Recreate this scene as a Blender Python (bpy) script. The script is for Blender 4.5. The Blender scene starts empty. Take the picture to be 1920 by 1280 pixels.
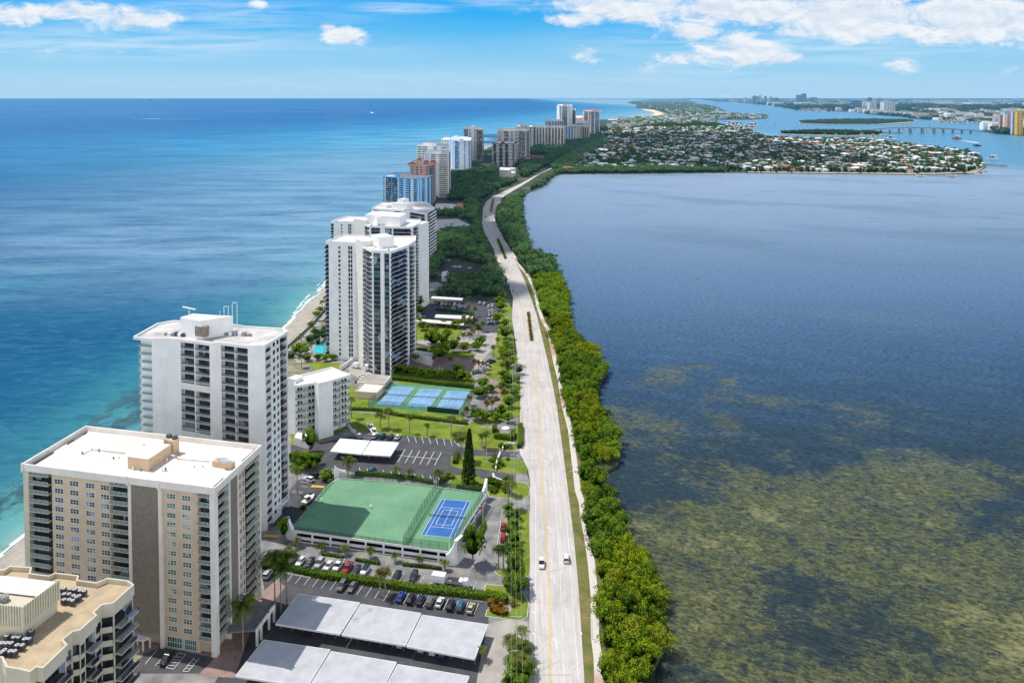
import bpy, math, random
import numpy as np
random.seed(7); RNG = np.random.default_rng(7)
R = math.radians
S = bpy.context.scene; COL = S.collection
# ---------- camera model: drone at 150 m over the ground, used to turn photo pixels into ground points
F, H, PIT, CY = 1470.0, 150.0, R(2.0), 234.3
CP, SP = math.cos(PIT), math.sin(PIT)
def ray(px, py):
    x = (px - 960) / F; v = (py - CY) / F
    return (x, CP - v * SP, -SP - v * CP)
def P(px, py, z=0.0):
    d = ray(px, py); t = (z - H) / d[2]
    return (d[0] * t, d[1] * t)
def P3(px, py, z=0.0):
    a = P(px, py, z); return (a[0], a[1], z)
def proj(x, y, z):
    dz = z - H
    f = y * CP - dz * SP; u = y * SP + dz * CP
    return (960 + F * x / f, CY - F * u / f)
def Ztop(px, pyb, pyt):                    # height of a vertical edge whose foot is at (px,pyb) and head at (px,pyt)
    x, y = P(px, pyb); d = ray(px, pyt); return H + d[2] / d[1] * y
def Pq(o, s):                              # points read off a zoomed crop: origin o, scale s
    return lambda x, y, z=0.0: P(o[0] + x / s, o[1] + y / s, z)
def onplane(A, B, px, py):                 # distance along A->B where the ray through the pixel meets the vertical plane
    d = ray(px, py); ux, uy = B[0] - A[0], B[1] - A[1]; L = math.hypot(ux, uy); ux /= L; uy /= L
    det = d[0] * (-uy) + ux * d[1]
    t = (A[0] * -uy + ux * A[1]) / det
    s = (d[0] * t - A[0]) / ux if abs(ux) > abs(uy) else (d[1] * t - A[1]) / uy
    return s

# ---------- node materials
class NT:
    def __init__(s, tree): s.t = tree; s.n = tree.nodes; s.l = tree.links
    def new(s, typ, **kw):
        n = s.n.new(typ)
        for k, v in kw.items(): setattr(n, k, v)
        return n
    def link(s, a, b): s.l.new(a, b)
    def val(s, sock, v):
        if hasattr(v, 'is_output') or isinstance(v, bpy.types.NodeSocket): s.l.new(v, sock)
        else: sock.default_value = v
    def math(s, op, a, b=0.0, c=None, clamp=False):
        n = s.new('ShaderNodeMath', operation=op); n.use_clamp = clamp
        s.val(n.inputs[0], a); s.val(n.inputs[1], b)
        if c is not None: s.val(n.inputs[2], c)
        return n.outputs[0]
    def noise(s, vec, scale, detail=3, rough=.5, dist=0.0):
        n = s.new('ShaderNodeTexNoise'); s.l.new(vec, n.inputs['Vector'])
        n.inputs['Scale'].default_value = scale; n.inputs['Detail'].default_value = detail
        n.inputs['Roughness'].default_value = rough; n.inputs['Distortion'].default_value = dist
        return n.outputs[0]
    def ramp(s, fac, stops, interp='LINEAR'):
        n = s.new('ShaderNodeValToRGB'); cr = n.color_ramp; cr.interpolation = interp
        while len(cr.elements) < len(stops): cr.elements.new(.5)
        for e, (p, c) in zip(cr.elements, stops):
            e.position = p; e.color = (c[0], c[1], c[2], 1) if not isinstance(c, (int, float)) else (c, c, c, 1)
        s.val(n.inputs[0], fac); return n.outputs[0]
    def mix(s, fac, a, b, mode='MIX'):
        n = s.new('ShaderNodeMix', data_type='RGBA', blend_type=mode); n.clamp_factor = True
        s.val(n.inputs[0], fac)
        for k, v in ((6, a), (7, b)):
            if isinstance(v, tuple): n.inputs[k].default_value = (v[0], v[1], v[2], 1)
            elif isinstance(v, (int, float)): n.inputs[k].default_value = (v, v, v, 1)
            else: s.l.new(v, n.inputs[k])
        return n.outputs[2]
    def maprange(s, v, a, b, c=0.0, d=1.0, smooth=False):
        n = s.new('ShaderNodeMapRange'); n.clamp = True
        if smooth: n.interpolation_type = 'SMOOTHSTEP'
        s.val(n.inputs[0], v)
        for i, q in zip((1, 2, 3, 4), (a, b, c, d)): n.inputs[i].default_value = q
        return n.outputs[0]
    def xyz(s, vec):
        n = s.new('ShaderNodeSeparateXYZ'); s.l.new(vec, n.inputs[0]); return n.outputs
    def scalev(s, vec, v):
        n = s.new('ShaderNodeMapping'); s.l.new(vec, n.inputs[0]); n.inputs['Scale'].default_value = v; return n.outputs[0]

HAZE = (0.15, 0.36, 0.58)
def new_mat(name):
    m = bpy.data.materials.new(name); m.use_nodes = True; m.cycles.emission_sampling = 'NONE'
    nt = NT(m.node_tree); nt.n.clear(); return m, nt
def finish(nt, shader, haze=0.0):
    out = nt.new('ShaderNodeOutputMaterial')
    if haze:                                # aerial haze painted on as blue emission, stronger with the surface's distance
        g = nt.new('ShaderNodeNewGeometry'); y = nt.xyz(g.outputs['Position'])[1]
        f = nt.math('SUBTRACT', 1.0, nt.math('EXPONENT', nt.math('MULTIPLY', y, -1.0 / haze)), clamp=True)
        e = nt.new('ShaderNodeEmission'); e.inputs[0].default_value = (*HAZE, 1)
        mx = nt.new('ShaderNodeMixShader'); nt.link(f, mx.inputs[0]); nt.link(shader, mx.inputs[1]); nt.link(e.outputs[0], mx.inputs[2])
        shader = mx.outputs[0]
    nt.link(shader, out.inputs[0])
def bsdf(nt, color, rough=.6, metal=0.0, spec=.5, normal=None):
    b = nt.new('ShaderNodeBsdfPrincipled')
    if isinstance(color, tuple): b.inputs['Base Color'].default_value = (*color[:3], 1)
    else: nt.link(color, b.inputs['Base Color'])
    nt.val(b.inputs['Roughness'], rough); b.inputs['Metallic'].default_value = metal
    b.inputs['Specular IOR Level'].default_value = spec
    if normal is not None: nt.link(normal, b.inputs['Normal'])
    return b.outputs[0]
MATS = {}
def M(name, c=None, rough=.6, var=.10, scale=.6, metal=0.0, haze=0.0, streak=0.0, c2=None, fine=0.0, spec=.4, stain=0.0):
    if name in MATS: return MATS[name]
    m, nt = new_mat(name); pos = nt.new('ShaderNodeNewGeometry').outputs['Position']
    n1 = nt.noise(pos, scale, 4, .6)
    if c2 is None: c2 = tuple(min(1, k * (1 - 2.2 * var)) for k in c)
    c1 = tuple(min(1, k * (1 + .5 * var)) for k in c)
    col = nt.mix(nt.maprange(n1, .32, .68), c2, c1)
    if fine: col = nt.mix(nt.maprange(nt.noise(pos, scale * 14, 2), .3, .7, 0, fine), col, tuple(k * .45 for k in c))
    if streak:
        st = nt.noise(nt.scalev(pos, (.9, .9, .05)), 1.6, 3)
        col = nt.mix(nt.maprange(st, .5, .8, 0, streak), col, tuple(k * .55 for k in c))
    if stain:
        sn = nt.math('MULTIPLY', nt.maprange(nt.noise(pos, .18, 3, .5), .60, .72, 0, 1, True), nt.maprange(nt.noise(pos, 1.6, 5, .75), .35, .65, .2, 1)); col = nt.mix(nt.math('MULTIPLY', sn, stain), col, tuple(k * .35 for k in c))
    finish(nt, bsdf(nt, col, rough, metal, spec), haze); MATS[name] = m; return m

# ---------- mesh building
class MB:
    def __init__(s): s.v = []; s.f = []; s.m = []
    def add(s, vs, fs, mi=0):
        o = len(s.v); s.v += [tuple(p) for p in vs]; s.f += [tuple(i + o for i in f) for f in fs]; s.m += [mi] * len(fs); return s
    def box(s, x0, x1, y0, y1, z0, z1, mi=0):
        v = [(x0, y0, z0), (x1, y0, z0), (x1, y1, z0), (x0, y1, z0), (x0, y0, z1), (x1, y0, z1), (x1, y1, z1), (x0, y1, z1)]
        return s.add(v, [(3, 2, 1, 0), (4, 5, 6, 7), (0, 1, 5, 4), (1, 2, 6, 5), (2, 3, 7, 6), (3, 0, 4, 7)], mi)
    def prism(s, poly, z0, z1, mi=0, top=True, bot=False, z1s=None):
        n = len(poly); a = sum(poly[i][0] * poly[(i + 1) % n][1] - poly[(i + 1) % n][0] * poly[i][1] for i in range(n))
        if a < 0: poly = poly[::-1]
        v = [(p[0], p[1], z0) for p in poly] + [(p[0], p[1], z1) for p in poly]
        f = [(i, (i + 1) % n, n + (i + 1) % n, n + i) for i in range(n)]
        if top: f.append(tuple(range(n, 2 * n)))
        if bot: f.append(tuple(range(n - 1, -1, -1)))
        return s.add(v, f, mi)
    def quad(s, a, b, c, d, mi=0): return s.add([a, b, c, d], [(0, 1, 2, 3)], mi)
    def hexa(s, b, t, mi=0):                 # 4 bottom, 4 top points
        return s.add(list(b) + list(t), [(3, 2, 1, 0), (4, 5, 6, 7), (0, 1, 5, 4), (1, 2, 6, 5), (2, 3, 7, 6), (3, 0, 4, 7)], mi)
    def cyl(s, x, y, z0, z1, r0, r1=None, n=8, mi=0, cap=True):
        r1 = r0 if r1 is None else r1
        v = [(x + r * math.cos(2 * math.pi * i / n), y + r * math.sin(2 * math.pi * i / n), z) for r, z in ((r0, z0), (r1, z1)) for i in range(n)]
        f = [(i, (i + 1) % n, n + (i + 1) % n, n + i) for i in range(n)]
        if cap: f += [tuple(range(n, 2 * n))]
        return s.add(v, f, mi)
    def tube(s, pts, rs, n=6, mi=0):
        V = []; Fc = []
        from mathutils import Vector
        for k, p in enumerate(pts):
            a = Vector(pts[max(0, k - 1)]); b = Vector(pts[min(len(pts) - 1, k + 1)]); d = (b - a).normalized()
            u = d.cross(Vector((0, 0, 1)) if abs(d.z) < .9 else Vector((1, 0, 0))).normalized(); w = d.cross(u)
            r = rs[k] if isinstance(rs, (list, tuple)) else rs
            for i in range(n):
                q = Vector(p) + (u * math.cos(2 * math.pi * i / n) + w * math.sin(2 * math.pi * i / n)) * r; V.append(tuple(q))
        for k in range(len(pts) - 1):
            for i in range(n): Fc.append((k * n + i, k * n + (i + 1) % n, (k + 1) * n + (i + 1) % n, (k + 1) * n + i))
        Fc.append(tuple(range((len(pts) - 1) * n, len(pts) * n))); Fc.append(tuple(range(n - 1, -1, -1)))
        return s.add(V, Fc, mi)
    def merge(s, o, loc=(0, 0, 0), rz=0.0, sc=(1, 1, 1)):
        c, q = math.cos(rz), math.sin(rz); k = len(s.v)
        s.v += [(loc[0] + c * x * sc[0] - q * y * sc[1], loc[1] + q * x * sc[0] + c * y * sc[1], loc[2] + z * sc[2]) for x, y, z in o.v]
        s.f += [tuple(i + k for i in f) for f in o.f]; s.m += o.m; return s
    def mesh(s, name, mats):
        me = bpy.data.meshes.new(name); me.from_pydata(s.v, [], s.f)
        mats = mats if isinstance(mats, (list, tuple)) else [mats]
        for m in mats: me.materials.append(m)
        if len(mats) > 1: me.polygons.foreach_set('material_index', s.m)
        me.update(); return me
    def build(s, name, mats, parent=None, loc=(0, 0, 0), rz=0.0):
        return link(name, s.mesh(name, mats), parent, loc, rz)
def link(name, me, parent=None, loc=(0, 0, 0), rz=0.0, sc=None):
    o = bpy.data.objects.new(name, me); COL.objects.link(o); o.location = loc; o.rotation_euler = (0, 0, rz)
    if sc: o.scale = sc
    if parent: o.parent = parent
    return o
def tag(o, label=None, cat=None, group=None, kind=None):
    if label: o['label'] = label
    if cat: o['category'] = cat
    if group: o['group'] = group
    if kind: o['kind'] = kind
    return o
def thing(name, label, cat, loc=(0, 0, 0), rz=0.0, group=None):
    return tag(link(name, None, None, loc, rz), label, cat, group)
def struct(name, mb, mat):
    return tag(mb.build(name, mat), kind='structure')
def dup(o, loc=None, rz=None, sc=None, label=None, parent=None):
    c = o.copy(); COL.objects.link(c)
    if loc is not None: c.location = loc
    if rz is not None: c.rotation_euler = (0, 0, rz)
    if sc is not None: c.scale = sc if isinstance(sc, tuple) else (sc, sc, sc)
    if label: c['label'] = label
    if parent: c.parent = parent
    for ch in list(o.children): dup(ch, parent=c)
    return c
def sheet(pts, z):                            # flat polygon
    mb = MB(); n = len(pts); a = sum(pts[i][0] * pts[(i + 1) % n][1] - pts[(i + 1) % n][0] * pts[i][1] for i in range(n))
    if a < 0: pts = pts[::-1]
    return mb.add([(p[0], p[1], z) for p in pts], [tuple(range(n))])
def px(lst, z=0.0): return [P(a, b, z) for a, b in lst]
def strip(mb, line, w, z, h=0.0, mi=0):        # ribbon of width w along world points
    for k in range(len(line) - 1):
        a, b = line[k], line[k + 1]; d = (b[0] - a[0], b[1] - a[1]); L = math.hypot(*d) or 1; n = (-d[1] / L * w / 2, d[0] / L * w / 2)
        if h: mb.prism([(a[0] - n[0], a[1] - n[1]), (b[0] - n[0], b[1] - n[1]), (b[0] + n[0], b[1] + n[1]), (a[0] + n[0], a[1] + n[1])], z, z + h, mi)
        else: mb.quad((a[0] - n[0], a[1] - n[1], z), (b[0] - n[0], b[1] - n[1], z), (b[0] + n[0], b[1] + n[1], z), (a[0] + n[0], a[1] + n[1], z), mi)
    return mb
def ribbon(line, w, z):                        # smooth mitred ribbon
    mb = MB(); V = []; n = len(line)
    for k in range(n):
        a = line[max(0, k - 1)]; b = line[min(n - 1, k + 1)]; d = (b[0] - a[0], b[1] - a[1]); L = math.hypot(*d) or 1
        nx, ny = -d[1] / L * w / 2, d[0] / L * w / 2; V += [(line[k][0] + nx, line[k][1] + ny, z), (line[k][0] - nx, line[k][1] - ny, z)]
    return mb.add(V, [(2 * k, 2 * k + 1, 2 * k + 3, 2 * k + 2) for k in range(n - 1)])
def inpoly(x, y, poly):
    c = False; n = len(poly)
    for i in range(n):
        x1, y1 = poly[i]; x2, y2 = poly[(i + 1) % n]
        if (y1 > y) != (y2 > y) and x < (x2 - x1) * (y - y1) / (y2 - y1) + x1: c = not c
    return c
SUN = (-.52, .195, 1.0)
# ---------- camera, world, sun
cam = bpy.data.cameras.new('camera'); cam.lens = F / 1920 * 36; cam.sensor_width = 36; cam.clip_end = 400000; cam.clip_start = 1
cam.shift_y = -(640 - CY) / 1920
co = bpy.data.objects.new('camera', cam); COL.objects.link(co); co.location = (0, 0, H); co.rotation_euler = (R(90) - PIT, 0, 0); S.camera = co
sl = bpy.data.lights.new('sun', 'SUN'); sl.energy = 4.3; sl.angle = R(.5); sl.color = (1, .955, .88)
so = bpy.data.objects.new('sun', sl); COL.objects.link(so)
from mathutils import Vector, Matrix
sv = Vector(SUN).normalized(); so.rotation_euler = sv.to_track_quat('Z', 'Y').to_euler()
S.view_settings.view_transform = 'Standard'; S.view_settings.look = 'None'; S.view_settings.exposure = 0
STR = .12
def make_world():
    w = bpy.data.worlds.new('World'); S.world = w; w.use_nodes = True; nt = NT(w.node_tree); nt.n.clear()
    sky = nt.new('ShaderNodeTexSky', sky_type='NISHITA'); sky.sun_disc = False
    sky.sun_elevation = math.asin(sv.z); sky.sun_rotation = math.atan2(sv.x, sv.y); sky.altitude = 100; sky.air_density = 1.0; sky.dust_density = .6; sky.ozone_density = 2.0
    tc = nt.new('ShaderNodeTexCoord').outputs['Generated']; x, y, z = nt.xyz(tc)
    ys = nt.math('MAXIMUM', y, .05)
    U = nt.math('DIVIDE', x, ys); V = nt.math('DIVIDE', z, ys)
    # overhead tint is added fill; visible sky strong blue aloft, pale at the horizon
    tint = nt.ramp(nt.maprange(z, 0, .6), [(0, (.9, 1, 1.1)), (.3, (.8, .95, 1.15)), (.7, (1.25, 1.12, 1.0)), (1, (1.3, 1.15, 1.0))])
    nish = nt.mix(1.0, sky.outputs[0], tint, 'MULTIPLY')
    band = nt.ramp(nt.maprange(z, 0, .16), [(0, (.41, .67, .93)), (.14, (.36, .66, .92)), (.28, (.27, .62, .91)), (.40, (.19, .57, .91)), (.52, (.09, .50, .92)), (.66, (.015, .43, .93)), (1, (.01, .36, .88))])
    sc = nt.new('ShaderNodeVectorMath', operation='SCALE'); nt.link(band, sc.inputs[0]); sc.inputs['Scale'].default_value = 1 / STR
    base = nt.mix(nt.maprange(z, .16, .40, .93, 0, True), nish, sc.outputs[0])
    # added fill light: a bright unseen band low in the sky behind the camera
    az = nt.maprange(nt.math('SUBTRACT', y, nt.math('MULTIPLY', x, .25)), .30, -.35, 0, 1, True)
    bank = nt.math('MULTIPLY', az, nt.maprange(z, .75, .25, 0, 1, True))
    base = nt.mix(nt.math('MULTIPLY', bank, .85), base, (2.0 / STR, 2.04 / STR, 2.12 / STR))
    fwd = nt.math('GREATER_THAN', y, .05)
    cv = nt.new('ShaderNodeCombineXYZ'); nt.link(U, cv.inputs[0]); nt.link(nt.math('MULTIPLY', V, 2.2), cv.inputs[1]); cv = cv.outputs[0]
    def uv(px_, py_): d = ray(px_, py_); return d[0] / d[1], d[2] / d[1]
    def field(blobs):
        tot = None
        for (a, b, rx, ry, st) in blobs:
            u0, v0 = uv(a, b); m = nt.new('ShaderNodeMapping', vector_type='POINT')
            m.inputs['Location'].default_value = (-u0 * F / rx, -v0 * F / ry, 0); m.inputs['Scale'].default_value = (F / rx, F / ry, 0)
            nt.link(nt_uv, m.inputs[0]); ln = nt.new('ShaderNodeVectorMath', operation='LENGTH'); nt.link(m.outputs[0], ln.inputs[0])
            g = nt.maprange(ln.outputs['Value'], 1.5, .0, 0, st, True)
            tot = g if tot is None else nt.math('MAXIMUM', tot, g)
        return tot
    c0 = nt.new('ShaderNodeCombineXYZ'); nt.link(U, c0.inputs[0]); nt.link(V, c0.inputs[1]); nt_uv = c0.outputs[0]
    cum = [(250, 38, 95, 22, 1), (130, 22, 170, 22, .9), (20, 28, 120, 26, .8), (645, 66, 50, 20, 1.0), (615, 52, 25, 12, .8), (672, 78, 28, 14, .8), (1085, 36, 70, 18, .95), (1290, 50, 60, 20, .8), (1190, 14, 210, 26, .95),
           (1380, 20, 190, 40, 1.05), (1600, 34, 190, 50, 1.15), (1840, 34, 210, 58, 1.25), (1480, 20, 160, 34, 1.05), (1490, 62, 60, 14, .85), (1340, 102, 55, 30, .85), (1275, 108, 50, 15, .95), (1400, 98, 80, 32, 1.0), (1300, 60, 80, 22, .9), (1460, 112, 55, 16, .8), (1385, 70, 60, 26, .8), (1200, 30, 120, 24, .8), (1730, 55, 190, 22, .95), (1560, 50, 120, 24, .9), (1100, 105, 34, 18, .66), (1690, 122, 40, 20, .62), (1215, 128, 40, 14, .5), (485, 8, 26, 12, .7), (215, 98, 60, 8, .42), (110, 95, 60, 8, .42)]
    wis = [(750, 15, 110, 11, 1.0), (930, 5, 90, 9, .7), (350, 28, 330, 34, .62), (250, 80, 420, 34, .7), (900, 150, 900, 22, .25), (1150, 8, 250, 14, .7), (1500, 85, 420, 40, .65), (500, 95, 300, 20, .34), (1350, 125, 170, 22, .42)]
    n1 = nt.noise(cv, 20, 8, .68, .5)
    d1 = nt.math('MULTIPLY_ADD', n1, 1.9, -.95)
    dens = nt.math('ADD', field(cum), d1)
    a1 = nt.maprange(dens, .22, .86, 0, 1, True)
    nw = nt.noise(nt.scalev(cv, (6, 34, 1)), 1.3, 5, .6, .5)
    a2 = nt.math('MULTIPLY', field(wis), nt.maprange(nw, .30, .66, 0, .85, True))
    # brightness inside the cumulus: lit tops, bluish bases (compare density a little higher up)
    up = nt.new('ShaderNodeMapping'); up.inputs['Location'].default_value = (.004, .018, 0); nt.link(cv, up.inputs[0])
    n2 = nt.noise(up.outputs[0], 20, 6, .68, .5); lit = nt.maprange(nt.math('SUBTRACT', n1, n2), -.16, .14)
    K = 1 / STR
    ccol = nt.mix(lit, (.60 * K, .72 * K, .88 * K), (1.0 * K, 1.0 * K, 1.0 * K))
    thick = nt.maprange(dens, .5, .95); ccol = nt.mix(nt.math('MULTIPLY', thick, .35), ccol, (.72 * K, .80 * K, .90 * K))
    c1 = nt.mix(nt.math('MULTIPLY', a2, fwd), base, (.74 * K, .88 * K, 1.0 * K))
    c2 = nt.mix(nt.math('MULTIPLY', nt.math('MULTIPLY', a1, fwd), .96), c1, ccol)
    bg = nt.new('ShaderNodeBackground'); nt.link(c2, bg.inputs[0]); bg.inputs[1].default_value = STR
    o = nt.new('ShaderNodeOutputWorld'); nt.link(bg.outputs[0], o.inputs[0])
make_world()

# ---------- water
def coast(y):                                  # x of the ocean's edge at distance y
    pts = [(-500, -160), (150, -165), (251, -165), (330, -160), (502, -146), (611, -146), (1200, -152), (1700, -140), (2368, -84), (3100, 60), (4300, 420), (5247, 700)]
    for (a, xa), (b, xb) in zip(pts, pts[1:]):
        if y <= b: return xa + (xb - xa) * (y - a) / (b - a)
    return 714 + (y - 5247) * .25
def make_sea():
    m, nt = new_mat('sea_water'); pos = nt.new('ShaderNodeNewGeometry').outputs['Position']; x, y, z = nt.xyz(pos)
    ct = nt.new('ShaderNodeFloatCurve')
    # distance off the beach: piecewise coast as a curve of y
    c = ct.mapping.curves[0]; ys = [0, 251, 502, 1200, 1700, 2368, 3100, 4300, 5247, 8000, 12000]
    pts = [((yy) / 12000, (coast(yy) + 400) / 3600) for yy in ys]
    c.points[0].location = pts[0]; c.points[1].location = pts[-1]
    for p in pts[1:-1]: c.points.new(*p)
    for p in c.points: p.handle_type = 'VECTOR'
    ct.mapping.update(); nt.link(nt.math('DIVIDE', y, 12000, clamp=True), ct.inputs['Value'])
    cx = nt.math('MULTIPLY_ADD', ct.outputs[0], 3600, -400)
    wob = nt.math('MULTIPLY_ADD', nt.noise(nt.scalev(pos, (1, .25, 1)), .012, 4, .6), 60, -30)
    d = nt.math('SUBTRACT', cx, x); dw = nt.math('ADD', d, nt.math('MULTIPLY', wob, nt.maprange(d, 0, 90, .12, 1.3)))
    near = nt.ramp(nt.maprange(dw, -2, 400), [(0, (.55, .56, .44)), (.010, (.34, .46, .38)), (.035, (.12, .34, .32)), (.10, (.042, .21, .24)), (.19, (.016, .125, .20)), (.34, (.008, .085, .175)), (1, (.006, .060, .15))])
    # farther down the coast the shallows are broad and pale cyan
    far = nt.ramp(nt.maprange(dw, -2, 2600), [(0, (.42, .56, .54)), (.03, (.26, .50, .55)), (.10, (.16, .44, .54)), (.28, (.07, .32, .48)), (.5, (.025, .18, .36)), (.8, (.008, .11, .28)), (1, (.006, .09, .26))])
    col = nt.mix(nt.maprange(y, 700, 2800, 0, 1, True), near, far)
    deep = nt.mix(nt.maprange(nt.noise(nt.scalev(pos, (.25, 1, 1)), .0016, 4, .6), .42, .62), (.004, .085, .27), (.03, .17, .33))
    col = nt.mix(nt.math('MULTIPLY', nt.maprange(y, 3500, 9000), nt.maprange(d, 300, 3800, .15, 1, True)), col, deep)
    col = nt.mix(nt.maprange(y, 40000, 110000, 0, .75), col, (.05, .28, .48))
    # pale sand bar off the second tower
    bar = nt.math('MULTIPLY', nt.maprange(nt.noise(nt.scalev(pos, (.5, 1.6, 1)), .022, 3), .45, .62, 0, .55, True), nt.math('MULTIPLY', nt.maprange(y, 480, 600, 0, 1, True), nt.math('MULTIPLY', nt.maprange(y, 760, 640, 0, 1, True), nt.maprange(dw, 170, 260, 0, 1, True))))
    col = nt.mix(bar, col, (.06, .32, .36))
    # reef rocks under water parallel to the beach
    rb = nt.math('MULTIPLY', nt.math('MULTIPLY', nt.maprange(dw, 12, 24, 0, 1, True), nt.maprange(dw, 46, 30, 0, 1, True)), nt.math('MULTIPLY', nt.maprange(nt.noise(nt.scalev(pos, (1, .5, 1)), .06, 5, .7), .48, .56, 0, 1, True), nt.maprange(y, 520, 400)))
    col = nt.mix(nt.math('MULTIPLY', rb, .85), col, (.05, .085, .075))
    # broad wind streaks, with cloud shade painted into the water colour
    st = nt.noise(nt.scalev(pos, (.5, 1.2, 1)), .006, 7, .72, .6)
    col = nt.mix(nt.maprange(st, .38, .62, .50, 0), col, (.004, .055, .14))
    # silvery sheen painted into the water colour beside the towers
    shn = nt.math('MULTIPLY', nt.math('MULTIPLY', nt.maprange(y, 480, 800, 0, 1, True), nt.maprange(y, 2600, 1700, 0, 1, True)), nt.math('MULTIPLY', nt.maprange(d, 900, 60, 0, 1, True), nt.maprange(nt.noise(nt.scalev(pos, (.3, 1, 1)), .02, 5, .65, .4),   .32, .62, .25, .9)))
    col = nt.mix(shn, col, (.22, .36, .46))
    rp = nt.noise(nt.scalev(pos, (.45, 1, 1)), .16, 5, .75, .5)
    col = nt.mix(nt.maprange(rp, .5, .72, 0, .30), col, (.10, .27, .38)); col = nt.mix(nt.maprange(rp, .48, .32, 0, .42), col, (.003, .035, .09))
    b = nt.new('ShaderNodeBump'); b.inputs['Strength'].default_value = .55; b.inputs['Distance'].default_value = .5
    nt.link(nt.math('ADD', nt.noise(nt.scalev(pos, (.5, 1, 1)), .35, 4, .65), nt.math('MULTIPLY', nt.noise(nt.scalev(pos, (.35, 1, 1)), .05, 3), 1.2)), b.inputs['Height'])
    df = nt.new('ShaderNodeBsdfDiffuse'); nt.link(col, df.inputs[0])
    gl = nt.new('ShaderNodeBsdfGlossy'); gl.inputs['Roughness'].default_value = .22; nt.link(b.outputs[0], gl.inputs['Normal']); gl.inputs[0].default_value = (.55, .8, 1, 1)
    fr = nt.new('ShaderNodeFresnel'); fr.inputs[0].default_value = 1.33; nt.link(b.outputs[0], fr.inputs['Normal'])
    mx = nt.new('ShaderNodeMixShader'); nt.link(nt.math('MULTIPLY', fr.outputs[0], .42), mx.inputs[0]); nt.link(df.outputs[0], mx.inputs[1]); nt.link(gl.outputs[0], mx.inputs[2])
    finish(nt, mx.outputs[0]); return m
def make_lagoon():
    m, nt = new_mat('lagoon_water'); pos = nt.new('ShaderNodeNewGeometry').outputs['Position']; x, y, z = nt.xyz(pos)
    rot = nt.new('ShaderNodeMapping'); rot.inputs['Rotation'].default_value = (0, 0, R(24)); nt.link(pos, rot.inputs[0]); rp = rot.outputs[0]
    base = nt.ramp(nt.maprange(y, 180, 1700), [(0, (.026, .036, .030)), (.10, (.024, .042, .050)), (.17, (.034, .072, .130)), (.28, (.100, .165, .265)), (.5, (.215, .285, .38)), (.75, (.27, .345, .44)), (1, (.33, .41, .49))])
    # seagrass and sand patches near the camera
    g1 = nt.noise(nt.scalev(rp, (.8, 1.15, 1)), .020, 6, .60, .5); g2 = nt.noise(nt.scalev(rp, (1, 1.15, 1)), .42, 4, .8, .8); g3 = nt.noise(rp, .085, 5, .7, .6)
    reach = nt.math('SUBTRACT', nt.maprange(nt.math('MULTIPLY_ADD', x, .55, y), 290, 560, 1.0, -.9), nt.maprange(x, 14, 75, .62, 0))
    gm = nt.math('MULTIPLY_ADD', reach, .40, nt.math('MULTIPLY_ADD', g1, 2.4, -1.2)); gm = nt.math('ADD', gm, nt.math('MULTIPLY_ADD', g3, 1.1, -.55))
    patch = nt.maprange(nt.math('ADD', gm, nt.math('MULTIPLY_ADD', g2, .8, -.4)), -.04, .42, 0, 1, True)
    grass = nt.mix(nt.maprange(g2, .35, .68), (.035, .044, .020), (.175, .18, .060))
    col = nt.mix(nt.math('MULTIPLY', patch, .85), base, grass)
    sand = nt.maprange(nt.math('ADD', gm, nt.math('MULTIPLY_ADD', g2, .6, -.3)), .46, .85, 0, .8, True)
    col = nt.mix(sand, col, (.25, .24, .10))
    # pale shoal far right
    sh = nt.math('MULTIPLY', nt.maprange(nt.noise(nt.scalev(rp, (.4, 1, 1)), .008, 4, .6), .48, .66, 0, .42, True), nt.math('MULTIPLY', nt.maprange(y, 380, 520), nt.maprange(x, 60, 200)))
    col = nt.mix(sh, col, (.10, .17, .20))
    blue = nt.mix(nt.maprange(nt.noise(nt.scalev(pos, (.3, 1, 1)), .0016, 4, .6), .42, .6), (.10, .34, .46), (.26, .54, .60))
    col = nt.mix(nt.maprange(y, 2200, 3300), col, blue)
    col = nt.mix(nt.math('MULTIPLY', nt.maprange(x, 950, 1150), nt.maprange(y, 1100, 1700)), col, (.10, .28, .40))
    # wind ripples
    wv = nt.noise(nt.scalev(rp, (.42, 1.25, 1)), .85, 3, .65, .3); wv2 = nt.noise(nt.scalev(rp, (.22, 1.1, 1)), .11, 3, .6, .3)
    far_k = nt.maprange(y, 250, 1300, 1, .3)
    rmix = nt.math('MULTIPLY', nt.maprange(nt.math('MULTIPLY_ADD', wv2, .35, nt.math('MULTIPLY', wv, .65)), .48, .64, 0, .55), nt.math('MULTIPLY', far_k, nt.maprange(y, 280, 460, .16, 1)))
    col = nt.mix(rmix, col, (.085, .165, .29))
    dk = nt.math('MULTIPLY', nt.maprange(wv, .52, .36, 0, .66), far_k); col = nt.mix(dk, col, (.008, .016, .030))
    b = nt.new('ShaderNodeBump'); b.inputs['Strength'].default_value = .7; b.inputs['Distance'].default_value = .35
    nt.link(nt.math('ADD', wv, nt.math('MULTIPLY', nt.noise(rp, .08, 3), .8)), b.inputs['Height'])
    df = nt.new('ShaderNodeBsdfDiffuse'); nt.link(col, df.inputs[0])
    gl = nt.new('ShaderNodeBsdfGlossy'); gl.inputs['Roughness'].default_value = .2; nt.link(b.outputs[0], gl.inputs['Normal']); gl.inputs[0].default_value = (.65, .82, 1, 1)
    fr = nt.new('ShaderNodeFresnel'); fr.inputs[0].default_value = 1.33; nt.link(b.outputs[0], fr.inputs['Normal'])
    mx = nt.new('ShaderNodeMixShader'); nt.link(nt.math('MULTIPLY', fr.outputs[0], .5), mx.inputs[0]); nt.link(df.outputs[0], mx.inputs[1]); nt.link(gl.outputs[0], mx.inputs[2])
    finish(nt, mx.outputs[0]); return m
BIG = 140000
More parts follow.
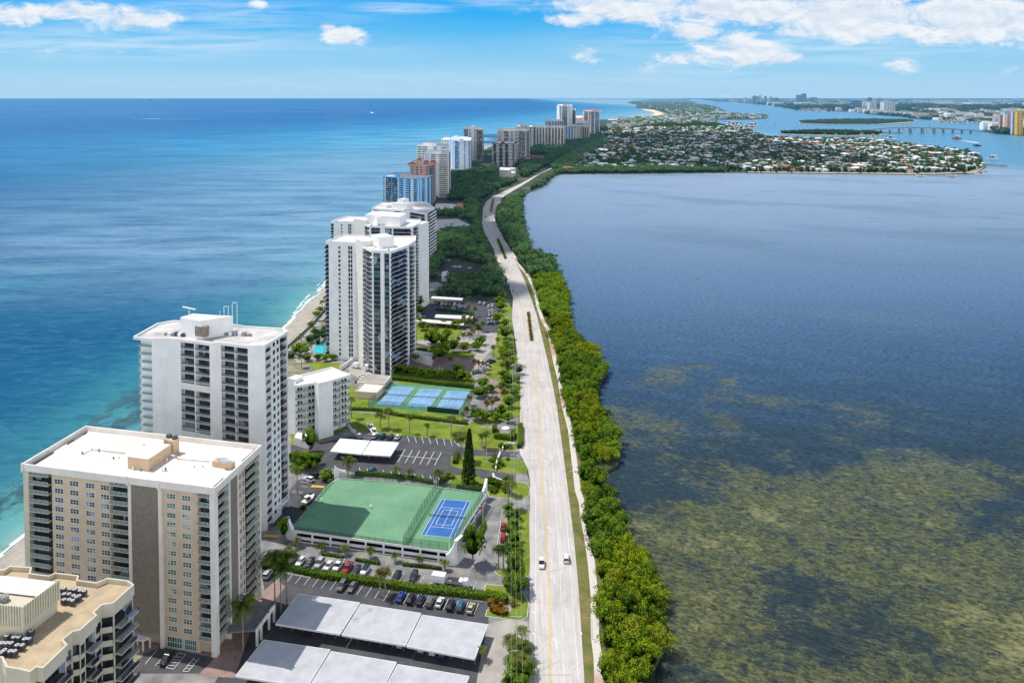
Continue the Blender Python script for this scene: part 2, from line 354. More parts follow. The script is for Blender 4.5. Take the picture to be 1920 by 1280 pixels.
struct('sea', MB().quad((-BIG, -400, -1.6), (BIG, -400, -1.6), (BIG, BIG, -1.6), (-BIG, BIG, -1.6)), make_sea())
lag = [(10, -400), (10, 180), (8, 300), (0, 500), (-20, 700), (-40, 1000), (0, 1400), (100, 1800), (300, 3000), (900, 5600), P(1262, 205), P(1278, 192), P(1310, 186.5), (BIG, P(0, 186.5)[1]), (BIG, -400)]
struct('lagoon', sheet(lag, -1.3), make_lagoon())

# ---------- land
SHL = [(coast(y), y) for y in (-300, 150, 200, 251, 330, 502, 611, 800, 1000, 1200, 1700, 2000, 2368, 2700, 3100, 3700, 4300)]
PB = px([(1126, 224.3), (1160, 224.6), (1202, 222.6), (1229, 213), (1222, 210), (1208, 207), (1191, 201.7), (1195, 197.5), (1176, 193), (1183, 190), (1222, 186.2), (1300, 185.6), (1290, 188.5), (1306, 196),
         (1335, 199.6), (1347, 205), (1356, 211), (1377, 215), (1436, 217), (1441, 220), (1436, 222.5), (1406, 224.6), (1345, 224.6), (1339, 227), (1356, 233), (1395, 238), (1400, 243), (1428, 251), (1436, 257.6), (1485, 260.5), (1520, 260),
         (1600, 259), (1666, 266), (1718, 273.5), (1770, 279), (1812, 283), (1841, 297.5), (1848, 312), (1837, 321), (1812, 326), (1728, 326.2), (1620, 324.5), (1520, 323.5), (1357, 323), (1240, 324)])
LSH = [(1052, 325), (1040, 329), (1026, 341), (1016, 349), (990, 361), (974, 376), (978, 399), (979, 440), (997, 480), (1034, 494), (1036, 504), (1056, 534), (1066, 588), (1066, 615), (1086, 640), (1108, 655), (1136, 692), (1122, 729), (1124, 769), (1152, 821), (1160, 868), (1126, 890), (1122, 912), (1138, 936),
       (1168, 983), (1166, 1010), (1216, 1067), (1240, 1117), (1250, 1205), (1226, 1249), (1230, 1300), (1238, 1500)]
sw = lambda y: 16 if y < 300 else (11 if y < 700 else 16)
LAND = [(a + sw(c) - .4, c) for a, c in SHL] + PB + px(LSH) + [(30, -300)]
def ground_mat():
    m, nt = new_mat('island_ground'); pos = nt.new('ShaderNodeNewGeometry').outputs['Position']
    n = nt.noise(pos, .05, 5, .65); col = nt.mix(nt.maprange(n, .4, .6), (.030, .045, .018), (.075, .085, .040))
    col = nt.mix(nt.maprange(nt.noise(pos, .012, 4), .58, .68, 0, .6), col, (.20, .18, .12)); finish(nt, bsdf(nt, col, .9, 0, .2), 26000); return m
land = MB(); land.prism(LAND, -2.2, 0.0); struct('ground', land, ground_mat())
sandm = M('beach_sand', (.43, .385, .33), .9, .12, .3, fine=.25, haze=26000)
ws = [(p[0], p[1]) for p in SHL]
bs = MB(); BV = []
for k in range(len(ws) - 1):
    (x0, y0), (x1, y1) = ws[k], ws[k + 1]; bs.add([(x0 - 5, y0, -1.7), (x1 - 5, y1, -1.7), (x1 + sw(y1), y1, .05), (x0 + sw(y0), y0, .05)], [(0, 3, 2, 1)])
struct('beach', bs, sandm)
struct('beach_far', sheet(px([(1140, 224.0), (1202, 222.4), (1229, 213), (1222, 210), (1208, 207), (1200, 204), (1225, 206), (1240, 210.5), (1246, 215), (1232, 220), (1215, 224.5), (1140, 225.5)]), .3), M('far_sand', (.80, .66, .48), .9, .1, .01, haze=60000))
struct('dune_grass', sheet(px([(1240, 210), (1262, 212), (1268, 219), (1236, 220.5), (1246, 215)]), .34), M('dune_grass', (.30, .30, .10), .9, .2, .02, haze=40000))
# surf line
sf = MB(); yy = 150
while yy < 1000:
    w = random.uniform(.5, 1.8) * (1 + yy / 900); L = random.uniform(6, 16); o = random.uniform(-1, 1.5)
    sf.quad((coast(yy) - 4.4 - w + o, yy, -1.52), (coast(yy) - 4.2 + o, yy, -1.50), (coast(yy + L) - 4.2 + o, yy + L, -1.50), (coast(yy + L) - 4.4 - w * .7 + o, yy + L, -1.52)); yy += L * .93
yy = 150
while yy < 900:
    w = random.uniform(.2, .7) * (1 + yy / 900); L = random.uniform(8, 22); o = -random.uniform(3, 9)
    if random.random() < .6: sf.quad((coast(yy) - 4.4 - w + o, yy, -1.55), (coast(yy) - 4.2 + o, yy, -1.54), (coast(yy + L) - 4.2 + o + random.uniform(-1, 1), yy + L, -1.54), (coast(yy + L) - 4.4 - w * .5 + o, yy + L, -1.55))
    yy += L
struct('surf', sf, M('foam', (.8, .84, .84), .8, .1, 1))
# seawall walk between beach and condos
swl = [(coast(y) + 13 + (0 if y > 400 else 3), y) for y in range(330, 760, 30)]
o = MB(); strip(o, swl, .8, 0, 1.1); tag(o.build('seawall', M('concrete_light', (.55, .54, .52), .8, .1, .5, streak=.2)), 'long low pale seawall between the ocean beach and the condo gardens', 'wall')
struct('beach_walk', ribbon([(a + 4, b) for a, b in swl], 3, .03), M('boardwalk', (.38, .36, .36), .8, .15, .8))
# mainland
MAIN = px([(1318, 186.6), (1345, 190.5), (1393, 191.5), (1383, 193), (1420, 195), (1451, 198.5), (1479, 202.7), (1501, 207), (1520, 208), (1603, 210), (1634, 215), (1687, 218.5), (1718, 222.5), (1772, 226), (1850, 229), (1852, 244), (1840, 246.5), (1874, 251.5), (1920, 254.5), (2100, 262)]) + [(60000, 5000), (BIG, 40000), (BIG, BIG), (P(1318, 186)[0] * 2, BIG), P(1262, 184.6)]
def main_mat():
    m, nt = new_mat('mainland_ground'); pos = nt.new('ShaderNodeNewGeometry').outputs['Position']
    n = nt.noise(nt.scalev(pos, (1, .35, 1)), .0028, 6, .75); col = nt.mix(nt.maprange(n, .42, .6), (.018, .040, .022), (.05, .075, .045))
    sp = nt.noise(nt.scalev(pos, (1, .25, 1)), .010, 5, .8); col = nt.mix(nt.maprange(sp, .60, .68, 0, .8), col, (.55, .50, .45)); finish(nt, bsdf(nt, col, .9, 0, .1), 26000); return m
mm = main_mat()
mb = MB(); mb.prism(MAIN, -2, .5); struct('mainland', mb, mm)
isl = px([(1495, 229), (1510, 226.5), (1560, 224), (1620, 222.6), (1700, 223.6), (1722, 226.5), (1705, 231), (1650, 233.6), (1560, 233.6), (1505, 232.4)])
mb = MB(); mb.prism(isl, -2, .8); struct('sand_island', mb, M('island_sand', (.42, .38, .26), .9, .2, .01, haze=26000))
isl2 = px([(1461, 248.6), (1480, 246), (1541, 245.5), (1640, 248), (1657, 251.5), (1650, 254.8), (1560, 254.6), (1470, 251.6)])
mb = MB(); mb.prism(isl2, -2, .8); struct('causeway_island', mb, M('island_sand'))

# ---------- roads, lots, lawns
c2 = Pq((440, 860), 3.048); c3 = Pq((530, 640), 4); c32 = Pq((860, 880), 3.2); ce = Pq((860, 480), 3.047); cf = Pq((540, 340), 3.556); cg = Pq((760, 540), 5.82)
def C(fn, lst): return [fn(a, b) for a, b in lst]
asph = M('asphalt_worn', (.31, .30, .29), .85, .28, .16, c2=(.12, .12, .122), fine=.3)
dark = M('asphalt_dark', (.085, .087, .097), .8, .25, .2, c2=(.050, .051, .058), fine=.3)
conc = M('concrete_paving', (.42, .39, .355), .85, .12, .25, fine=.15)
brick = M('brick_paving', (.36, .25, .215), .85, .15, .5, fine=.3)
white = M('road_paint_white', (.72, .72, .70), .7, .12, 2)
yellow = M('road_paint_yellow', (.72, .46, .05), .7, .15, 1)
def lawn_mat(name, a, b, c):
    m, nt = new_mat(name); pos = nt.new('ShaderNodeNewGeometry').outputs['Position']
    col = nt.mix(nt.maprange(nt.noise(pos, .16, 5, .65), .38, .62), a, b)
    col = nt.mix(nt.maprange(nt.noise(pos, 1.8, 4, .7), .4, .72, 0, .55), col, c)
    b_ = nt.new('ShaderNodeBump'); b_.inputs['Strength'].default_value = .5; nt.link(nt.noise(pos, 4, 3), b_.inputs['Height'])
    finish(nt, bsdf(nt, col, .95, 0, .1, b_.outputs[0])); return m
lawn = lawn_mat('lawn', (.12, .19, .022), (.24, .28, .045), (.07, .12, .018))
verge = lawn_mat('verge', (.11, .14, .030), (.24, .19, .085), (.05, .085, .018))
# road
RL = px([(988, 1500), (992, 1280), (993, 1100), (994, 1000), (994, 905), (990, 880), (974, 850), (975, 788), (976, 729), (967, 644), (960, 598), (962, 559), (950, 526), (931, 486.6), (925, 466.5), (908, 435.6), (904, 418.7), (905.6, 390.6), (912, 378), (925, 368), (956, 354), (975, 345), (1003, 330), (1030, 317), (1048, 308)])
RR = px([(1114, 1500), (1096, 1280), (1085, 1105), (1075.6, 1005), (1060, 880), (1044, 762), (1027, 677), (1006, 590), (985, 529), (962, 480), (945, 452), (933.7, 432), (927, 407.5), (931, 388), (945, 368), (978.7, 348.4), (992, 340), (1013, 326), (1038, 315), (1056, 306)])
def road_mat():
    m, nt = new_mat('road_surface'); pos = nt.new('ShaderNodeNewGeometry').outputs['Position']
    n = nt.noise(nt.scalev(pos, (1, .06, 1)), .9, 4, .6); col = nt.mix(nt.maprange(n, .35, .65), (.50, .465, .44), (.60, .565, .54))
    n2 = nt.noise(pos, .05, 4, .6); col = nt.mix(nt.maprange(n2, .45, .7, 0, .35), col, (.34, .32, .30))
    col = nt.mix(nt.maprange(nt.noise(nt.scalev(pos, (1, .25, 1)), .22, 5, .75), .54, .62, 0, .22), col, (.26, .245, .23))
    vr = nt.new('ShaderNodeTexVoronoi', feature='DISTANCE_TO_EDGE'); vr.inputs['Scale'].default_value = .11; nt.link(nt.scalev(pos, (1, .8, 1)), vr.inputs['Vector'])
    col = nt.mix(nt.maprange(vr.outputs['Distance'], .0, .012, .35, 0), col, (.16, .15, .145))
    col = nt.mix(nt.maprange(nt.noise(pos, 2.5, 4, .8), .45, .8, 0, .3), col, (.15, .14, .13)); finish(nt, bsdf(nt, col, .85, 0, .2), 30000); return m
road = MB(); n = len(RR)
struct('road', sheet(RL + RR[::-1], .25), road_mat())
def off(line, f):  # interpolate between road edges by y
    pass
def edgex(line, y):
    for (x0, y0), (x1, y1) in zip(line, line[1:]):
        if min(y0, y1) <= y <= max(y0, y1): return x0 + (x1 - x0) * (y - y0) / ((y1 - y0) or 1)
    return line[-1][0]
def pl(lst, w, z=.262): return ribbon(px(lst, .1), w, z)
YL = [(1040, 1500), (1032, 1280), (1029, 1105), (1022, 990), (1016, 880), (1011, 775), (1001, 703), (996, 673)]
rm = MB(); rm.merge(ribbon([(a - .22, b) for a, b in px(YL, .1)], .16, .262)); rm.merge(ribbon([(a + .22, b) for a, b in px(YL, .1)], .16, .262))
YL2 = [(986, 638), (984, 610), (981, 585), (968, 545), (948, 500), (936, 478), (926, 450), (916, 425), (915, 400), (922, 380), (940, 366), (966, 351)]
rm.merge(ribbon(px(YL2, .1), .35, .262)); struct('yellow_centre_line', rm, yellow)
wl = MB()
for line in ([(1004, 1500), (1004, 1280), (1004.5, 1090), (1004, 955), (1004, 911)], [(1058, 1280), (1049, 1042), (1040, 911), (1034, 850)], [(1085, 1280), (1068, 1042), (1057, 911), (1048, 850), (1030, 745), (1015, 665)], [(1070, 1500), (1058, 1280)], [(1100, 1500), (1085, 1280)]):
    wl.merge(pl(line, .15))
for k in range(26):                                # dashed lines further on
    y = 330 + k * 12; a = edgex(RL, y); b = edgex(RR, y); wl.merge(ribbon([(a + (b - a) * .24, y), (edgex(RL, y + 4) + (edgex(RR, y + 4) - edgex(RL, y + 4)) * .24, y + 4)], .14, .262))
for k in range(60):
    y = 200 + k * 3; x = edgex(px([(1004, 1280), (1004, 911), (990, 800)]), y) - .55
    if random.random() < .5: wl.merge(ribbon([(x - .5, y), (x - .5, y + 1.2)], .1, .262))
def arrow(cx, cy, s=1.0, left=1):
    q = lambda a, b: (cx + a * left * s, cy + b * s)
    m = MB(); m.quad(*[(*q(*t), .264) for t in ((-.1, -1.6), (.1, -1.6), (.1, .3), (-.1, .3))]); m.quad(*[(*q(*t), .264) for t in ((-.1, .3), (.1, .3), (.5, 1.0), (.32, 1.15))])
    m.add([(*q(*t), .264) for t in ((.05, 1.35), (.85, .75), (.95, 1.65))], [(0, 1, 2)]); return m
for (a, b) in ((1035, 919), (1033, 994), (1040, 1086), (1044, 1206), (1026, 868), (1019, 805)): x, y = P(a, b, .1); wl.merge(arrow(x, y, 1.25, -1))
for (a, b) in ((1062, 905), (1074, 1030), (1090, 1190), (1000, 1110), (1001, 1150), (1000, 1190)):
    x, y = P(a, b, .1); wl.merge(ribbon([(x, y), (x, y + .9)], .5, .262))
struct('white_road_markings', wl, white)
# medians in the road, curbed and planted
MEDS = []
for lst in ([(988, 588), (993, 587), (1000, 638), (994, 640)], [(931, 452), (936, 450), (950, 482), (946, 486)], [(923, 376), (927, 374), (922, 398), (918, 398)]):
    q = px(lst, .25); MEDS.append(q); mb = MB(); mb.prism(q, .2, .40); struct('median', mb, M('median_curb', (.45, .36, .18), .8, .1, 1))
# kerbs
kb = MB()
def kerb(pts, closed=True, w=.22, h=.13, z=0.0):
    p = pts + [pts[0]] if closed else pts; strip(kb, p, w, z, h)
# verge and lagoon-side path
PATH = px([(1126, 1500), (1123, 1290), (1121, 1233), (1116, 1199), (1115, 1161), (1114.7, 1117.5), (1108.6, 1055), (1102, 1011), (1094, 970.6), (1091, 942.5), (1083.6, 920.6), (1079, 882), (1070, 808), (1057, 759), (1048.7, 709.7), (1040.5, 677), (1029, 621), (1017.5, 601.4), (1009, 575), (1004.4, 552), (991, 519), (975, 499.7), (964.6, 480.6), (945, 452.5), (931, 424), (929.5, 413)])
vg = RR[:15] + [(x - .8, y) for x, y in PATH[::-1]]
struct('verge', sheet(vg, .20), verge)
vg2 = [(a + 1, b) for a, b in PATH] + [(a + 5, b) for a, b in PATH[::-1]]
struct('path_verge', sheet(vg2, .19), verge)
pm, nt = new_mat('path_concrete'); pos = nt.new('ShaderNodeNewGeometry').outputs['Position']; yv = nt.xyz(pos)[1]
jt = nt.math('LESS_THAN', nt.math('FRACT', nt.math('MULTIPLY', yv, .5)), .05)
colp = nt.mix(nt.maprange(nt.noise(pos, .03, 2), .56, .6), (.62, .585, .53), (.52, .34, .27)); colp = nt.mix(nt.maprange(nt.noise(pos, 1.2, 4, .7), .4, .8, 0, .3), colp, (.3, .28, .25)); colp = nt.mix(nt.math('MULTIPLY', jt, .4), colp, (.25, .22, .2)); finish(nt, bsdf(nt, colp, .85, 0, .2))
struct('path', ribbon(PATH, 2.3, .27), pm)
# grounds
struct('grounds', sheet([(-100, 120), (2, 120), (4, 180)] + px([(992, 1280), (994, 905), (974, 850), (975, 788), (976, 729), (968, 660), (900, 620), (780, 600), (640, 600)]) + [(-112, 380), (-100, 250)], .02), asph)
struct('beach_side_grounds', sheet([(-148, 120), (-100, 120), (-100, 250), (-112, 380), (-105, 520), (-128, 520)], .015), M('sandy_soil', (.30, .27, .20), .9, .2, .2, c2=(.10, .12, .04)))
LOTN = [0]
def lot(name, pts, z, mat): LOTN[0] += 1; struct(name, sheet(pts, .022 + LOTN[0] * .004), mat)
lot('entrance_drive', px([(905, 1172), (960, 1158), (991, 1166), (991, 1198), (957, 1208), (948, 1280), (948, 1330), (880, 1330), (885, 1240)]), .035, conc)
lot('parking_lot', px([(489, 1066), (580, 1083), (705, 1102), (800, 1118), (915, 1133), (916, 1165), (900, 1240), (885, 1330), (380, 1330), (440, 1200), (500, 1130)]), .03, dark)
lot('parking_lot', C(c2, [(860, 745), (1440, 820), (1420, 905), (840, 800)]), .036, dark)
lot('parking_lot', px([(300, 1212), (400, 1232), (400, 1238), (376, 1262), (240, 1262), (270, 1225)]), .034, dark)
lot('brick_drive', px([(400, 1236), (420, 1180), (480, 1120), (520, 1085), (535, 1100), (470, 1180), (440, 1270), (370, 1266)]), .038, brick)
lot('brick_drive', px([(246, 1190), (300, 1200), (270, 1225), (246, 1232)]), .038, brick)
lot('parking_lot', px([(488, 985), (520, 945), (560, 900), (610, 880), (635, 895), (600, 930), (545, 985)]), .03, dark)
lot('parking_lot', C(c3, [(60, 780), (240, 762), (500, 715), (640, 695), (880, 706), (1270, 738), (1320, 790), (1440, 812), (1760, 828), (1790, 815), (1745, 868), (1600, 862), (1430, 858), (1330, 850), (1260, 905), (1265, 935), (1340, 955), (1440, 950), (1600, 978), (1750, 998), (1745, 1040), (1540, 1035), (1270, 1000), (1180, 1045), (540, 985), (300, 935), (60, 900)]), .034, dark)
lot('tennis_court_surround', px([(737.5, 717), (892, 727), (865, 779), (688, 763)]), .05, M('court_green', (.10, .27, .14), .8, .1, .2))
for nm, lst in (('entrance_drive', [(860, 488), (1003, 490), (990, 600), (905, 715), (830, 790), (880, 860), (800, 960), (680, 930), (640, 900), (650, 830), (770, 735), (850, 600)]),): lot(nm, C(cg, lst), .05, conc)
lot('brick_drive', C(cg, [(470, 760), (650, 790), (770, 770), (820, 790), (700, 930), (640, 905), (560, 870), (150, 850), (150, 800)]), .055, brick)
lot('brick_drive', C(cg, [(900, 1010), (1010, 1010), (1050, 1180), (1030, 1270), (900, 1270), (880, 1180), (950, 1100)]), .055, brick)
lot('parking_lot', C(cg, [(110, 185), (280, 150), (600, 140), (1040, 145), (1040, 420), (1005, 490), (858, 490), (790, 350), (740, 300), (110, 350)]), .046, M('asphalt_blue', (.075, .085, .105), .8, .2, .2))  # bluish cloud shade put into the lot's asphalt colour
lot('parking_lot', C(cf, [(985, 590), (1045, 540), (1120, 545), (1250, 575), (1250, 590), (1110, 590), (1060, 620), (985, 640)]), .05, M('asphalt_blue'))
lot('concrete_court', C(cf, [(945, 675), (1000, 672), (1035, 690), (1000, 725), (945, 730)]), .05, conc)
lot('concrete_court', C(cf, [(980, 255), (1130, 250), (1215, 290), (1190, 305), (1060, 300), (1000, 330), (980, 330)]), .05, M('concrete_light'))
lot('concrete_court', px([(650, 676), (700, 680), (735, 706), (715, 730), (655, 700)]), .05, conc)
lot('pool_deck', px([(552, 660), (600, 630), (640, 640), (640, 672), (590, 680), (556, 680)]), .05, conc)
for lst in ([(340, 75), (400, 80), (428, 110), (425, 150), (400, 175), (330, 178), (180, 160), (170, 120), (300, 110)], [(285, 232), (380, 236), (425, 252), (431, 600), (420, 640), (340, 642), (350, 600), (285, 590)],
            [(160, 690), (300, 700), (390, 740), (420, 800), (412, 880), (375, 908), (160, 880), (170, 840), (310, 850), (305, 790), (155, 760)], [(318, 1022), (380, 1005), (418, 1060), (431, 1280), (440, 1500), (288, 1500), (300, 1040)],
            [(215, 610), (240, 598), (300, 598), (330, 610), (340, 640), (240, 636)]):
    q = C(c32, lst); lot('lawn', q, .06, lawn); kerb(q)
for lst in ([(490, 525), (870, 560), (1370, 640), (1560, 650), (1580, 690), (1700, 690), (1770, 620), (1790, 640), (1790, 780), (1740, 815), (1440, 808), (1270, 738), (880, 706), (640, 690), (500, 640)], [(1430, 858), (1720, 880), (1830, 895), (1845, 940), (1830, 985), (1750, 992), (1600, 975), (1440, 950)],
            [(1270, 1000), (1440, 1005), (1540, 1045), (1750, 1055), (1840, 1070), (1855, 1120), (1840, 1165), (1770, 1185), (1530, 1150), (1250, 1090)], [(1262, 860), (1330, 850), (1400, 870), (1400, 950), (1340, 958), (1262, 930)], [(490, 330), (560, 345), (650, 430), (640, 500), (500, 500)],
            [(480, 500), (870, 540), (1380, 620), (1380, 590), (1330, 555), (640, 490)], [(1200, 700), (1800, 560), (1790, 500), (1760, 200), (1650, 200), (1640, 500), (1540, 560), (1440, 600)], [(190, 150), (480, 170), (420, 210), (230, 215)], [(60, 590), (500, 640), (330, 740), (220, 740), (60, 780)], [(300, 860), (200, 840), (90, 830), (60, 900), (180, 940)]):
    lot('lawn', C(c3, lst), .062, lawn)
for lst in ([(900, 780), (1040, 780), (1040, 960), (1010, 1010), (880, 960)], [(560, 820), (650, 850), (640, 890), (540, 870)], [(110, 640), (250, 650), (770, 715), (700, 770), (110, 700)], [(110, 400), (640, 440), (560, 560), (110, 620)], [(1000, 500), (1060, 380), (1170, 340), (1190, 700), (1260, 790), (1250, 1270), (1050, 1270), (1020, 1000), (1040, 780), (930, 720), (990, 610)], [(1040, 150), (1100, 120), (1190, 270), (1160, 380), (1010, 490)], [(-160, 870), (760, 990), (740, 1075), (-20, 1050), (-160, 1000)]):
    lot('lawn', C(cg, lst), .064, lawn)
struct('kerbs', kb, M('concrete_light'))
# parking bay lines
bl = MB()
def bay(fn, pts, w=.14, z=.26):
    for a, b, c, d in pts: bl.merge(ribbon([fn(a, b), fn(c, d)], w, z))
UX, UY = (.976, -.219), (.219, .976)
def rowlines(fn, a, b, n, depth, w=.14, z=.262):   # n+1 lines of the given depth standing on the line a->b, along the site's long axis
    A, B = fn(*a), fn(*b)
    for k in range(n + 1):
        x = A[0] + (B[0] - A[0]) * k / n; y = A[1] + (B[1] - A[1]) * k / n; bl.merge(ribbon([(x, y), (x + UY[0] * depth, y + UY[1] * depth)], w, z))
rowlines(c2, (200, 690), (800, 800), 12, 5.2); rowlines(c2, (850, 815), (1368, 892), 9, 5.2); rowlines(c2, (150, 612), (830, 690), 14, 4.8); rowlines(c2, (880, 698), (1420, 765), 9, 4.8)
bay(c3, [(860, 856, 1165, 886)], .3); bay(c3, [(920 + 54 * k, 810 + 5 * k, 864 + 55 * k, 908 + 5.4 * k) for k in range(6)], .25)
bay(c3, [(935 + 54 * k, 714 + 4 * k, 950 + 53.5 * k, 758 + 4.5 * k) for k in range(7)], .2); bay(c3, [(574 + 59 * k, 946 + 7 * k, 582 + 59.5 * k, 976 + 7.2 * k) for k in range(11)], .2)
bay(c32, [(265, 240, 222, 515), (222, 515, 285, 517), (238, 450, 283, 452), (245, 385, 284, 386)], .15)
rowlines(c2, (260, 975), (1440, 1190), 18, 5.0, .12); rowlines(c2, (130, 1300), (1300, 1500), 18, 5.0, .12)
zb = Pq((240, 1040), 5.333)
bay(zb, [(170, 1100, 300, 940), (270, 1115, 330, 1050), (380, 1135, 505, 985), (455, 1148, 578, 1000), (380, 1135, 455, 1148), (505, 985, 578, 1000), (550, 1168, 665, 1030), (600, 1175, 712, 1040), (550, 1168, 600, 1175)] + [(400 + 26 * k, 1110 - 28 * k, 470 + 22 * k, 1112 - 28 * k) for k in range(4)] + [(575 + 26 * k, 1140 - 28 * k, 620 + 22 * k, 1145 - 28 * k) for k in range(4)], .16)
zc = Pq((480, 880), 6.4)
bay(zc, [(530, 150, 680, 168), (540, 205, 620, 215), (420, 270, 470, 255), (430, 290, 500, 262), (470, 300, 540, 265), (510, 310, 570, 270)], .2)
struct('parking_bay_lines', bl, white)
yb = MB(); yb.merge(ribbon([zc(95, 800), zc(290, 815)], 1.6, .268)); yb.merge(ribbon([zc(665, 205), zc(820, 215)], 1.6, .268)); struct('yellow_speed_humps', yb, yellow)
ww = MB()
for (a, b) in ((1455, 950), (1450, 975), (1440, 1000)): ww.merge(ribbon([Pq((700, 1000), 5.333)(a - 18, b), Pq((700, 1000), 5.333)(a + 25, b - 4)], .5, .264))
ww.merge(ribbon([Pq((700, 1000), 5.333)(1470, 968), Pq((700, 1000), 5.333)(1560, 968)], .35, .266)); struct('entrance_markings', ww, white)
lot('planting_bed', C(c3, [(150, 820), (200, 812), (260, 830), (220, 858), (150, 850)]), .09, M('mulch', (.20, .12, .07), .95, .2, 2))
# ---------- buildings
W_WHITE = M('stucco_white', (.80, .80, .79), .75, .05, .25, streak=.10)
W_WARM = M('stucco_warm_white', (.76, .72, .66), .75, .06, .25, streak=.10)
W_BEIGE = M('stucco_beige', (.61, .49, .36), .8, .06, .3, streak=.12)
W_TAUPE = M('stucco_taupe', (.24, .205, .165), .9, .10, .8, fine=.2)
W_SAND = M('stucco_sand', (.60, .55, .43), .8, .06, .3, streak=.15)
ROOFW = M('roof_white', (.74, .72, .70), .8, .10, .12, fine=.08, stain=.4)
ROOFT = M('roof_tan', (.52, .41, .27), .9, .12, .25, fine=.15, stain=.35)
ROOFP = M('roof_pale', (.80, .75, .69), .85, .07, .10, c2=(.66, .61, .55), fine=.08, stain=.4)
FRAMED = M('window_frame_bronze', (.06, .06, .06), .5, .04, 1)
FRAME = M('window_frame_white', (.72, .74, .72), .5, .04, 1)
RAILM = M('railing_pale', (.55, .58, .57), .45, .05, 2)
DKRAIL = M('railing_dark', (.035, .035, .038), .5, .1, 2)
MACH = M('machine_metal', (.34, .34, .33), .5, .3, 2.5)
MACHD = M('machine_dark', (.07, .07, .08), .5, .2, 2)
def glass_mat(name, c, c2, rough=.08, scale=.28, haze=0.0):
    if name in MATS: return MATS[name]
    m, nt = new_mat(name); pos = nt.new('ShaderNodeNewGeometry').outputs['Position']
    v = nt.new('ShaderNodeTexVoronoi'); v.inputs['Scale'].default_value = scale; nt.link(pos, v.inputs['Vector'])
    f = nt.xyz(v.outputs['Color'])[0]
    col = nt.mix(nt.maprange(f, .55, .9), c, c2); g_ = nt.xyz(v.outputs['Color'])[1]; col = nt.mix(nt.maprange(g_, .88, .91, 0, .7), col, tuple(min(.5, k * 5 + .10) for k in c2)); finish(nt, bsdf(nt, col, rough, 0, .9), haze); MATS[name] = m; return m
GL_DARK = glass_mat('glass_dark', (.012, .016, .024), (.045, .06, .07))
GL_GREEN = glass_mat('glass_green', (.03, .10, .09), (.10, .22, .17), .12)
GL_NAVY = glass_mat('glass_navy', (.010, .014, .035), (.03, .05, .09))
GL_RAIL, nt = new_mat('glass_railing'); tr = nt.new('ShaderNodeBsdfTransparent'); tr.inputs[0].default_value = (.75, .86, .86, 1)
mx = nt.new('ShaderNodeMixShader'); mx.inputs[0].default_value = .38; nt.link(tr.outputs[0], mx.inputs[1]); nt.link(bsdf(nt, (.34, .44, .46), .15, 0, .7), mx.inputs[2]); finish(nt, mx.outputs[0]); MATS['glass_railing'] = GL_RAIL

RTINT = M('railing_green_grey', (.27, .33, .31), .4, .08, 1)
class Proto:
    def __init__(s, mb, name, mats): s.mb = mb; s.mats = mats if isinstance(mats, (list, tuple)) else [mats]; s.me = mb.mesh(name, s.mats)
PC = {}
def win_proto(w, h, cols=3, rows=2, fr=None, gl=None, bar=.09):
    fr = fr or FRAME; gl = gl or GL_NAVY; k = ('w', round(w, 1), round(h, 1), cols, rows, fr.name, gl.name, bar)
    if k not in PC:
        a = MB(); d = .10
        a.box(0, w, -d, .0, 0, bar); a.box(0, w, -d, .0, h - bar, h)
        for i in range(cols + 1): x = (w - bar) * i / cols; a.box(x, x + bar, -d, .0, bar, h - bar)
        for j in range(1, rows): z = h * j / rows; a.box(bar, w - bar, -d + .012, .0, z - bar / 2, z + bar / 2)
        b = MB(); b.quad((bar, -.04, bar), (w - bar, -.04, bar), (w - bar, -.04, h - bar), (bar, -.04, h - bar))
        PC[k] = (Proto(a, 'window', fr), Proto(b, 'pane', gl))
    return PC[k]
def pane_proto(w, h, gl=None, fr=None, mull=0):
    gl = gl or GL_DARK; fr = fr or FRAME; k = ('p', round(w, 1), round(h, 1), gl.name, fr.name, mull)
    if k not in PC:
        a = MB(); a.quad((0, -.05, 0), (w, -.05, 0), (w, -.05, h), (0, -.05, h), 0)
        a.box(-.05, w + .05, -.12, 0, -.10, 0, 1)
        for i in range(1, mull + 1): x = w * i / (mull + 1); a.box(x - .05, x + .05, -.11, -.05, 0, h, 1)
        PC[k] = Proto(a, 'window', [gl, fr])
    return PC[k]
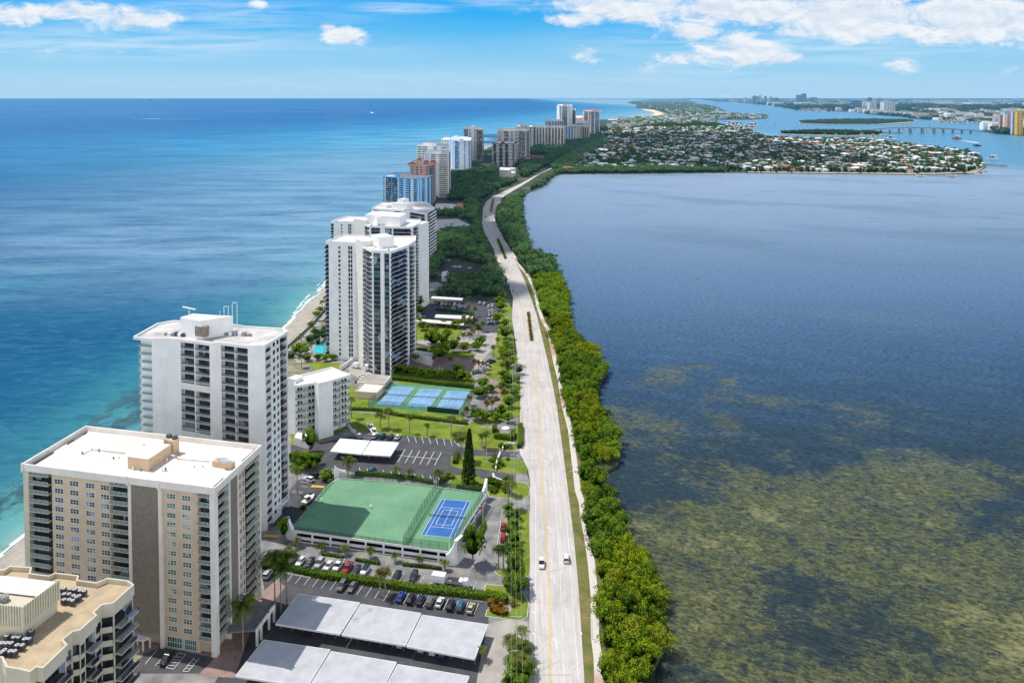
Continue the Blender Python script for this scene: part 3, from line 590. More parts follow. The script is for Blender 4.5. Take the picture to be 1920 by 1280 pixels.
def balc_proto(w, d, fh, rail='glass', slab=None, sl=.22, door=None, back=True):
    slab = slab or W_WHITE; door = door or GL_DARK; k = ('b', round(w, 1), round(d, 1), round(fh, 1), rail, slab.name, door.name, back)
    if k not in PC:
        a = MB(); a.box(0, w, -d, -.003, 0, sl, 0)
        r = MB(); h = 1.05
        if rail == 'tint': r.box(0, w, -d, -d + .08, sl, sl + h, 0); rm_ = [RTINT]
        elif rail == 'dark': r.box(0, w, -d, -d + .05, sl - .02, sl + h, 0); rm_ = [GL_NAVY]
        elif rail == 'solid': r.box(0, w, -d, -d + .14, sl, sl + h, 0); rm_ = [slab]
        elif rail == 'glass':
            r.box(0, w, -d + .03, -d + .07, sl + .06, sl + h - .06, 0); r.box(0, w, -d, -d + .09, sl + h - .06, sl + h, 1)
            n = max(1, int(w / 1.4))
            for i in range(n + 1): x = (w - .07) * i / n; r.box(x, x + .07, -d, -d + .09, sl, sl + h - .06, 1)
            rm_ = [GL_RAIL, RAILM]
        else:
            m_ = DKRAIL if rail == 'bars' else RAILM
            r.box(0, w, -d + .02, -d + .08, sl + h - .06, sl + h, 0); r.box(0, w, -d + .02, -d + .06, sl + .08, sl + .13, 0)
            n = int(w / .32)
            for i in range(n + 1): x = (w - .05) * i / n; r.box(x, x + .05, -d + .03, -d + .07, sl + .13, sl + h - .06, 0)
            rm_ = [m_]
        subs = [(Proto(r, 'railing', rm_), 'railing')]
        if back:
            b = MB(); b.quad((.1, -.03, sl), (w - .1, -.03, sl), (w - .1, -.03, fh - .25), (.1, -.03, fh - .25), 0)
            n = max(1, int(w / 1.5))
            for i in range(1, n): x = w * i / n; b.box(x - .04, x + .04, -.07, -.03, sl, fh - .25, 1)
            subs.append((Proto(b, 'glass_door', [door, FRAMED if door is not W_WHITE else FRAME]), 'glass_door'))
        PC[k] = (Proto(a, 'balcony', slab), subs)
    return PC[k]

class Bld:
    def __init__(s, name, label, cat, foot, group=None):
        s.cx = sum(p[0] for p in foot) / len(foot); s.cy = sum(p[1] for p in foot) / len(foot)
        s.root = thing(name, label, cat, (s.cx, s.cy, 0), 0, group); s.items = {}; s.foot = foot
    def part(s, name, mb, mats): return mb.build(name, mats, s.root, (-s.cx, -s.cy, 0))
    def add(s, pname, proto, loc, rz, subs=()): s.items.setdefault(pname, []).append((proto, loc, rz, subs))
    def done(s, cap=100):
        for pn, L in s.items.items():
            L.sort(key=lambda t: t[1][1] + .2 * abs(t[1][2] - 40))
            for proto, loc, rz, subs in L[:cap]:
                o = link(pn, proto.me, s.root, (loc[0] - s.cx, loc[1] - s.cy, loc[2]), rz)
                for sp, sn in subs: link(sn, sp.me, o)
            if len(L) > cap:
                mats = []; mb = MB()
                for proto, loc, rz, subs in L[cap:]:
                    for pr in [proto] + [q[0] for q in subs]:
                        idx = []
                        for m_ in pr.mats:
                            if m_ not in mats: mats.append(m_)
                            idx.append(mats.index(m_))
                        k = len(mb.m); mb.merge(pr.mb, (loc[0] - s.cx, loc[1] - s.cy, loc[2]), rz)
                        for i in range(k, len(mb.m)): mb.m[i] = idx[mb.m[i]]
                o = mb.build(pn, mats, s.root); o['kind'] = 'stuff'
    def body(s, z0, z1, mat, name='wall', foot=None):
        mb = MB(); mb.prism(foot or s.foot, z0, z1); return s.part(name, mb, mat)
    def parapet(s, z, h, mat, roofmat, foot=None, t=.35, out=.25, drop=0.0, name='parapet'):
        f = foot or s.foot; a = sum(f[i][0] * f[(i + 1) % len(f)][1] - f[(i + 1) % len(f)][0] * f[i][1] for i in range(len(f)))
        if a < 0: f = f[::-1]
        n = len(f); o1, o2 = offset(f, out), offset(f, out - t); mb = MB()
        V = [(p[0], p[1], z - drop) for p in o1] + [(p[0], p[1], z + h) for p in o1] + [(p[0], p[1], z + h) for p in o2] + [(p[0], p[1], z + .01) for p in o2]
        Fc = []
        for i in range(n):
            j = (i + 1) % n; Fc += [(i, j, n + j, n + i), (n + i, n + j, 2 * n + j, 2 * n + i), (2 * n + i, 2 * n + j, 3 * n + j, 3 * n + i)]
        if drop: Fc.append(tuple(range(n - 1, -1, -1)))
        mb.add(V, Fc); s.part(name, mb, mat)
        rb = MB(); rb.add([(p[0], p[1], z + .03) for p in offset(f, out - t + .02)], [tuple(range(n))]); s.part('roof', rb, roofmat)
    def box(s, name, A, B, x0, x1, y0, y1, z0, z1, mat):  # box in the frame of wall A->B (y inward)
        mb = MB(); mb.box(x0, x1, y0, y1, z0, z1); fr = Fr(A, B); return mb.build(name, mat, s.root, (A[0] - s.cx, A[1] - s.cy, 0), fr.rz)
    def facade(s, A, B, z0, nf, fh, spec):
        """spec: list of (kind, x0, x1, opts) along A->B seen from outside, A on the left"""
        fr = Fr(A, B)
        for kind, x0, x1, o in spec:
            w = x1 - x0; d = o.get('d', 0)
            if kind == 'panel':
                m_ = o.get('mat', W_WHITE); zt = o.get('z1', z0 + nf * fh); mb = MB(); mb.box(0, w, -d, -.003, 0, zt - o.get('z0', 0)); s.add('wall_panel', Proto(mb, 'wall_panel', m_), fr.at(x0, 0, o.get('z0', 0)), fr.rz); continue
            for k in range(nf):
                if k in o.get('skip', ()): continue
                z = z0 + k * fh
                if kind == 'win':
                    a, b = win_proto(w, o.get('h', 1.4), o.get('c', 3), o.get('r', 2), gl=o.get('gl'), fr=o.get('fr')); s.add('window', a, fr.at(x0, -d, z + o.get('sill', .9)), fr.rz, [(b, 'pane')])
                elif kind == 'pane':
                    gl = o.get('gl') or GL_DARK
                    if o.get('alt') and random.random() < o['alt'][0]: gl = o['alt'][1]
                    s.add('window', pane_proto(w, o.get('h', 1.4), gl, o.get('fr'), o.get('mull', 0)), fr.at(x0, -d, z + o.get('sill', .9)), fr.rz)
                elif kind == 'balc':
                    a, subs = balc_proto(w, o.get('bd', 1.5), fh, o.get('rail', 'glass'), o.get('slab'), door=o.get('door'), back=o.get('back', True))
                    s.add('balcony', a, fr.at(x0, -d, z), fr.rz, subs)
class Fr:
    def __init__(s, A, B):
        s.A = A; s.L = math.hypot(B[0] - A[0], B[1] - A[1]); s.ux = (B[0] - A[0]) / s.L; s.uy = (B[1] - A[1]) / s.L; s.rz = math.atan2(s.uy, s.ux)
    def at(s, x, y, z): return (s.A[0] + s.ux * x - s.uy * y, s.A[1] + s.uy * x + s.ux * y, z)
def offset(f, d):                               # outward offset of a ccw polygon
    n = len(f); out = []
    for i in range(n):
        a, b, c = f[i - 1], f[i], f[(i + 1) % n]
        e1 = (b[0] - a[0], b[1] - a[1]); e2 = (c[0] - b[0], c[1] - b[1]); l1 = math.hypot(*e1) or 1; l2 = math.hypot(*e2) or 1
        n1 = (e1[1] / l1, -e1[0] / l1); n2 = (e2[1] / l2, -e2[0] / l2); k = 1 + n1[0] * n2[0] + n1[1] * n2[1]; k = max(k, .4)
        out.append((b[0] + d * (n1[0] + n2[0]) / k, b[1] + d * (n1[1] + n2[1]) / k))
    return out
def quadfoot(A, B, depth):                      # rectangle behind the wall A->B
    f = Fr(A, B); return [A, B, f.at(f.L, depth, 0)[:2], f.at(0, depth, 0)[:2]]

# --- B: beige tower, bottom left
zB = 45.0
FL, BL, BR, FR = [P(*q, 46.2) for q in ((43, 870), (163, 804), (488, 836), (402, 914.8))]
BLf = (FL[0] + (BR[0] - FR[0]), FL[1] + (BR[1] - FR[1]))
b = Bld('beige_condo_tower', 'beige condo tower with wide cream roof, taupe stair strip and stacked balconies', 'apartment building', [FL, FR, BR, BLf])
z1 = Pq((0, 780), 2.56)
def fx(A, B, o, s): return lambda x, y: onplane(A, B, o[0] + x / s, o[1] + y / s)
fa = fx(FL, FR, (0, 780), 2.56); q = lambda x: fa(x, 500 if x > 600 else 480)
D_ = 1.5; core = offset([FL, FR, BR, BLf], -D_)
core_front = (core[0], core[1]); core_right = (core[1], core[2])
b.body(0, zB, W_BEIGE, foot=core)
FA, FB = FL, FR; L = Fr(FA, FB).L
xs = {k: q(k) for k in (118, 140, 232, 245, 524, 525, 610, 618, 632, 762, 776, 945, 1014, 1020, 1042)}
fh = 2.62; z0 = 3.9; nf = 15
f2 = Fr(FA, FB)
# frame line = outer plane; windows sit on beige panels pushed to the outer plane
def sp(*L): return list(L)
A2, B2 = f2.at(0, D_, 0)[:2], f2.at(L, D_, 0)[:2]
S_ = [('panel', 0, xs[140], dict(d=D_, mat=W_SAND, z1=zB)), ('panel', xs[245], xs[524], dict(d=D_ * .62, mat=W_BEIGE, z1=zB)), ('panel', xs[618], xs[632], dict(d=D_ + .2, mat=W_WARM, z1=zB)), ('panel', xs[632], xs[762], dict(d=D_, mat=W_TAUPE, z0=3.4, z1=zB)),
      ('panel', xs[762], xs[776], dict(d=D_ + .2, mat=W_WARM, z1=zB)), ('panel', xs[776], xs[945], dict(d=D_ * .62, mat=W_BEIGE, z1=zB)), ('panel', xs[1020], L, dict(d=D_, mat=W_WARM, z1=zB))]
for c in (279, 352, 428, 500): S_.append(('win', q(c - 21), q(c + 21), dict(d=D_ * .62, h=1.45, c=3, r=2)))
for c in (817, 890): S_.append(('win', q(c - 22), q(c + 21), dict(d=D_ * .62, h=1.45, c=3, r=2, gl=GL_GREEN)))
for a_, b_ in ((140, 232), (525, 618), (945, 1020)): S_.append(('balc', q(a_), q(b_), dict(bd=1.5, rail='glass', slab=W_BEIGE)))
b.facade(A2, B2, z0, nf + 1, fh, [t if t[0] != 'win' else t for t in S_])
# lobby glazing
for a_, b_ in ((788, 860), (872, 930)): b.facade(A2, B2, .3, 1, 3.4, [('win', q(a_), q(b_), dict(d=D_ * .62, h=3.0, c=6, r=2, sill=0, gl=GL_GREEN))])
for a_ in (245, 320, 395, 470): b.facade(A2, B2, .3, 1, 3.4, [('win', q(a_), q(a_ + 60), dict(d=D_ * .62, h=2.6, c=4, r=1, sill=.2))])
# right side
R1, R2 = FR, BR; fr_ = Fr(R1, R2); LR = fr_.L; A3, B3 = fr_.at(0, D_, 0)[:2], fr_.at(LR, D_, 0)[:2]; r = lambda x: onplane(R1, R2, x / 2.56, 780 + 500 / 2.56)
x_ = {k: r(k) for k in (1042, 1090, 1100, 1112, 1142, 1150, 1186, 1240)}
b.facade(A3, B3, z0, nf + 1, fh, [('panel', 0, .9, dict(d=D_, mat=W_WARM, z1=zB)), ('balc', .9, x_[1100], dict(rail='glass', slab=W_BEIGE)), ('panel', x_[1100], x_[1100] + .6, dict(d=D_ + .15, mat=W_WARM, z1=zB)), ('panel', x_[1100] + .6, x_[1142], dict(d=D_ - .1, mat=W_TAUPE, z0=4.5, z1=zB)),
       ('panel', x_[1142], x_[1142] + .5, dict(d=D_ + .15, mat=W_WARM, z1=zB)), ('panel', x_[1142] + .5, x_[1186], dict(d=D_ * .62, mat=W_BEIGE, z1=zB)), ('win', x_[1142] + 1.0, x_[1142] + 3.2, dict(d=D_ * .62, h=1.45)), ('win', x_[1186] - 1.6, x_[1186] - .5, dict(d=D_ * .62, h=1.45, c=1)),
       ('balc', x_[1186], LR - .6, dict(rail='glass', slab=W_BEIGE)), ('panel', LR - .6, LR, dict(d=D_, mat=W_WARM, z1=zB))])
# ocean side: plain balconies
L1, L2 = BLf, FL; fl_ = Fr(L1, L2); A4 = fl_.at(0, D_, 0)[:2]; B4 = fl_.at(fl_.L, D_, 0)[:2]
b.facade(A4, B4, z0, nf + 1, fh, [('balc', 1, fl_.L * .4, dict(rail='glass', slab=W_BEIGE)), ('balc', fl_.L * .6, fl_.L - 1, dict(rail='glass', slab=W_BEIGE)), ('panel', 0, 1, dict(d=D_, mat=W_WARM, z1=zB)), ('panel', fl_.L - 1, fl_.L, dict(d=D_, mat=W_WARM, z1=zB))])
b.parapet(zB, 1.45, W_WARM, ROOFP, t=.45, out=.35, drop=.5)
for k in (118, 618, 768, 1035): b.box('parapet_pier', FL, FR, q(k) - .35, q(k) + .35, -.62, -.352, zB - .8, zB + 1.7, W_WARM)
for k in (.35, LR - .4): b.box('parapet_pier', FR, BR, k - .3, k + .3, -.62, -.352, zB - .8, zB + 1.7, W_WARM)
# roof houses
def roofbox(bd, name, pts, z, h, mat, rm=None):
    mb = MB(); mb.prism(pts, z, z + h); bd.part(name, mb, mat)
    if rm: bd.part(name + '_roof', MB().add([(p[0], p[1], z + h + .03) for p in offset(pts if sum(pts[i][0] * pts[(i + 1) % len(pts)][1] - pts[(i + 1) % len(pts)][0] * pts[i][1] for i in range(len(pts))) > 0 else pts[::-1], -.15)], [tuple(range(len(pts)))]), rm)
PLST = M('plaster_peach', (.62, .46, .30), .85, .08, .4, streak=.15)
def onroof(fn, lst, z): return [fn(a, c, z) for a, c in lst]
ph = onroof(z1, [(612, 195), (712, 208), (822, 135), (725, 120)], zB + 3.4)
roofbox(b, 'penthouse', ph, zB, 3.4, PLST, ROOFP)
ct = onroof(z1, [(785, 113), (832, 122), (860, 108), (815, 97)], zB + 4); roofbox(b, 'cooling_tower', ct, zB, 4.2, PLST)
for a, c in ((812, 103), (840, 110)):
    x, y = z1(a, c, zB + 4); mb = MB(); mb.cyl(x, y, zB + 4.2, zB + 4.9, .9, .9, 12); b.part('fan', mb, MACHD)
roofbox(b, 'stair_house', onroof(z1, [(1018, 215), (1108, 228), (1128, 215), (1040, 200)], zB + 1.7), zB, 1.7, PLST)
ap = onroof(z1, [(1040, 205), (1075, 225), (1110, 222), (1085, 203)], zB + 2.0); mb = MB(); mb.prism(ap, zB + 1.72, zB + 2.4); b.part('skylight', mb, M('skylight_glass', (.45, .48, .52), .3))
for a, c in ((545, 205), (570, 203), (640, 255), (675, 262), (690, 140), (780, 265), (795, 262), (930, 245), (970, 243), (845, 200), (855, 190), (395, 182), (475, 170), (440, 160), (640, 258), (800, 213)):
    x, y = z1(a, c, zB); mb = MB(); mb.cyl(x, y, zB + .03, zB + random.uniform(.5, 1.1), .3, .22, 8); b.part('roof_vent', mb, MACH if a % 2 else W_WHITE)
pl_ = [z1(a, c, zB + .3) for a, c in ((395, 182), (445, 160), (600, 178))]; mb = MB(); strip(mb, pl_, .14, zB + .25, .14); b.part('pipe', mb, MACH)
pl_ = [z1(a, c, zB + .3) for a, c in ((850, 205), (1010, 218))]; mb = MB(); strip(mb, pl_, .14, zB + .25, .14); b.part('pipe', mb, MACH)
# entrance canopy to the right and small canopy left
can = [zb(1110, 555, 4.4), zb(1190, 478, 4.4), zb(1465, 500, 4.4), zb(1290, 745, 4.4), zb(985, 770, 4.4)]
b.body(3.9, 4.4, M('canopy_top', (.20, .20, .20), .9, .2, .5), 'entrance_canopy', can)
for p in (zb(1290, 750, 4.4), zb(1330, 690, 4.4), zb(1410, 590, 4.4), zb(1460, 515, 4.4)): b.part('canopy_column', MB().box(p[0] - .3, p[0] + .3, p[1] - .3, p[1] + .3, 0, 5.0), W_WARM)
mb = MB(); e1, e2 = zb(1290, 745, 4.4), zb(1468, 500, 4.4); strip(mb, [e1, e2], .35, 3.7, 1.3); b.part('canopy_fascia', mb, W_WARM)
cn2 = [P(*t, 3.0) for t in ((246, 1196), (268, 1200), (281, 1194), (258, 1188))]; b.body(2.6, 3.0, W_WARM, 'entrance_awning', cn2)
for p in cn2: b.part('awning_post', MB().box(p[0] - .2, p[0] + .2, p[1] - .2, p[1] + .2, 0, 2.6), W_WARM)
b.done()

# --- A: stepped sand-coloured building in the corner
zA = 37.0
za = Pq((0, 1040), 5.333)
outl = [(-60, 1010), (30, 1020), (75, 1115), (210, 1135), (300, 1160), (360, 1110), (430, 1120), (660, 900), (615, 850), (720, 762), (800, 745), (955, 605), (925, 580), (1010, 495), (1130, 475), (1325, 300), (1270, 262), (1070, 238), (960, 285), (765, 258), (775, 212), (550, 185), (485, 215), (290, 190), (305, 130), (100, 118), (40, 155), (-60, 150)]
fo = [za(a, c, zA + 1) for a, c in outl]
fo = [(fo[0][0] - 26, fo[0][1])] + fo + [(fo[-1][0] - 14, fo[-1][1])]
b = Bld('sand_coloured_condo', 'stepped sand-coloured condo with tan gravel roof, ribbed roof house and many air conditioners', 'apartment building', fo)
ccw = fo if sum(fo[i][0] * fo[(i + 1) % len(fo)][1] - fo[(i + 1) % len(fo)][0] * fo[i][1] for i in range(len(fo))) > 0 else fo[::-1]
b.body(0, zA, W_SAND, foot=ccw); b.parapet(zA, 1.1, W_SAND, ROOFT, foot=ccw, t=.4, out=.3, drop=1.3)
idx = {t: za(*t, zA + 1) for t in outl}
def seg(t0, t1, spec, nf=11, fh=3.05, z0=.6):
    A, B = idx[t0], idx[t1]; L = Fr(A, B).L; b.facade(A, B, z0 + 1.0, nf, fh, [(k, f0 * L, f1 * L, o) for k, f0, f1, o in spec])
big = dict(bd=1.7, rail='dark', slab=W_SAND)
solid = dict(bd=1.2, rail='solid', slab=W_SAND)
seg((430, 1120), (660, 900), [('balc', .04, .96, big)]); seg((615, 850), (720, 762), [('pane', .15, .85, dict(h=2.0, sill=.4))]); seg((720, 762), (800, 745), [('balc', .0, .95, solid)])
seg((800, 745), (955, 605), [('balc', .3, .95, big), ('pane', .02, .25, dict(h=2.0, sill=.3))]); seg((925, 580), (1010, 495), [('pane', .1, .9, dict(h=2.0, sill=.4))]); seg((1010, 495), (1130, 475), [('balc', .0, 1, solid)])
seg((1130, 475), (1325, 300), [('balc', .05, .97, big)]); seg((75, 1115), (300, 1160), [('balc', .2, 1, solid)]); seg((300, 1160), (360, 1110), [('pane', .1, .9, dict(h=2.0, sill=.4))]); seg((360, 1110), (430, 1120), [('balc', .0, 1, solid)])
RIB = M('ribbed_cladding', (.62, .58, .44), .8, .06, .5, streak=.3)
mp = [za(*t, zA + 6.5) for t in ((-260, 500), (230, 545), (608, 262), (130, 200), (-260, 180))]
mb = MB(); cc = mp if sum(mp[i][0] * mp[(i + 1) % 5][1] - mp[(i + 1) % 5][0] * mp[i][1] for i in range(5)) > 0 else mp[::-1]
mb.prism(offset(cc, -.5), zA, zA + 6.2); b.part('roof_house', mb, W_SAND)
mb = MB()
for A, B in ((mp[0], mp[1]), (mp[1], mp[2])):
    f = Fr(A, B); n = int(f.L / .62)
    for i in range(n):
        x0 = f.L * i / n; pts = [f.at(x0, 0, 0)[:2], f.at(x0 + .36, 0, 0)[:2], f.at(x0 + .36, .3, 0)[:2], f.at(x0, .3, 0)[:2]]; mb.prism(pts, zA + 2.6, zA + 7.0)
    pts = [f.at(0, .3, 0)[:2], f.at(f.L, .3, 0)[:2], f.at(f.L, .45, 0)[:2], f.at(0, .45, 0)[:2]]; mb.prism(pts, zA + 2.7, zA + 6.9)
b.part('ribbed_screen', mb, RIB)
wr = [za(*t, zA + 6.8) for t in ((-260, 330), (385, 405), (590, 262), (130, 205), (-260, 190))]; b.part('roof_house_roof', MB().add([(p[0], p[1], zA + 6.6) for p in wr], [(0, 1, 2, 3, 4)]), ROOFW)
x, y = za(42, 445, zA + 6.5); mb = MB(); mb.cyl(x, y, zA + 6.2, zA + 7.4, .9, .9, 12); b.part('fan', mb, MACH)
b.done()
# air conditioners are lifted off one by one: things
mb = MB(); mb.box(-.5, .5, -.5, .5, .25, 1.15); mb.box(-.42, .42, -.42, .42, .1, .25)
acb = mb.mesh('ac_case', MACHD); mb = MB(); mb.cyl(0, 0, 1.15, 1.22, .44, .44, 14); act = mb.mesh('ac_grille', M('ac_top', (.55, .57, .6), .4, .1, 3)); mb = MB(); mb.cyl(0, 0, 1.221, 1.25, .16, .16, 8); acf = mb.mesh('ac_hub', MACHD)
def ac(a, c, label, grp):
    x, y = za(a, c, zA + 1); o = thing('air_conditioner', label, 'air conditioner', (x, y, zA + .05), R(-12) + random.uniform(-.1, .1), grp)
    link('case', acb, o); t = link('fan_grille', act, o); link('hub', acf, t)
for a, c in ((635, 330), (707, 335), (745, 340), (800, 350), (840, 355), (690, 385), (735, 400), (790, 402), (690, 440), (725, 450), (640, 385), (640, 440), (765, 415)): ac(a, c + 10, 'grey rooftop air conditioner in the group behind the ribbed roof house', 'air conditioners behind the roof house')
for a, c in ((70, 790), (140, 805), (187, 805), (245, 825), (290, 820), (20, 865), (65, 865), (110, 865), (170, 885), (222, 885), (45, 935), (100, 945), (145, 945), (10, 960), (310, 745), (210, 735)): ac(a, c + 20, 'grey rooftop air conditioner in the group in front of the ribbed roof house', 'air conditioners before the roof house')

# --- C: white tower with rounded ocean balconies
zC = 64.4
zt = Pq((230, 560), 3.047)
cf_ = [zt(a, c, zC + 1) for a, c in ((62, 210), (165, 221), (250, 219), (330, 224), (495, 246), (562, 242), (714, 262), (812, 258), (943, 178), (920, 163), (700, 150), (560, 128), (290, 118), (200, 133))]
b = Bld('white_condo_tower', 'tall white condo tower with rounded balconies facing the ocean and blank white wall strips', 'apartment building', cf_)
ccw = cf_ if sum(cf_[i][0] * cf_[(i + 1) % len(cf_)][1] - cf_[(i + 1) % len(cf_)][0] * cf_[i][1] for i in range(len(cf_))) > 0 else cf_[::-1]
G = {}
for t in ((62, 210), (165, 221), (250, 219), (330, 224), (495, 246), (562, 242), (714, 262), (812, 258), (943, 178)): G[t] = zt(*t, zC + 1)
# recessed core
Fs, Fe = G[(165, 221)], G[(714, 262)]
core = [G[(165, 221)], G[(250, 219)]]
fr_ = Fr(G[(165, 221)], G[(812, 258)])
cA = [fr_.at(.0, .3, 0)[:2]]
# simple core: the roof outline pulled in by 1.7 m
core = offset(ccw, -1.8); b.body(0, zC, W_WHITE, foot=core); b.parapet(zC, .7, W_WHITE, M('roof_c', (.66, .63, .61), .9, .2, .15, fine=.2), foot=ccw, t=.5, out=.1, drop=.35)
nf, fh, z0 = 22, 2.85, 1.7
# blank wall strips as solid wings between balcony stacks
def wing(lst, name='wall_panel', z1_=zC - .3, mat=W_WHITE, z0_=0):
    mb = MB(); mb.prism(lst, z0_, z1_); b.part(name, mb, mat)
def back(A, B, d): f = Fr(A, B); return [A, B, f.at(f.L, d, 0)[:2], f.at(0, d, 0)[:2]]
wing(back(G[(165, 221)], G[(250, 219)], 4)); wing(back(G[(250, 219)], G[(330, 224)], 4)); wing(back(G[(495, 246)], G[(562, 242)], 4)); 
f = Fr(G[(714, 262)], G[(812, 258)]); wing(back(G[(714, 262)], G[(812, 258)], 5))
def stack(A, B, d, spec, **k):
    f = Fr(A, B); A_, B_ = f.at(0, d, 0)[:2], f.at(f.L, d, 0)[:2]; b.facade(A_, B_, z0, nf, fh, [(kd, f0 * f.L, f1 * f.L, o) for kd, f0, f1, o in spec])
stack(G[(330, 224)], G[(495, 246)], 1.75, [('balc', .0, .46, dict(bd=1.7, rail='bars')), ('balc', .5, 1, dict(bd=1.7, rail='bars')), ('panel', .46, .5, dict(d=1.6, z1=zC))])
stack(G[(562, 242)], G[(714, 262)], 1.75, [('balc', .0, 1, dict(bd=1.7, rail='bars')), ('panel', .46, .5, dict(d=1.2, z1=zC))])
for k in (5, 11): b.box('plain_band', G[(330, 224)], G[(495, 246)], .05, Fr(G[(330, 224)], G[(495, 246)]).L - .05, -.04, .4, 64.4 - 2.85 * (k + 1) + .1, 64.4 - 2.85 * k - .5, W_WARM)
# west side
A, B = G[(812, 258)], G[(943, 178)]; f = Fr(A, B)
stack(A, B, 1.75, [('panel', .0, .03, dict(d=1.7, z1=zC)), ('balc', .03, .27, dict(bd=1.3, rail='dark')), ('panel', .27, .66, dict(d=1.6, z1=zC)), ('win', .33, .44, dict(d=1.6, h=1.7, c=1, r=1, fr=W_WHITE)), ('win', .50, .60, dict(d=1.6, h=1.7, c=1, r=1, fr=W_WHITE)), ('balc', .66, .97, dict(bd=1.3, rail='dark')), ('panel', .97, 1, dict(d=1.7, z1=zC))])
# ocean corner: rounded slabs, one per floor
A, B = G[(62, 210)], G[(165, 221)]; f = Fr(A, B); w = f.L
mb = MB(); pts = [(w, 0), (w, 1.9)] + [(w * .35 + -w * .40 * math.sin(t), 1.9 - 1.9 * math.cos(t) if False else 6 - 6 * math.cos(t)) for t in [R(a) for a in (90, 70, 50, 30, 12, 0)]]
arc = [(w * .42 - w * .42 * math.sin(R(a)), 4.2 - 4.2 * math.cos(R(a))) for a in (0, 15, 30, 45, 60, 75, 90)]
slabp = [(w, 0)] + arc + [(0, 9), (w, 9)]
mb = MB(); mb.prism(slabp, 0, .25, bot=True); rl_ = MB()
for (x0, y0), (x1, y1) in zip([(w, 0)] + arc, arc + [(0, 9)]): strip(rl_, [(x0, y0), (x1, y1)], .10, .25, .95)
pr = Proto(mb, 'balcony', W_WHITE); prr = Proto(rl_, 'railing', GL_RAIL)
for k in range(nf): b.add('balcony', pr, (A[0], A[1], z0 + k * fh), f.rz, [(prr, 'railing')])
iw = MB(); iw.prism([f.at(w * .35, 3.4, 0)[:2], f.at(w, 1.5, 0)[:2], f.at(w, 9, 0)[:2], f.at(w * .35, 9, 0)[:2]], 0, zC - .4); b.part('glazing', iw, GL_DARK)
# roof things
roofbox(b, 'penthouse', [zt(a, c, zC + 7) for a, c in ((328, 100), (445, 122), (630, 92), (548, 88), (430, 75))][:4] + [zt(400, 78, zC + 7)], zC, 6.6, W_WHITE, ROOFW)
roofbox(b, 'cooling_tower', [zt(a, c, zC + 4.6) for a, c in ((412, 158), (478, 166), (496, 150), (430, 142))], zC + 1.2, 3.4, M('cooling_tan', (.30, .25, .19), .7, .3, 2))
x, y = zt(455, 150, zC + 4.6); mb = MB(); mb.cyl(x, y, zC + 4.6, zC + 5.4, 1.5, 1.3, 16); b.part('fan', mb, MACHD)
for (a0, c0, a1, c1) in ((250, 180, 345, 195), (590, 180, 725, 192)):
    p0, p1 = zt(a0, c0 + 12, zC + 1), zt(a1, c1 + 5, zC + 1)
    for i in range(6):
        x = p0[0] + (p1[0] - p0[0]) * i / 5; y = p0[1] + (p1[1] - p0[1]) * i / 5; mb = MB(); mb.box(x - .6, x + .6, y - .6, y + .6, zC + .03, zC + random.uniform(.8, 1.6)); b.part('roof_machine', mb, random.choice([MACH, MACHD, W_WHITE]))
for (a, h) in ((557, 8), (580, 9.5), (605, 9.5), (628, 11), (655, 11)):
    x, y = zt(a, 175, zC + .5); mb = MB(); mb.cyl(x, y, zC, zC + h * .92, .12, .12, 6); b.part('antenna_mast', mb, W_WHITE)
mb = MB(); p0, p1 = zt(628, 175, zC), zt(655, 175, zC); strip(mb, [p0, p1], .15, zC + 9.9, .2); p0, p1 = zt(580, 175, zC), zt(605, 175, zC); strip(mb, [p0, p1], .15, zC + 8.5, .2); b.part('mast_bar', mb, W_WHITE)
x, y = zt(380, 88, zC + 7); mb = MB(); mb.cyl(x, y, zC + 6.6, zC + 8.6, .16, .12, 6); mb.hexa([(x - 2.6, y + .3, zC + 9.4), (x + 2.4, y - .8, zC + 8.7), (x + 2.5, y - .2, zC + 8.7), (x - 2.5, y + .9, zC + 9.4)], [(x - 2.6, y + .3, zC + 9.7), (x + 2.4, y - .8, zC + 9.0), (x + 2.5, y - .2, zC + 9.0), (x - 2.5, y + .9, zC + 9.7)]); b.part('radar', mb, W_WHITE)
cn = [P(*q, 4) for q in ((515.5, 944), (539, 928), (540, 936), (520, 952))]; cn = [zc(228, 425, 4), zc(270, 455, 4), zc(385, 350, 4), zc(330, 325, 4)]; b.body(3.2, 4, W_WHITE, 'entrance_canopy', cn)
b.done()

# --- D: seven-storey white curved building
zD = 24.0; zt = Pq((230, 560), 3.047)
pts = {k: zt(*k, zD) for k in ((945, 449), (985, 495), (1112, 476), (1112, 455), (1193, 459), (1298, 430), (1190, 388), (985, 440))}
b = Bld('low_white_condo', 'seven-storey white condo bent in plan with galleries and blank white stair pylon', 'apartment building', [zt(945, 449, zD), zt(985, 495, zD), zt(1112, 476, zD), zt(1193, 459, zD), zt(1298, 430, zD), zt(1190, 388, zD), zt(985, 440, zD)])
foot = [zt(a, c, zD) for a, c in ((985, 495), (1112, 476), (1193, 462), (1298, 431), (1192, 390), (985, 442))]
core = offset(foot if sum(foot[i][0] * foot[(i + 1) % 6][1] - foot[(i + 1) % 6][0] * foot[i][1] for i in range(6)) > 0 else foot[::-1], -1.3)
b.body(0, zD - .8, W_WHITE, foot=core); cf0 = foot if True else foot
ccw = foot if sum(foot[i][0] * foot[(i + 1) % 6][1] - foot[(i + 1) % 6][0] * foot[i][1] for i in range(6)) > 0 else foot[::-1]
b.parapet(zD - .8, .8, W_WHITE, ROOFP, foot=ccw, t=.4, out=.25, drop=.3)
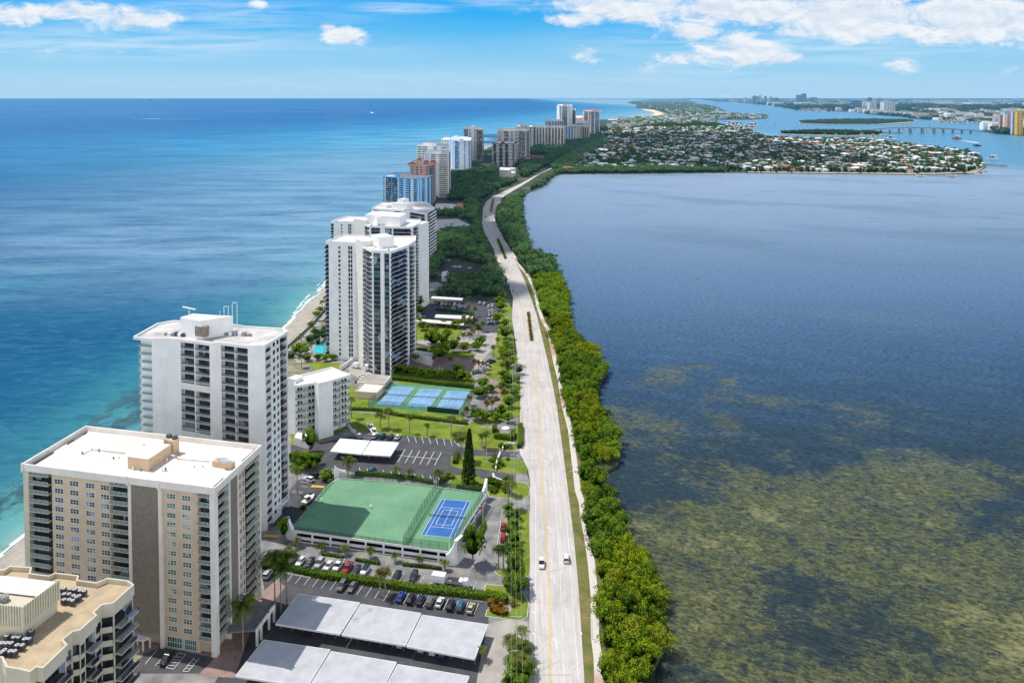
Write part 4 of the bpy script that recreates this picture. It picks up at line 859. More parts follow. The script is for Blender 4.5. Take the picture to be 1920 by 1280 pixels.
for (A, B, o1) in ((foot[0], foot[1], 1), (foot[2], foot[3], 2)):
    f = Fr(A, B); A_, B_ = f.at(0, 1.3, 0)[:2], f.at(f.L, 1.3, 0)[:2]
    b.facade(A_, B_, 2.2, 7, 3.0, [('balc', .02, f.L * .49, dict(bd=1.35, rail='tint', door=W_WARM)), ('panel', f.L * .49, f.L * .51, dict(d=1.4, z1=zD - .8)), ('balc', f.L * .51, f.L, dict(bd=1.35, rail='tint', door=W_WARM)), ('pane', f.L * .12, f.L * .22, dict(h=1.9, sill=.3)), ('pane', f.L * .25, f.L * .33, dict(h=1.2, sill=.9)), ('pane', f.L * .62, f.L * .72, dict(h=1.9, sill=.3)), ('pane', f.L * .78, f.L * .88, dict(h=1.2, sill=.9))])
pyl = [zt(1112, 478, zD + 1.2), zt(1195, 458, zD + 1.2)]; f = Fr(*pyl); mb = MB(); mb.prism([f.at(0, -1.2, 0)[:2], f.at(f.L, -1.2, 0)[:2], f.at(f.L, 3, 0)[:2], f.at(0, 3, 0)[:2]], 0, zD + 1.2); b.part('stair_pylon', mb, W_WHITE)
pyl = [zt(944, 452, zD + 1), zt(984, 462, zD + 1)]; f = Fr(*pyl); mb = MB(); mb.prism([f.at(0, 0, 0)[:2], f.at(f.L, 0, 0)[:2], f.at(f.L, 5, 0)[:2], f.at(0, 5, 0)[:2]], 0, zD + 1); b.part('stair_pylon', mb, W_WHITE)
b.body(0, 3.4, W_WARM, 'entrance_porch', [P(552, 834), P(578, 842), P(586, 824), P(560, 818)])
b.done()
# --- generic towers further down the beach: footprint from roof pixels, facades by columns
def ccw_(f): 
    a = sum(f[i][0] * f[(i + 1) % len(f)][1] - f[(i + 1) % len(f)][0] * f[i][1] for i in range(len(f))); return f if a > 0 else f[::-1]
def cols(L, n, kind, o, w=.7, m=0.0):
    c = (L - 2 * m) / n; return [(kind, m + c * (i + .5 - w / 2), m + c * (i + .5 + w / 2), o) for i in range(n)]
WB = dict(fr=W_WHITE)
# --- E and F: twin tall slim towers with curved dark balconies
def slim(name, label, fn, zE, pts, group, yo=0):
    """pts: roof-edge pixels. left slab a,b ; right block c,d,e,f"""
    W = {k: P(v[0], v[1], zE) for k, v in pts.items()}
    foot = [W['a'], W['b'], W['g'], W['c'], W['d'], W['e'], W['f'], W['h'], W['i']]
    b = Bld(name, label, 'apartment building', foot)
    # left slab
    fa = Fr(W['a'], W['b']); L = fa.L; n = 25; fh = (zE - 3.2) / n
    slab = [fa.at(1.5, 0, 0)[:2], W['b'], fa.at(L, 22, 0)[:2], fa.at(1.5, 22, 0)[:2]]
    b.body(0, zE, W_WHITE, 'wall', slab)
    b.parapet(zE, 1.0, W_WHITE, ROOFW, foot=ccw_([fa.at(-.3, 0, 0)[:2], W['b'], fa.at(L, 22, 0)[:2], fa.at(-.3, 22, 0)[:2]]), t=.3, out=.1, drop=.8)
    nm = lambda f: f * L
    mb = MB()
    for k in range(n): mb.box(1.6, L - .1, -.05, .0, 2.0 + k * fh, 2.12 + k * fh)
    o = mb.build('floor_joint', W_WARM, b.root, (W['a'][0] - b.cx, W['a'][1] - b.cy, 0), fa.rz)
    b.facade(W['a'], W['b'], 2.0, n, fh, [('pane', nm(.42), nm(.49), dict(h=1.5, sill=.6, **WB)), ('pane', nm(.76), nm(.82), dict(h=2.0, sill=.4, **WB)), ('pane', nm(.84), nm(.90), dict(h=2.0, sill=.4, **WB))])
    # dark ocean-side balconies
    A_ = fa.at(0, 1.2, 0)[:2]
    b.facade(fa.at(-1.0, 1.2, 0)[:2], fa.at(1.5, 1.2, 0)[:2], 2.0, n, fh, [('balc', 0, 2.5, dict(bd=1.2, rail='dark'))])
    # core between slab and block
    f2 = Fr(W['b'], W['g']); mb = MB(); mb.prism([W['b'], W['g'], f2.at(f2.L, 16, 0)[:2], f2.at(0, 16, 0)[:2]], 0, zE + 3.0); b.part('core_wall', mb, W_WARM)
    # block with deep recessed balconies on the left
    foot2 = ccw_([W['g'], W['c'], W['d'], W['e'], W['f'], W['h'], fa.at(L + 2, 20, 0)[:2]])
    core = offset(foot2, -.9); b.body(0, zE, (GL_NAVY if True else W_WHITE), 'wall', core); b.parapet(zE, .8, W_WHITE, ROOFW, foot=foot2, t=.35, out=.15, drop=.7)
    for A, B, spec in ((W['g'], W['c'], [('balc', .05, .5, dict(bd=1.3, rail='dark')), ('balc', .5, 1, dict(bd=1.8, rail='dark'))]),
                       (W['c'], W['d'], [('panel', 0, .08, dict(d=.9, z1=zE)), ('pane', .08, .46, dict(h=2.1, sill=.35, d=.3, alt=(.2, GL_GREEN), **WB)), ('panel', .46, .66, dict(d=.9, z1=zE)), ('pane', .66, .94, dict(h=2.1, sill=.35, d=.3, alt=(.2, GL_GREEN), **WB)), ('panel', .94, 1, dict(d=.9, z1=zE))]),
                       (W['d'], W['e'], [('balc', .0, .34, dict(bd=.9, rail='dark')), ('balc', .34, .66, dict(bd=1.25, rail='dark')), ('balc', .66, 1, dict(bd=.95, rail='dark'))]),
                       (W['e'], W['f'], [('panel', 0, .2, dict(d=1.0, z1=zE)), ('pane', .22, .34, dict(h=2.0, sill=.3)), ('balc', .38, .78, dict(bd=1.4, rail='dark')), ('panel', .8, 1, dict(d=1.0, z1=zE))]),
                       (W['f'], W['h'], [('pane', .1, .2, dict(h=2.0, sill=.3, **WB)), ('balc', .3, .6, dict(bd=1.3, rail='dark')), ('pane', .7, .8, dict(h=2.0, sill=.3, **WB))])):
        f = Fr(A, B); A_, B_ = f.at(0, .9, 0)[:2], f.at(f.L, .9, 0)[:2]; b.facade(A_, B_, 2.0, n, fh, [(k, x0 * f.L, x1 * f.L, o_) for k, x0, x1, o_ in spec])
    for q in pts['ph'] if False else (): pass
    p = Fr(W['g'], W['c']); roofbox(b, 'penthouse', [p.at(-3, 6, 0)[:2], p.at(9, 6, 0)[:2], p.at(9, 15, 0)[:2], p.at(-3, 15, 0)[:2]], zE, 6.0, W_WHITE, ROOFW)
    for i in range(7):
        x, y, _ = p.at(random.uniform(4, 22), random.uniform(3, 14), 0); mb = MB(); mb.box(x - .5, x + .5, y - .5, y + .5, zE, zE + random.uniform(.6, 1.5)); b.part('roof_machine', mb, random.choice([MACH, W_WHITE, W_WARM]))
    return b
E_ = dict(a=(611.6, 455), b=(666, 457.5), g=(680, 463), c=(697, 471), d=(732, 473.5), e=(764, 462), f=(779, 452.5), h=(779.5, 444), i=(640, 446))
b = slim('slim_white_tower', 'slim tall white tower with black wavy balcony stacks, above the three blue tennis courts', None, 67.0, E_, None); b.done()
b = slim('white_twin_tower', 'white tower of the same design standing directly behind the slim tall tower', None, 60.5, dict(a=(622, 416), b=(662.7, 418), g=(684, 421), c=(692, 424.5), d=(737, 426.5), e=(772, 427), f=(786, 420), h=(789, 413), i=(640, 410)), None)
A, B = P(786, 421, 60.5), P(804, 415, 60.5); mb = MB(); f = Fr(A, B); mb.prism([A, B, f.at(f.L, 12, 0)[:2], f.at(0, 12, 0)[:2]], 0, 60.3); b.part('end_wall', mb, W_WHITE)
roofbox(b, 'roof_house', [P(685, 405, 66), P(750, 410, 66), P(762, 402, 66), P(700, 398, 66)], 60.5, 6.5, W_WHITE, ROOFW); b.done()

def tower(name, label, pts, z, facs, wall, roof=None, ph=None, depth=None, par=.9, base=1.2, cat='apartment building', haze=False):
    """pts: roof outline pixels, front edges first (left to right); depth closes the back if only front points are given"""
    W = [P(a, c, z) for a, c in pts]
    if depth:
        f = Fr(W[0], W[-1]); fN = len(W); W2 = [(p[0] - f.uy * depth, p[1] + f.ux * depth) for p in (W[-1], W[0])]; foot = W + W2
    else: foot = W
    b = Bld(name, label, cat, foot); c_ = ccw_(foot); b.body(0, z, wall, foot=offset(c_, -.05)); b.parapet(z, par, wall, roof or ROOFW, foot=c_, t=.35, out=.1, drop=.3)
    for i, nf, spec in facs:
        A, B = W[i], W[(i + 1) % len(W)]; L = Fr(A, B).L; fh = (z - base) / nf
        b.facade(A, B, base, nf, fh, [(k, x0 * L, x1 * L, o) for k, x0, x1, o in spec])
    f = Fr(W[0], W[-1] if depth else W[1])
    for (x0, x1, y0, y1, h) in (ph or ()):
        L = f.L; roofbox(b, 'penthouse', [f.at(x0 * L, y0, 0)[:2], f.at(x1 * L, y0, 0)[:2], f.at(x1 * L, y1, 0)[:2], f.at(x0 * L, y1, 0)[:2]], z, h, wall, roof or ROOFW)
    for i in range(5):
        x, y, _ = f.at(random.uniform(.1, .9) * f.L, random.uniform(2, (depth or 14) * .8), 0); mb = MB(); mb.box(x - .8, x + .8, y - .8, y + .8, z, z + random.uniform(.8, 1.8)); b.part('roof_machine', mb, random.choice([MACH, W_WHITE]))
    b.done(); return b
def cc(n, kind, o, x0=0.0, x1=1.0, w=.7):
    c = (x1 - x0) / n; return [(kind, x0 + c * (i + .5 - w / 2), x0 + c * (i + .5 + w / 2), o) for i in range(n)]
# G: stepped white block
tower('terraced_white_condo', 'white condo block with stepped roof terraces and striped balconies on its road side', [(697, 392), (768, 397), (797, 402), (815, 391), (800, 380), (716, 381)], 45.8,
      [(0, 15, [('pane', .05, .2, dict(h=1.5)), ('pane', .6, .75, dict(h=1.5))]), (1, 15, [('balc', .02, .98, dict(bd=1.2, rail='bars'))]), (2, 15, [('balc', .25, 1.0, dict(bd=1.8, rail='solid'))])], W_WHITE, ph=[(.45, .85, 6, 16, 6), (.05, .25, 10, 18, 3), (.5, .65, 12, 22, 9)])
# H: light blue
SKYB = M('stucco_light_blue', (.13, .46, .82), .75, .06, .2, streak=.1); PBLU = M('stucco_pale_blue', (.42, .64, .86), .75, .05, .2)
tower('light_blue_condo', 'light blue condo with white vertical fins and flat white roof, bent in plan', [(718.5, 331), (757, 335), (772, 336.5), (801, 334), (811, 329), (790, 324), (745, 324)], 42.0,
      [(0, 14, cc(2, 'balc', dict(bd=1.0, rail='bars', slab=PBLU), .12, .72, .9) + [('pane', .0, .1, dict(h=1.7, **WB)), ('pane', .8, .98, dict(h=1.6, mull=1, **WB)), ('panel', .11, .125, dict(d=1.2, mat=W_WHITE, z1=41.8)), ('panel', .74, .76, dict(d=1.2, mat=W_WHITE, z1=41.8))]),
       (1, 14, [('balc', .25, .8, dict(bd=1.5, rail='solid', slab=PBLU)), ('panel', .0, .15, dict(d=.6, mat=PBLU, z1=41.8)), ('panel', .88, 1., dict(d=.6, mat=PBLU, z1=41.8))]),
       (2, 14, [('panel', 0, .06, dict(d=.8, mat=W_WHITE, z1=41.8)), ('pane', .14, .3, dict(h=1.6, **WB)), ('panel', .38, .42, dict(d=.8, mat=W_WHITE, z1=41.8)), ('panel', .55, .59, dict(d=.8, mat=W_WHITE, z1=41.8)), ('pane', .66, .8, dict(h=1.6, **WB)), ('panel', .9, .94, dict(d=.8, mat=W_WHITE, z1=41.8))]),
       (3, 14, [('pane', .1, .4, dict(h=1.6, **WB)), ('panel', .45, .5, dict(d=.8, mat=W_WHITE, z1=41.8)), ('pane', .6, .95, dict(h=1.6, **WB))])], SKYB, ph=[(.42, .5, 6, 12, 4.5)])
# I: salmon
SALM = M('stucco_salmon', (.52, .30, .26), .8, .08, .2, haze=60000); TERR = M('roof_terracotta', (.42, .10, .06), .8, .15, .5, haze=60000)
b = tower('salmon_condo', 'salmon pink condo with small red tiled roof pavilions', [(768, 309), (775, 312), (797, 313), (812, 310), (817, 304), (800, 301), (775, 302)], 54.0,
      [(0, 17, [('balc', 0, 1, dict(bd=1.5, rail='solid'))]), (1, 17, [('pane', .2, .4, dict(h=1.8)), ('pane', .6, .75, dict(h=1.6))]), (2, 17, [('pane', .15, .35, dict(h=1.8)), ('balc', .5, .95, dict(bd=1.2, rail='bars'))]), (3, 17, [('balc', 0.1, 1, dict(bd=1.5, rail='solid'))])], SALM, ph=[(.3, .7, 3, 14, 4.5)])
for (a, c, w, h) in ((771, 307, 5.5, 3.5), (786, 299, 4.5, 8), (799, 303, 4.5, 4), (812, 304.5, 5.5, 3.5)):
    x, y = P(a, c, 54 + h); mb = MB(); mb.box(x - w * .8, x + w * .8, y - w * .6, y + w * .6, 54 + .5, 54 + h); b.part('roof_pavilion', mb, SALM)
    o = MB(); o.add([(x - w, y - w * .8, 54 + h + .02), (x + w, y - w * .8, 54 + h + .02), (x + w, y + w * .8, 54 + h + .02), (x - w, y + w * .8, 54 + h + .02), (x, y, 54 + h + 2.6)], [(0, 1, 4), (1, 2, 4), (2, 3, 4), (3, 0, 4)]); b.part('pavilion_roof', o, TERR)
# J: white with dark bands (front and rear block)
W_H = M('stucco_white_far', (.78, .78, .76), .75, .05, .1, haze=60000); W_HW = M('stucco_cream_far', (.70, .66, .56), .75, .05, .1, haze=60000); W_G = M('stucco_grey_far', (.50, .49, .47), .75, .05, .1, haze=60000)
bo = dict(bd=1.2, rail='solid', slab=W_H)
tower('banded_white_tower', 'white tower with dark window bands, the taller rear one of the banded pair', [(782, 273.5), (802, 274.5), (838, 276), (842, 270), (800, 266)], 67.5, [(0, 22, [('balc', .02, .35, bo), ('balc', .4, .95, bo)]), (1, 22, [('pane', .3, .5, dict(h=1.5)), ('pane', .7, .95, dict(h=1.5))])], W_H, ph=[(.4, 1.3, 2, 14, 5)])
tower('banded_white_tower', 'white tower with dark window bands, front one of the banded pair by the dark trees', [(795, 287.5), (806, 289), (841, 288.5), (844, 284), (835, 281), (800, 282)], 65.5,
      [(0, 22, [('pane', .25, .45, dict(h=1.4)), ('pane', .62, .8, dict(h=1.4))]), (1, 22, [('balc', .04, .30, bo), ('balc', .50, .96, bo)]), (2, 22, [('balc', .2, .95, bo)])], W_H, ph=[(.1, 1.6, 3, 13, 5)])
# low wing left of K
tower('low_white_wing', 'small white rooftop block peeking out behind the banded towers', [(827, 262), (842, 263), (852, 259), (834, 257)], 56, [(0, 18, cc(3, 'pane', dict(h=1.4)))], W_H)
# K: white with blue stripes
K_W = M('stucco_bluish', (.62, .70, .80), .75, .05, .1, haze=60000); K_B = glass_mat('glass_blue', (.02, .07, .22), (.05, .14, .32), haze=60000)
tower('blue_striped_white_tower', 'white tower with blue glass stripes in front of a forest of dark trees', [(842, 261), (852, 264), (882, 264.5), (885, 260), (872, 256.5), (850, 256.5)], 60.0,
      [(0, 19, cc(2, 'pane', dict(h=1.5, gl=K_B, fr=K_W))), (1, 19, [('pane', .02, .22, dict(h=2.6, sill=.2, gl=K_B, fr=K_W)), ('pane', .24, .29, dict(h=2.9, sill=.1, gl=K_B, fr=K_B)), ('pane', .60, .70, dict(h=1.5, sill=.8, fr=K_W)), ('pane', .88, .97, dict(h=2.6, sill=.2, gl=K_B, fr=K_W))]), (2, 19, [('pane', .2, .9, dict(h=2, gl=K_B, fr=K_W))])], K_W, ph=[(.3, 1.6, 3, 12, 6), (.6, 1.0, 5, 10, 9)])
# L: dark
DARKW = M('facade_dark', (.035, .038, .05), .6, .1, .1, haze=30000); gd = glass_mat('glass_far_dark', (.012, .018, .035), (.05, .06, .08), haze=30000)
bw = dict(bd=1.0, rail='solid', slab=W_H); bd_ = dict(h=2.5, sill=.2, gl=gd, fr=DARKW)
tower('dark_balcony_tower', 'tower of black balcony stacks with pale central strip, farther left along the beach', [(869.7, 241.5), (887, 243), (905, 243), (907.5, 240), (885, 236.5)], 74.0,
      [(0, 24, [('pane', .0, .48, bd_), ('balc', .55, .75, bw)]), (1, 24, [('balc', .08, .32, bw), ('pane', .36, .98, bd_)]), (2, 24, [('pane', .1, .9, bd_)])], W_HW, ph=[(.3, 1.5, 2, 14, 6)])
MAR = M('facade_maroon', (.10, .07, .09), .7, .1, .1, haze=30000)
stripes = []
for i, k in enumerate((0, 1, 0, 1, 0, 1)): pass
tower('striped_maroon_condo', 'wide condo striped in dark maroon and white balconies, in front of the larger towers', [(922.7, 269.5), (962, 270), (970, 266.5), (935, 265)], 50.0,
      [(0, 16, [('balc', .01, .06, bw), ('pane', .07, .20, dict(h=2.6, sill=.2, gl=gd, fr=MAR)), ('balc', .21, .34, bw), ('pane', .36, .50, dict(h=2.6, sill=.2, gl=gd, fr=MAR)), ('balc', .51, .62, bw), ('pane', .64, .76, dict(h=2.6, sill=.2, gl=gd, fr=MAR)), ('balc', .78, .98, bw)]), (1, 16, [('balc', .1, .9, bw)])], MAR, roof=ROOFP, ph=[(.42, .55, 2, 10, 5)])
tower('grey_stepped_tower', 'grey and white tower with black corner balconies behind the maroon striped condo', [(932, 245.5), (955, 246), (972, 246.5), (985, 245.5), (993.5, 243), (975, 240.5), (940, 241)], 71.5,
      [(0, 22, [('balc', .02, .15, bw), ('pane', .2, .3, bd_), ('balc', .35, .5, bw), ('pane', .55, .95, bd_)]), (1, 22, [('balc', .05, .45, bw), ('balc', .55, .95, bw)]), (2, 22, [('pane', .0, 1, bd_)]), (3, 22, [('pane', .2, .9, bd_)])], W_HW, ph=[(.5, 1.4, 3, 16, 5), (1.9, 2.3, 3, 10, 4)])
tower('beige_slab_tower', 'beige slab partly hidden between the grey stepped tower and the cream slab', [(968, 237.5), (998, 238.5), (1001, 235), (972, 233.5)], 66, [(0, 20, cc(4, 'pane', dict(h=2.0, gl=gd, fr=W_G), w=.5))], W_G, ph=[(.2, .6, 3, 14, 4)])
for nm, lb, pts, wl_ in (('white_slab_tower', 'white slab tower with dark vertical window stripes, left half of the long slab pair', [(1000, 239), (1027, 239.5), (1031, 236), (1003, 235.5)], W_H), ('cream_slab_tower', 'cream slab tower with window stripes and arched tops, right half of the long slab pair', [(1028, 239.5), (1057, 240), (1060, 236.5), (1033, 236)], W_HW)):
    tower(nm, lb, pts, 60.0, [(0, 19, cc(5, 'pane', dict(h=2.7, sill=.2, gl=gd, fr=wl_), w=.55) + [('balc', .0, .06, bw)]), (1, 19, cc(2, 'pane', dict(h=2.2, gl=gd, fr=wl_)))], wl_, ph=[(.15, .3, 1, 8, 4), (.7, .85, 1, 8, 4)])
tower('blue_grey_condo', 'broad blue-grey glass condo on a pale podium at the right end of the tower row', [(1060, 237), (1075, 237.6), (1092, 236.5), (1104, 237), (1106, 233), (1065, 233)], 51.0,
      [(0, 16, cc(3, 'pane', dict(h=2.7, sill=.2, gl=K_B, fr=W_G), w=.6)), (1, 16, cc(3, 'balc', bw, w=.55)), (2, 16, cc(3, 'pane', dict(h=2.7, sill=.2, gl=gd, fr=W_G), w=.6))], W_G, ph=[(.5, 1.2, 3, 12, 5), (2.0, 2.8, 3, 12, 9)])
b = Bld('pale_podium', 'low pale podium running along the foot of the blue-grey condo', 'building', px([(1059, 263), (1106, 263.5), (1106, 260), (1059, 260)])); b.body(0, 6, W_HW); b.parapet(6, .6, W_HW, ROOFP, foot=ccw_(b.foot)); b.done()
tower('tall_white_tower', 'tallest tower, white with a dark glass middle, standing behind the row by the ocean', [(1044, 198), (1052, 199), (1066, 199), (1073.5, 197.6), (1070, 196), (1048, 196)], 115.0,
      [(0, 34, [('pane', .75, 1, dict(h=2.6, sill=.3, gl=gd, fr=W_H))]), (1, 34, [('pane', .15, .85, dict(h=2.8, sill=.2, gl=gd, fr=gd))]), (2, 34, [('pane', .0, .12, dict(h=2.6, gl=gd, fr=W_H))])], W_H, ph=[(1.2, 2.0, 4, 18, 9)])
tower('thin_grey_tower', 'narrow grey tower half hidden right of the tallest tower', [(1073, 206.5), (1079.5, 206.8), (1079.5, 204.8), (1074, 204.8)], 92, [(0, 28, [('pane', .1, .6, dict(h=2.6, gl=gd, fr=W_G))])], W_G)
tower('grey_pink_tower', 'grey and pinkish tower with dark glass stripes, rightmost of the beach towers', [(1093, 208.4), (1104, 209.2), (1124.5, 209), (1122, 206), (1096, 206)], 91.0,
      [(0, 28, [('pane', .2, .9, dict(h=2.7, sill=.2, gl=gd, fr=gd))]), (1, 28, [('pane', .04, .12, dict(h=2.6, gl=gd, fr=W_HW)), ('pane', .22, .48, dict(h=2.7, sill=.2, gl=gd, fr=gd)), ('pane', .56, .96, dict(h=2.7, sill=.2, gl=K_B, fr=gd))])], W_HW, roof=TERR, ph=[(.2, 2.0, 4, 30, 5)])
tower('mid_grey_block', 'grey block with blue glass in the gap below the tallest tower', [(1022, 227.5), (1045, 228), (1057, 227.5), (1056, 224.5), (1025, 224.5)], 66, [(0, 20, cc(4, 'pane', dict(h=2.6, sill=.3, gl=K_B, fr=W_G))), (1, 20, cc(3, 'pane', dict(h=2.6, sill=.3, gl=gd, fr=W_G)))], W_G, ph=[(.1, .4, 4, 14, 5)])
tower('mid_grey_block', 'grey block with pale roof between the cream slab and the rightmost tower', [(1078, 231), (1092, 231.4), (1105, 230.6), (1104, 227), (1080, 227)], 57, [(0, 18, cc(4, 'pane', dict(h=2.6, sill=.3, gl=gd, fr=W_G))), (1, 18, cc(3, 'pane', dict(h=2.6, sill=.3, gl=K_B, fr=W_G)))], W_G, ph=[(.3, .7, 4, 14, 6)])
tower('orange_hotel', 'low pinkish orange building between the two tall white beach towers', [(1073, 221.5), (1095, 222), (1094, 217.5), (1075, 217.5)], 40, [(0, 10, cc(6, 'pane', dict(h=1.8, gl=gd, fr=SALM)))], M('stucco_peach_far', (.80, .50, .34), .8, .05, .1, haze=60000), ph=[(.1, .3, 4, 14, 5), (.6, .8, 4, 14, 5)])
# low buildings among the trees
def lowb(name, label, cat, lst, h, wall, roof, hip=None):
    f = px(lst, h); b = Bld(name, label, cat, f); b.body(0, h, wall, foot=ccw_(f)); 
    if hip:
        c = ccw_(offset(ccw_(f), .6)); x, y = b.cx, b.cy; e = Fr(c[0], c[1]); L = max(e.L, 1); mb = MB(); n = len(c); k = .55
        top = [(x + (p[0] - x) * k if abs(p[0] - x) > 0 else x, y + (p[1] - y) * .15, h + hip) for p in c]; mb.add([(p[0], p[1], h) for p in c] + top, [(i, (i + 1) % n, n + (i + 1) % n, n + i) for i in range(n)] + [tuple(range(n, 2 * n))]); b.part('roof', mb, roof)
    else: b.parapet(h, .5, wall, roof, foot=ccw_(f))
    b.done(); return b
lowb('red_roofed_clubhouse', 'low white building with a bright red roof behind the dark trees', 'building', [(984, 296), (1020, 297), (1021, 293), (985, 292)], 9, W_H, TERR, 3)
b = Bld('water_tank', 'round white water tank with domed lid beside the road bend', 'water tank', [P(940, 328), P(970, 328), P(955, 330)])
x, y = P(954.5, 331); mb = MB(); mb.cyl(x, y, 0, 8, 13, 13, 28, cap=False); b.part('wall', mb, W_G); mb = MB(); mb.cyl(x, y, 8, 9.2, 13.6, 9, 28, cap=False); mb.cyl(x, y, 9.2, 9.8, 9, 3, 28); b.part('lid', mb, W_H); b.done()
lowb('grey_plant_building', 'plain grey utility block behind the round water tank', 'building', [(936.5, 319), (956, 320), (957, 315), (938, 314)], 13, W_G, ROOFW)
x, y = P(957, 314.5, 10); b = Bld('small_water_tank', 'smaller round white tank behind the grey utility block', 'water tank', [(x, y), (x + 1, y), (x, y + 1)]); mb = MB(); mb.cyl(x, y, 0, 9, 11, 11, 24); b.part('wall', mb, W_H); mb = MB(); mb.cyl(x, y, 9.02, 10, 11.3, 4, 24); b.part('lid', mb, W_H); b.done()
lowb('flat_white_pavilion', 'long low white roof beside the salmon domed pavilion', 'building', [(816, 386), (858, 389), (858, 384), (818, 382)], 4, W_WHITE, ROOFW)
lowb('domed_pavilion', 'small salmon pavilion with rounded orange roof at the end of the white roof', 'building', [(856, 389), (868, 389), (869, 382), (857, 382)], 6, W_WARM, M('roof_orange', (.55, .22, .12), .8), 3)
lowb('white_shed', 'white flat roofed shed at the edge of the shaded parking lot', 'building', [(828, 518), (843, 519), (838, 509), (830, 511)], 4, W_WHITE, ROOFW)
lowb('entrance_porte_cochere', 'white flat canopy at the foot of the slim tall tower', 'canopy', C(lambda a, c: (760 + a / 5.82, 540 + c / 5.82), [(30, 700), (280, 770), (305, 720), (130, 690)]), 4.2, W_WHITE, ROOFW)
lowb('tennis_pavilion', 'white flat roofed tennis pavilion left of the blue courts', 'building', C(lambda a, c: (530 + a / 4, 640 + c / 4), [(545, 378), (705, 390), (765, 330), (610, 318)]), 3.2, W_BEIGE, ROOFW)
lowb('garage_roof', 'grey concrete parking deck behind the tennis pavilion', 'building', C(lambda a, c: (530 + a / 4, 640 + c / 4), [(560, 310), (765, 320), (808, 265), (640, 250)]), 2.6, W_WARM, conc)
lowb('garden_wall_block', 'pale garden wall around the raised garden beside the drive', 'wall', C(lambda a, c: (760 + a / 5.82, 540 + c / 5.82), [(120, 600), (300, 640), (760, 610), (770, 590), (640, 560), (120, 575)]), 2.2, W_WARM, conc)
# ---------- foliage
def leaf_mat(name, dark, mid, light, haze=0.0, yellow=None):
    m, nt = new_mat(name); at = nt.new('ShaderNodeAttribute', attribute_name='tint'); oi = nt.new('ShaderNodeObjectInfo')
    pos = nt.new('ShaderNodeNewGeometry').outputs['Position']
    t = nt.math('ADD', at.outputs['Fac'], nt.math('MULTIPLY_ADD', oi.outputs['Random'], .34, -.17))
    t = nt.math('ADD', t, nt.math('MULTIPLY_ADD', nt.noise(pos, .06, 3), .9, -.45), clamp=True)
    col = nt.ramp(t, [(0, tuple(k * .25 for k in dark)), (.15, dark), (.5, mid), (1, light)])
    if yellow: col = nt.mix(nt.math('MULTIPLY', nt.maprange(oi.outputs['Random'], .55, .9), .55), col, yellow)
    df = nt.new('ShaderNodeBsdfDiffuse'); nt.link(col, df.inputs[0]); tl = nt.new('ShaderNodeBsdfTranslucent'); nt.link(col, tl.inputs[0])
    mx = nt.new('ShaderNodeMixShader'); mx.inputs[0].default_value = .22; nt.link(df.outputs[0], mx.inputs[1]); nt.link(tl.outputs[0], mx.inputs[2])
    finish(nt, mx.outputs[0], haze); MATS[name] = m; return m
LF_BRIGHT = leaf_mat('leaves_mangrove', (.014, .038, .006), (.085, .165, .014), (.34, .43, .025), yellow=(.28, .29, .03))
LF_GREEN = leaf_mat('leaves_green', (.025, .055, .010), (.10, .19, .020), (.24, .36, .035))
LF_SHADE = leaf_mat('leaves_dark', (.018, .045, .022), (.050, .12, .040), (.14, .24, .065), haze=26000)  # cloud shade over the middle distance is painted into these leaf colours
LF_PALM = leaf_mat('leaves_palm', (.022, .045, .010), (.075, .125, .022), (.20, .22, .05))
LF_SABAL = leaf_mat('leaves_sabal', (.05, .055, .018), (.14, .14, .045), (.27, .23, .09))
LF_RED = leaf_mat('leaves_croton', (.08, .035, .010), (.24, .10, .02), (.30, .22, .04))
LF_SILV = leaf_mat('leaves_silver', (.09, .11, .08), (.20, .24, .19), (.34, .38, .31))
BARK = M('bark', (.20, .16, .12), .9, .2, 2, fine=.3); PBARK = M('palm_bark', (.30, .26, .21), .9, .15, 2, fine=.3)
def np_mesh(name, V, tint, mats, mi=None):
    """V (n,4,3) quads"""
    n = V.shape[0]; me = bpy.data.meshes.new(name); me.vertices.add(n * 4); me.vertices.foreach_set('co', V.reshape(-1).astype(np.float32))
    me.loops.add(n * 4); me.loops.foreach_set('vertex_index', np.arange(n * 4, dtype=np.int32)); me.polygons.add(n)
    me.polygons.foreach_set('loop_start', np.arange(0, n * 4, 4, dtype=np.int32)); me.polygons.foreach_set('loop_total', np.full(n, 4, dtype=np.int32))
    a = me.attributes.new('tint', 'FLOAT', 'FACE'); a.data.foreach_set('value', tint.astype(np.float32))
    for m in (mats if isinstance(mats, (list, tuple)) else [mats]): me.materials.append(m)
    me.update(); me.validate(); return me
def quads(Pc, N, size, rng, aspect=.75):
    n = len(Pc); r = rng.normal(size=(n, 3)); T = np.cross(N, r); T /= np.linalg.norm(T, axis=1)[:, None] + 1e-9; B = np.cross(N, T)
    s = (size * rng.uniform(.6, 1.35, n))[:, None] if np.ndim(size) == 0 else (size * rng.uniform(.6, 1.35, n))[:, None]
    a, b = T * s, B * s * aspect
    return np.stack([Pc - a * .5 - b * .15, Pc + b * .5 - a * .05, Pc + a * .5 + b * .1, Pc - b * .5 + a * .05], 1)
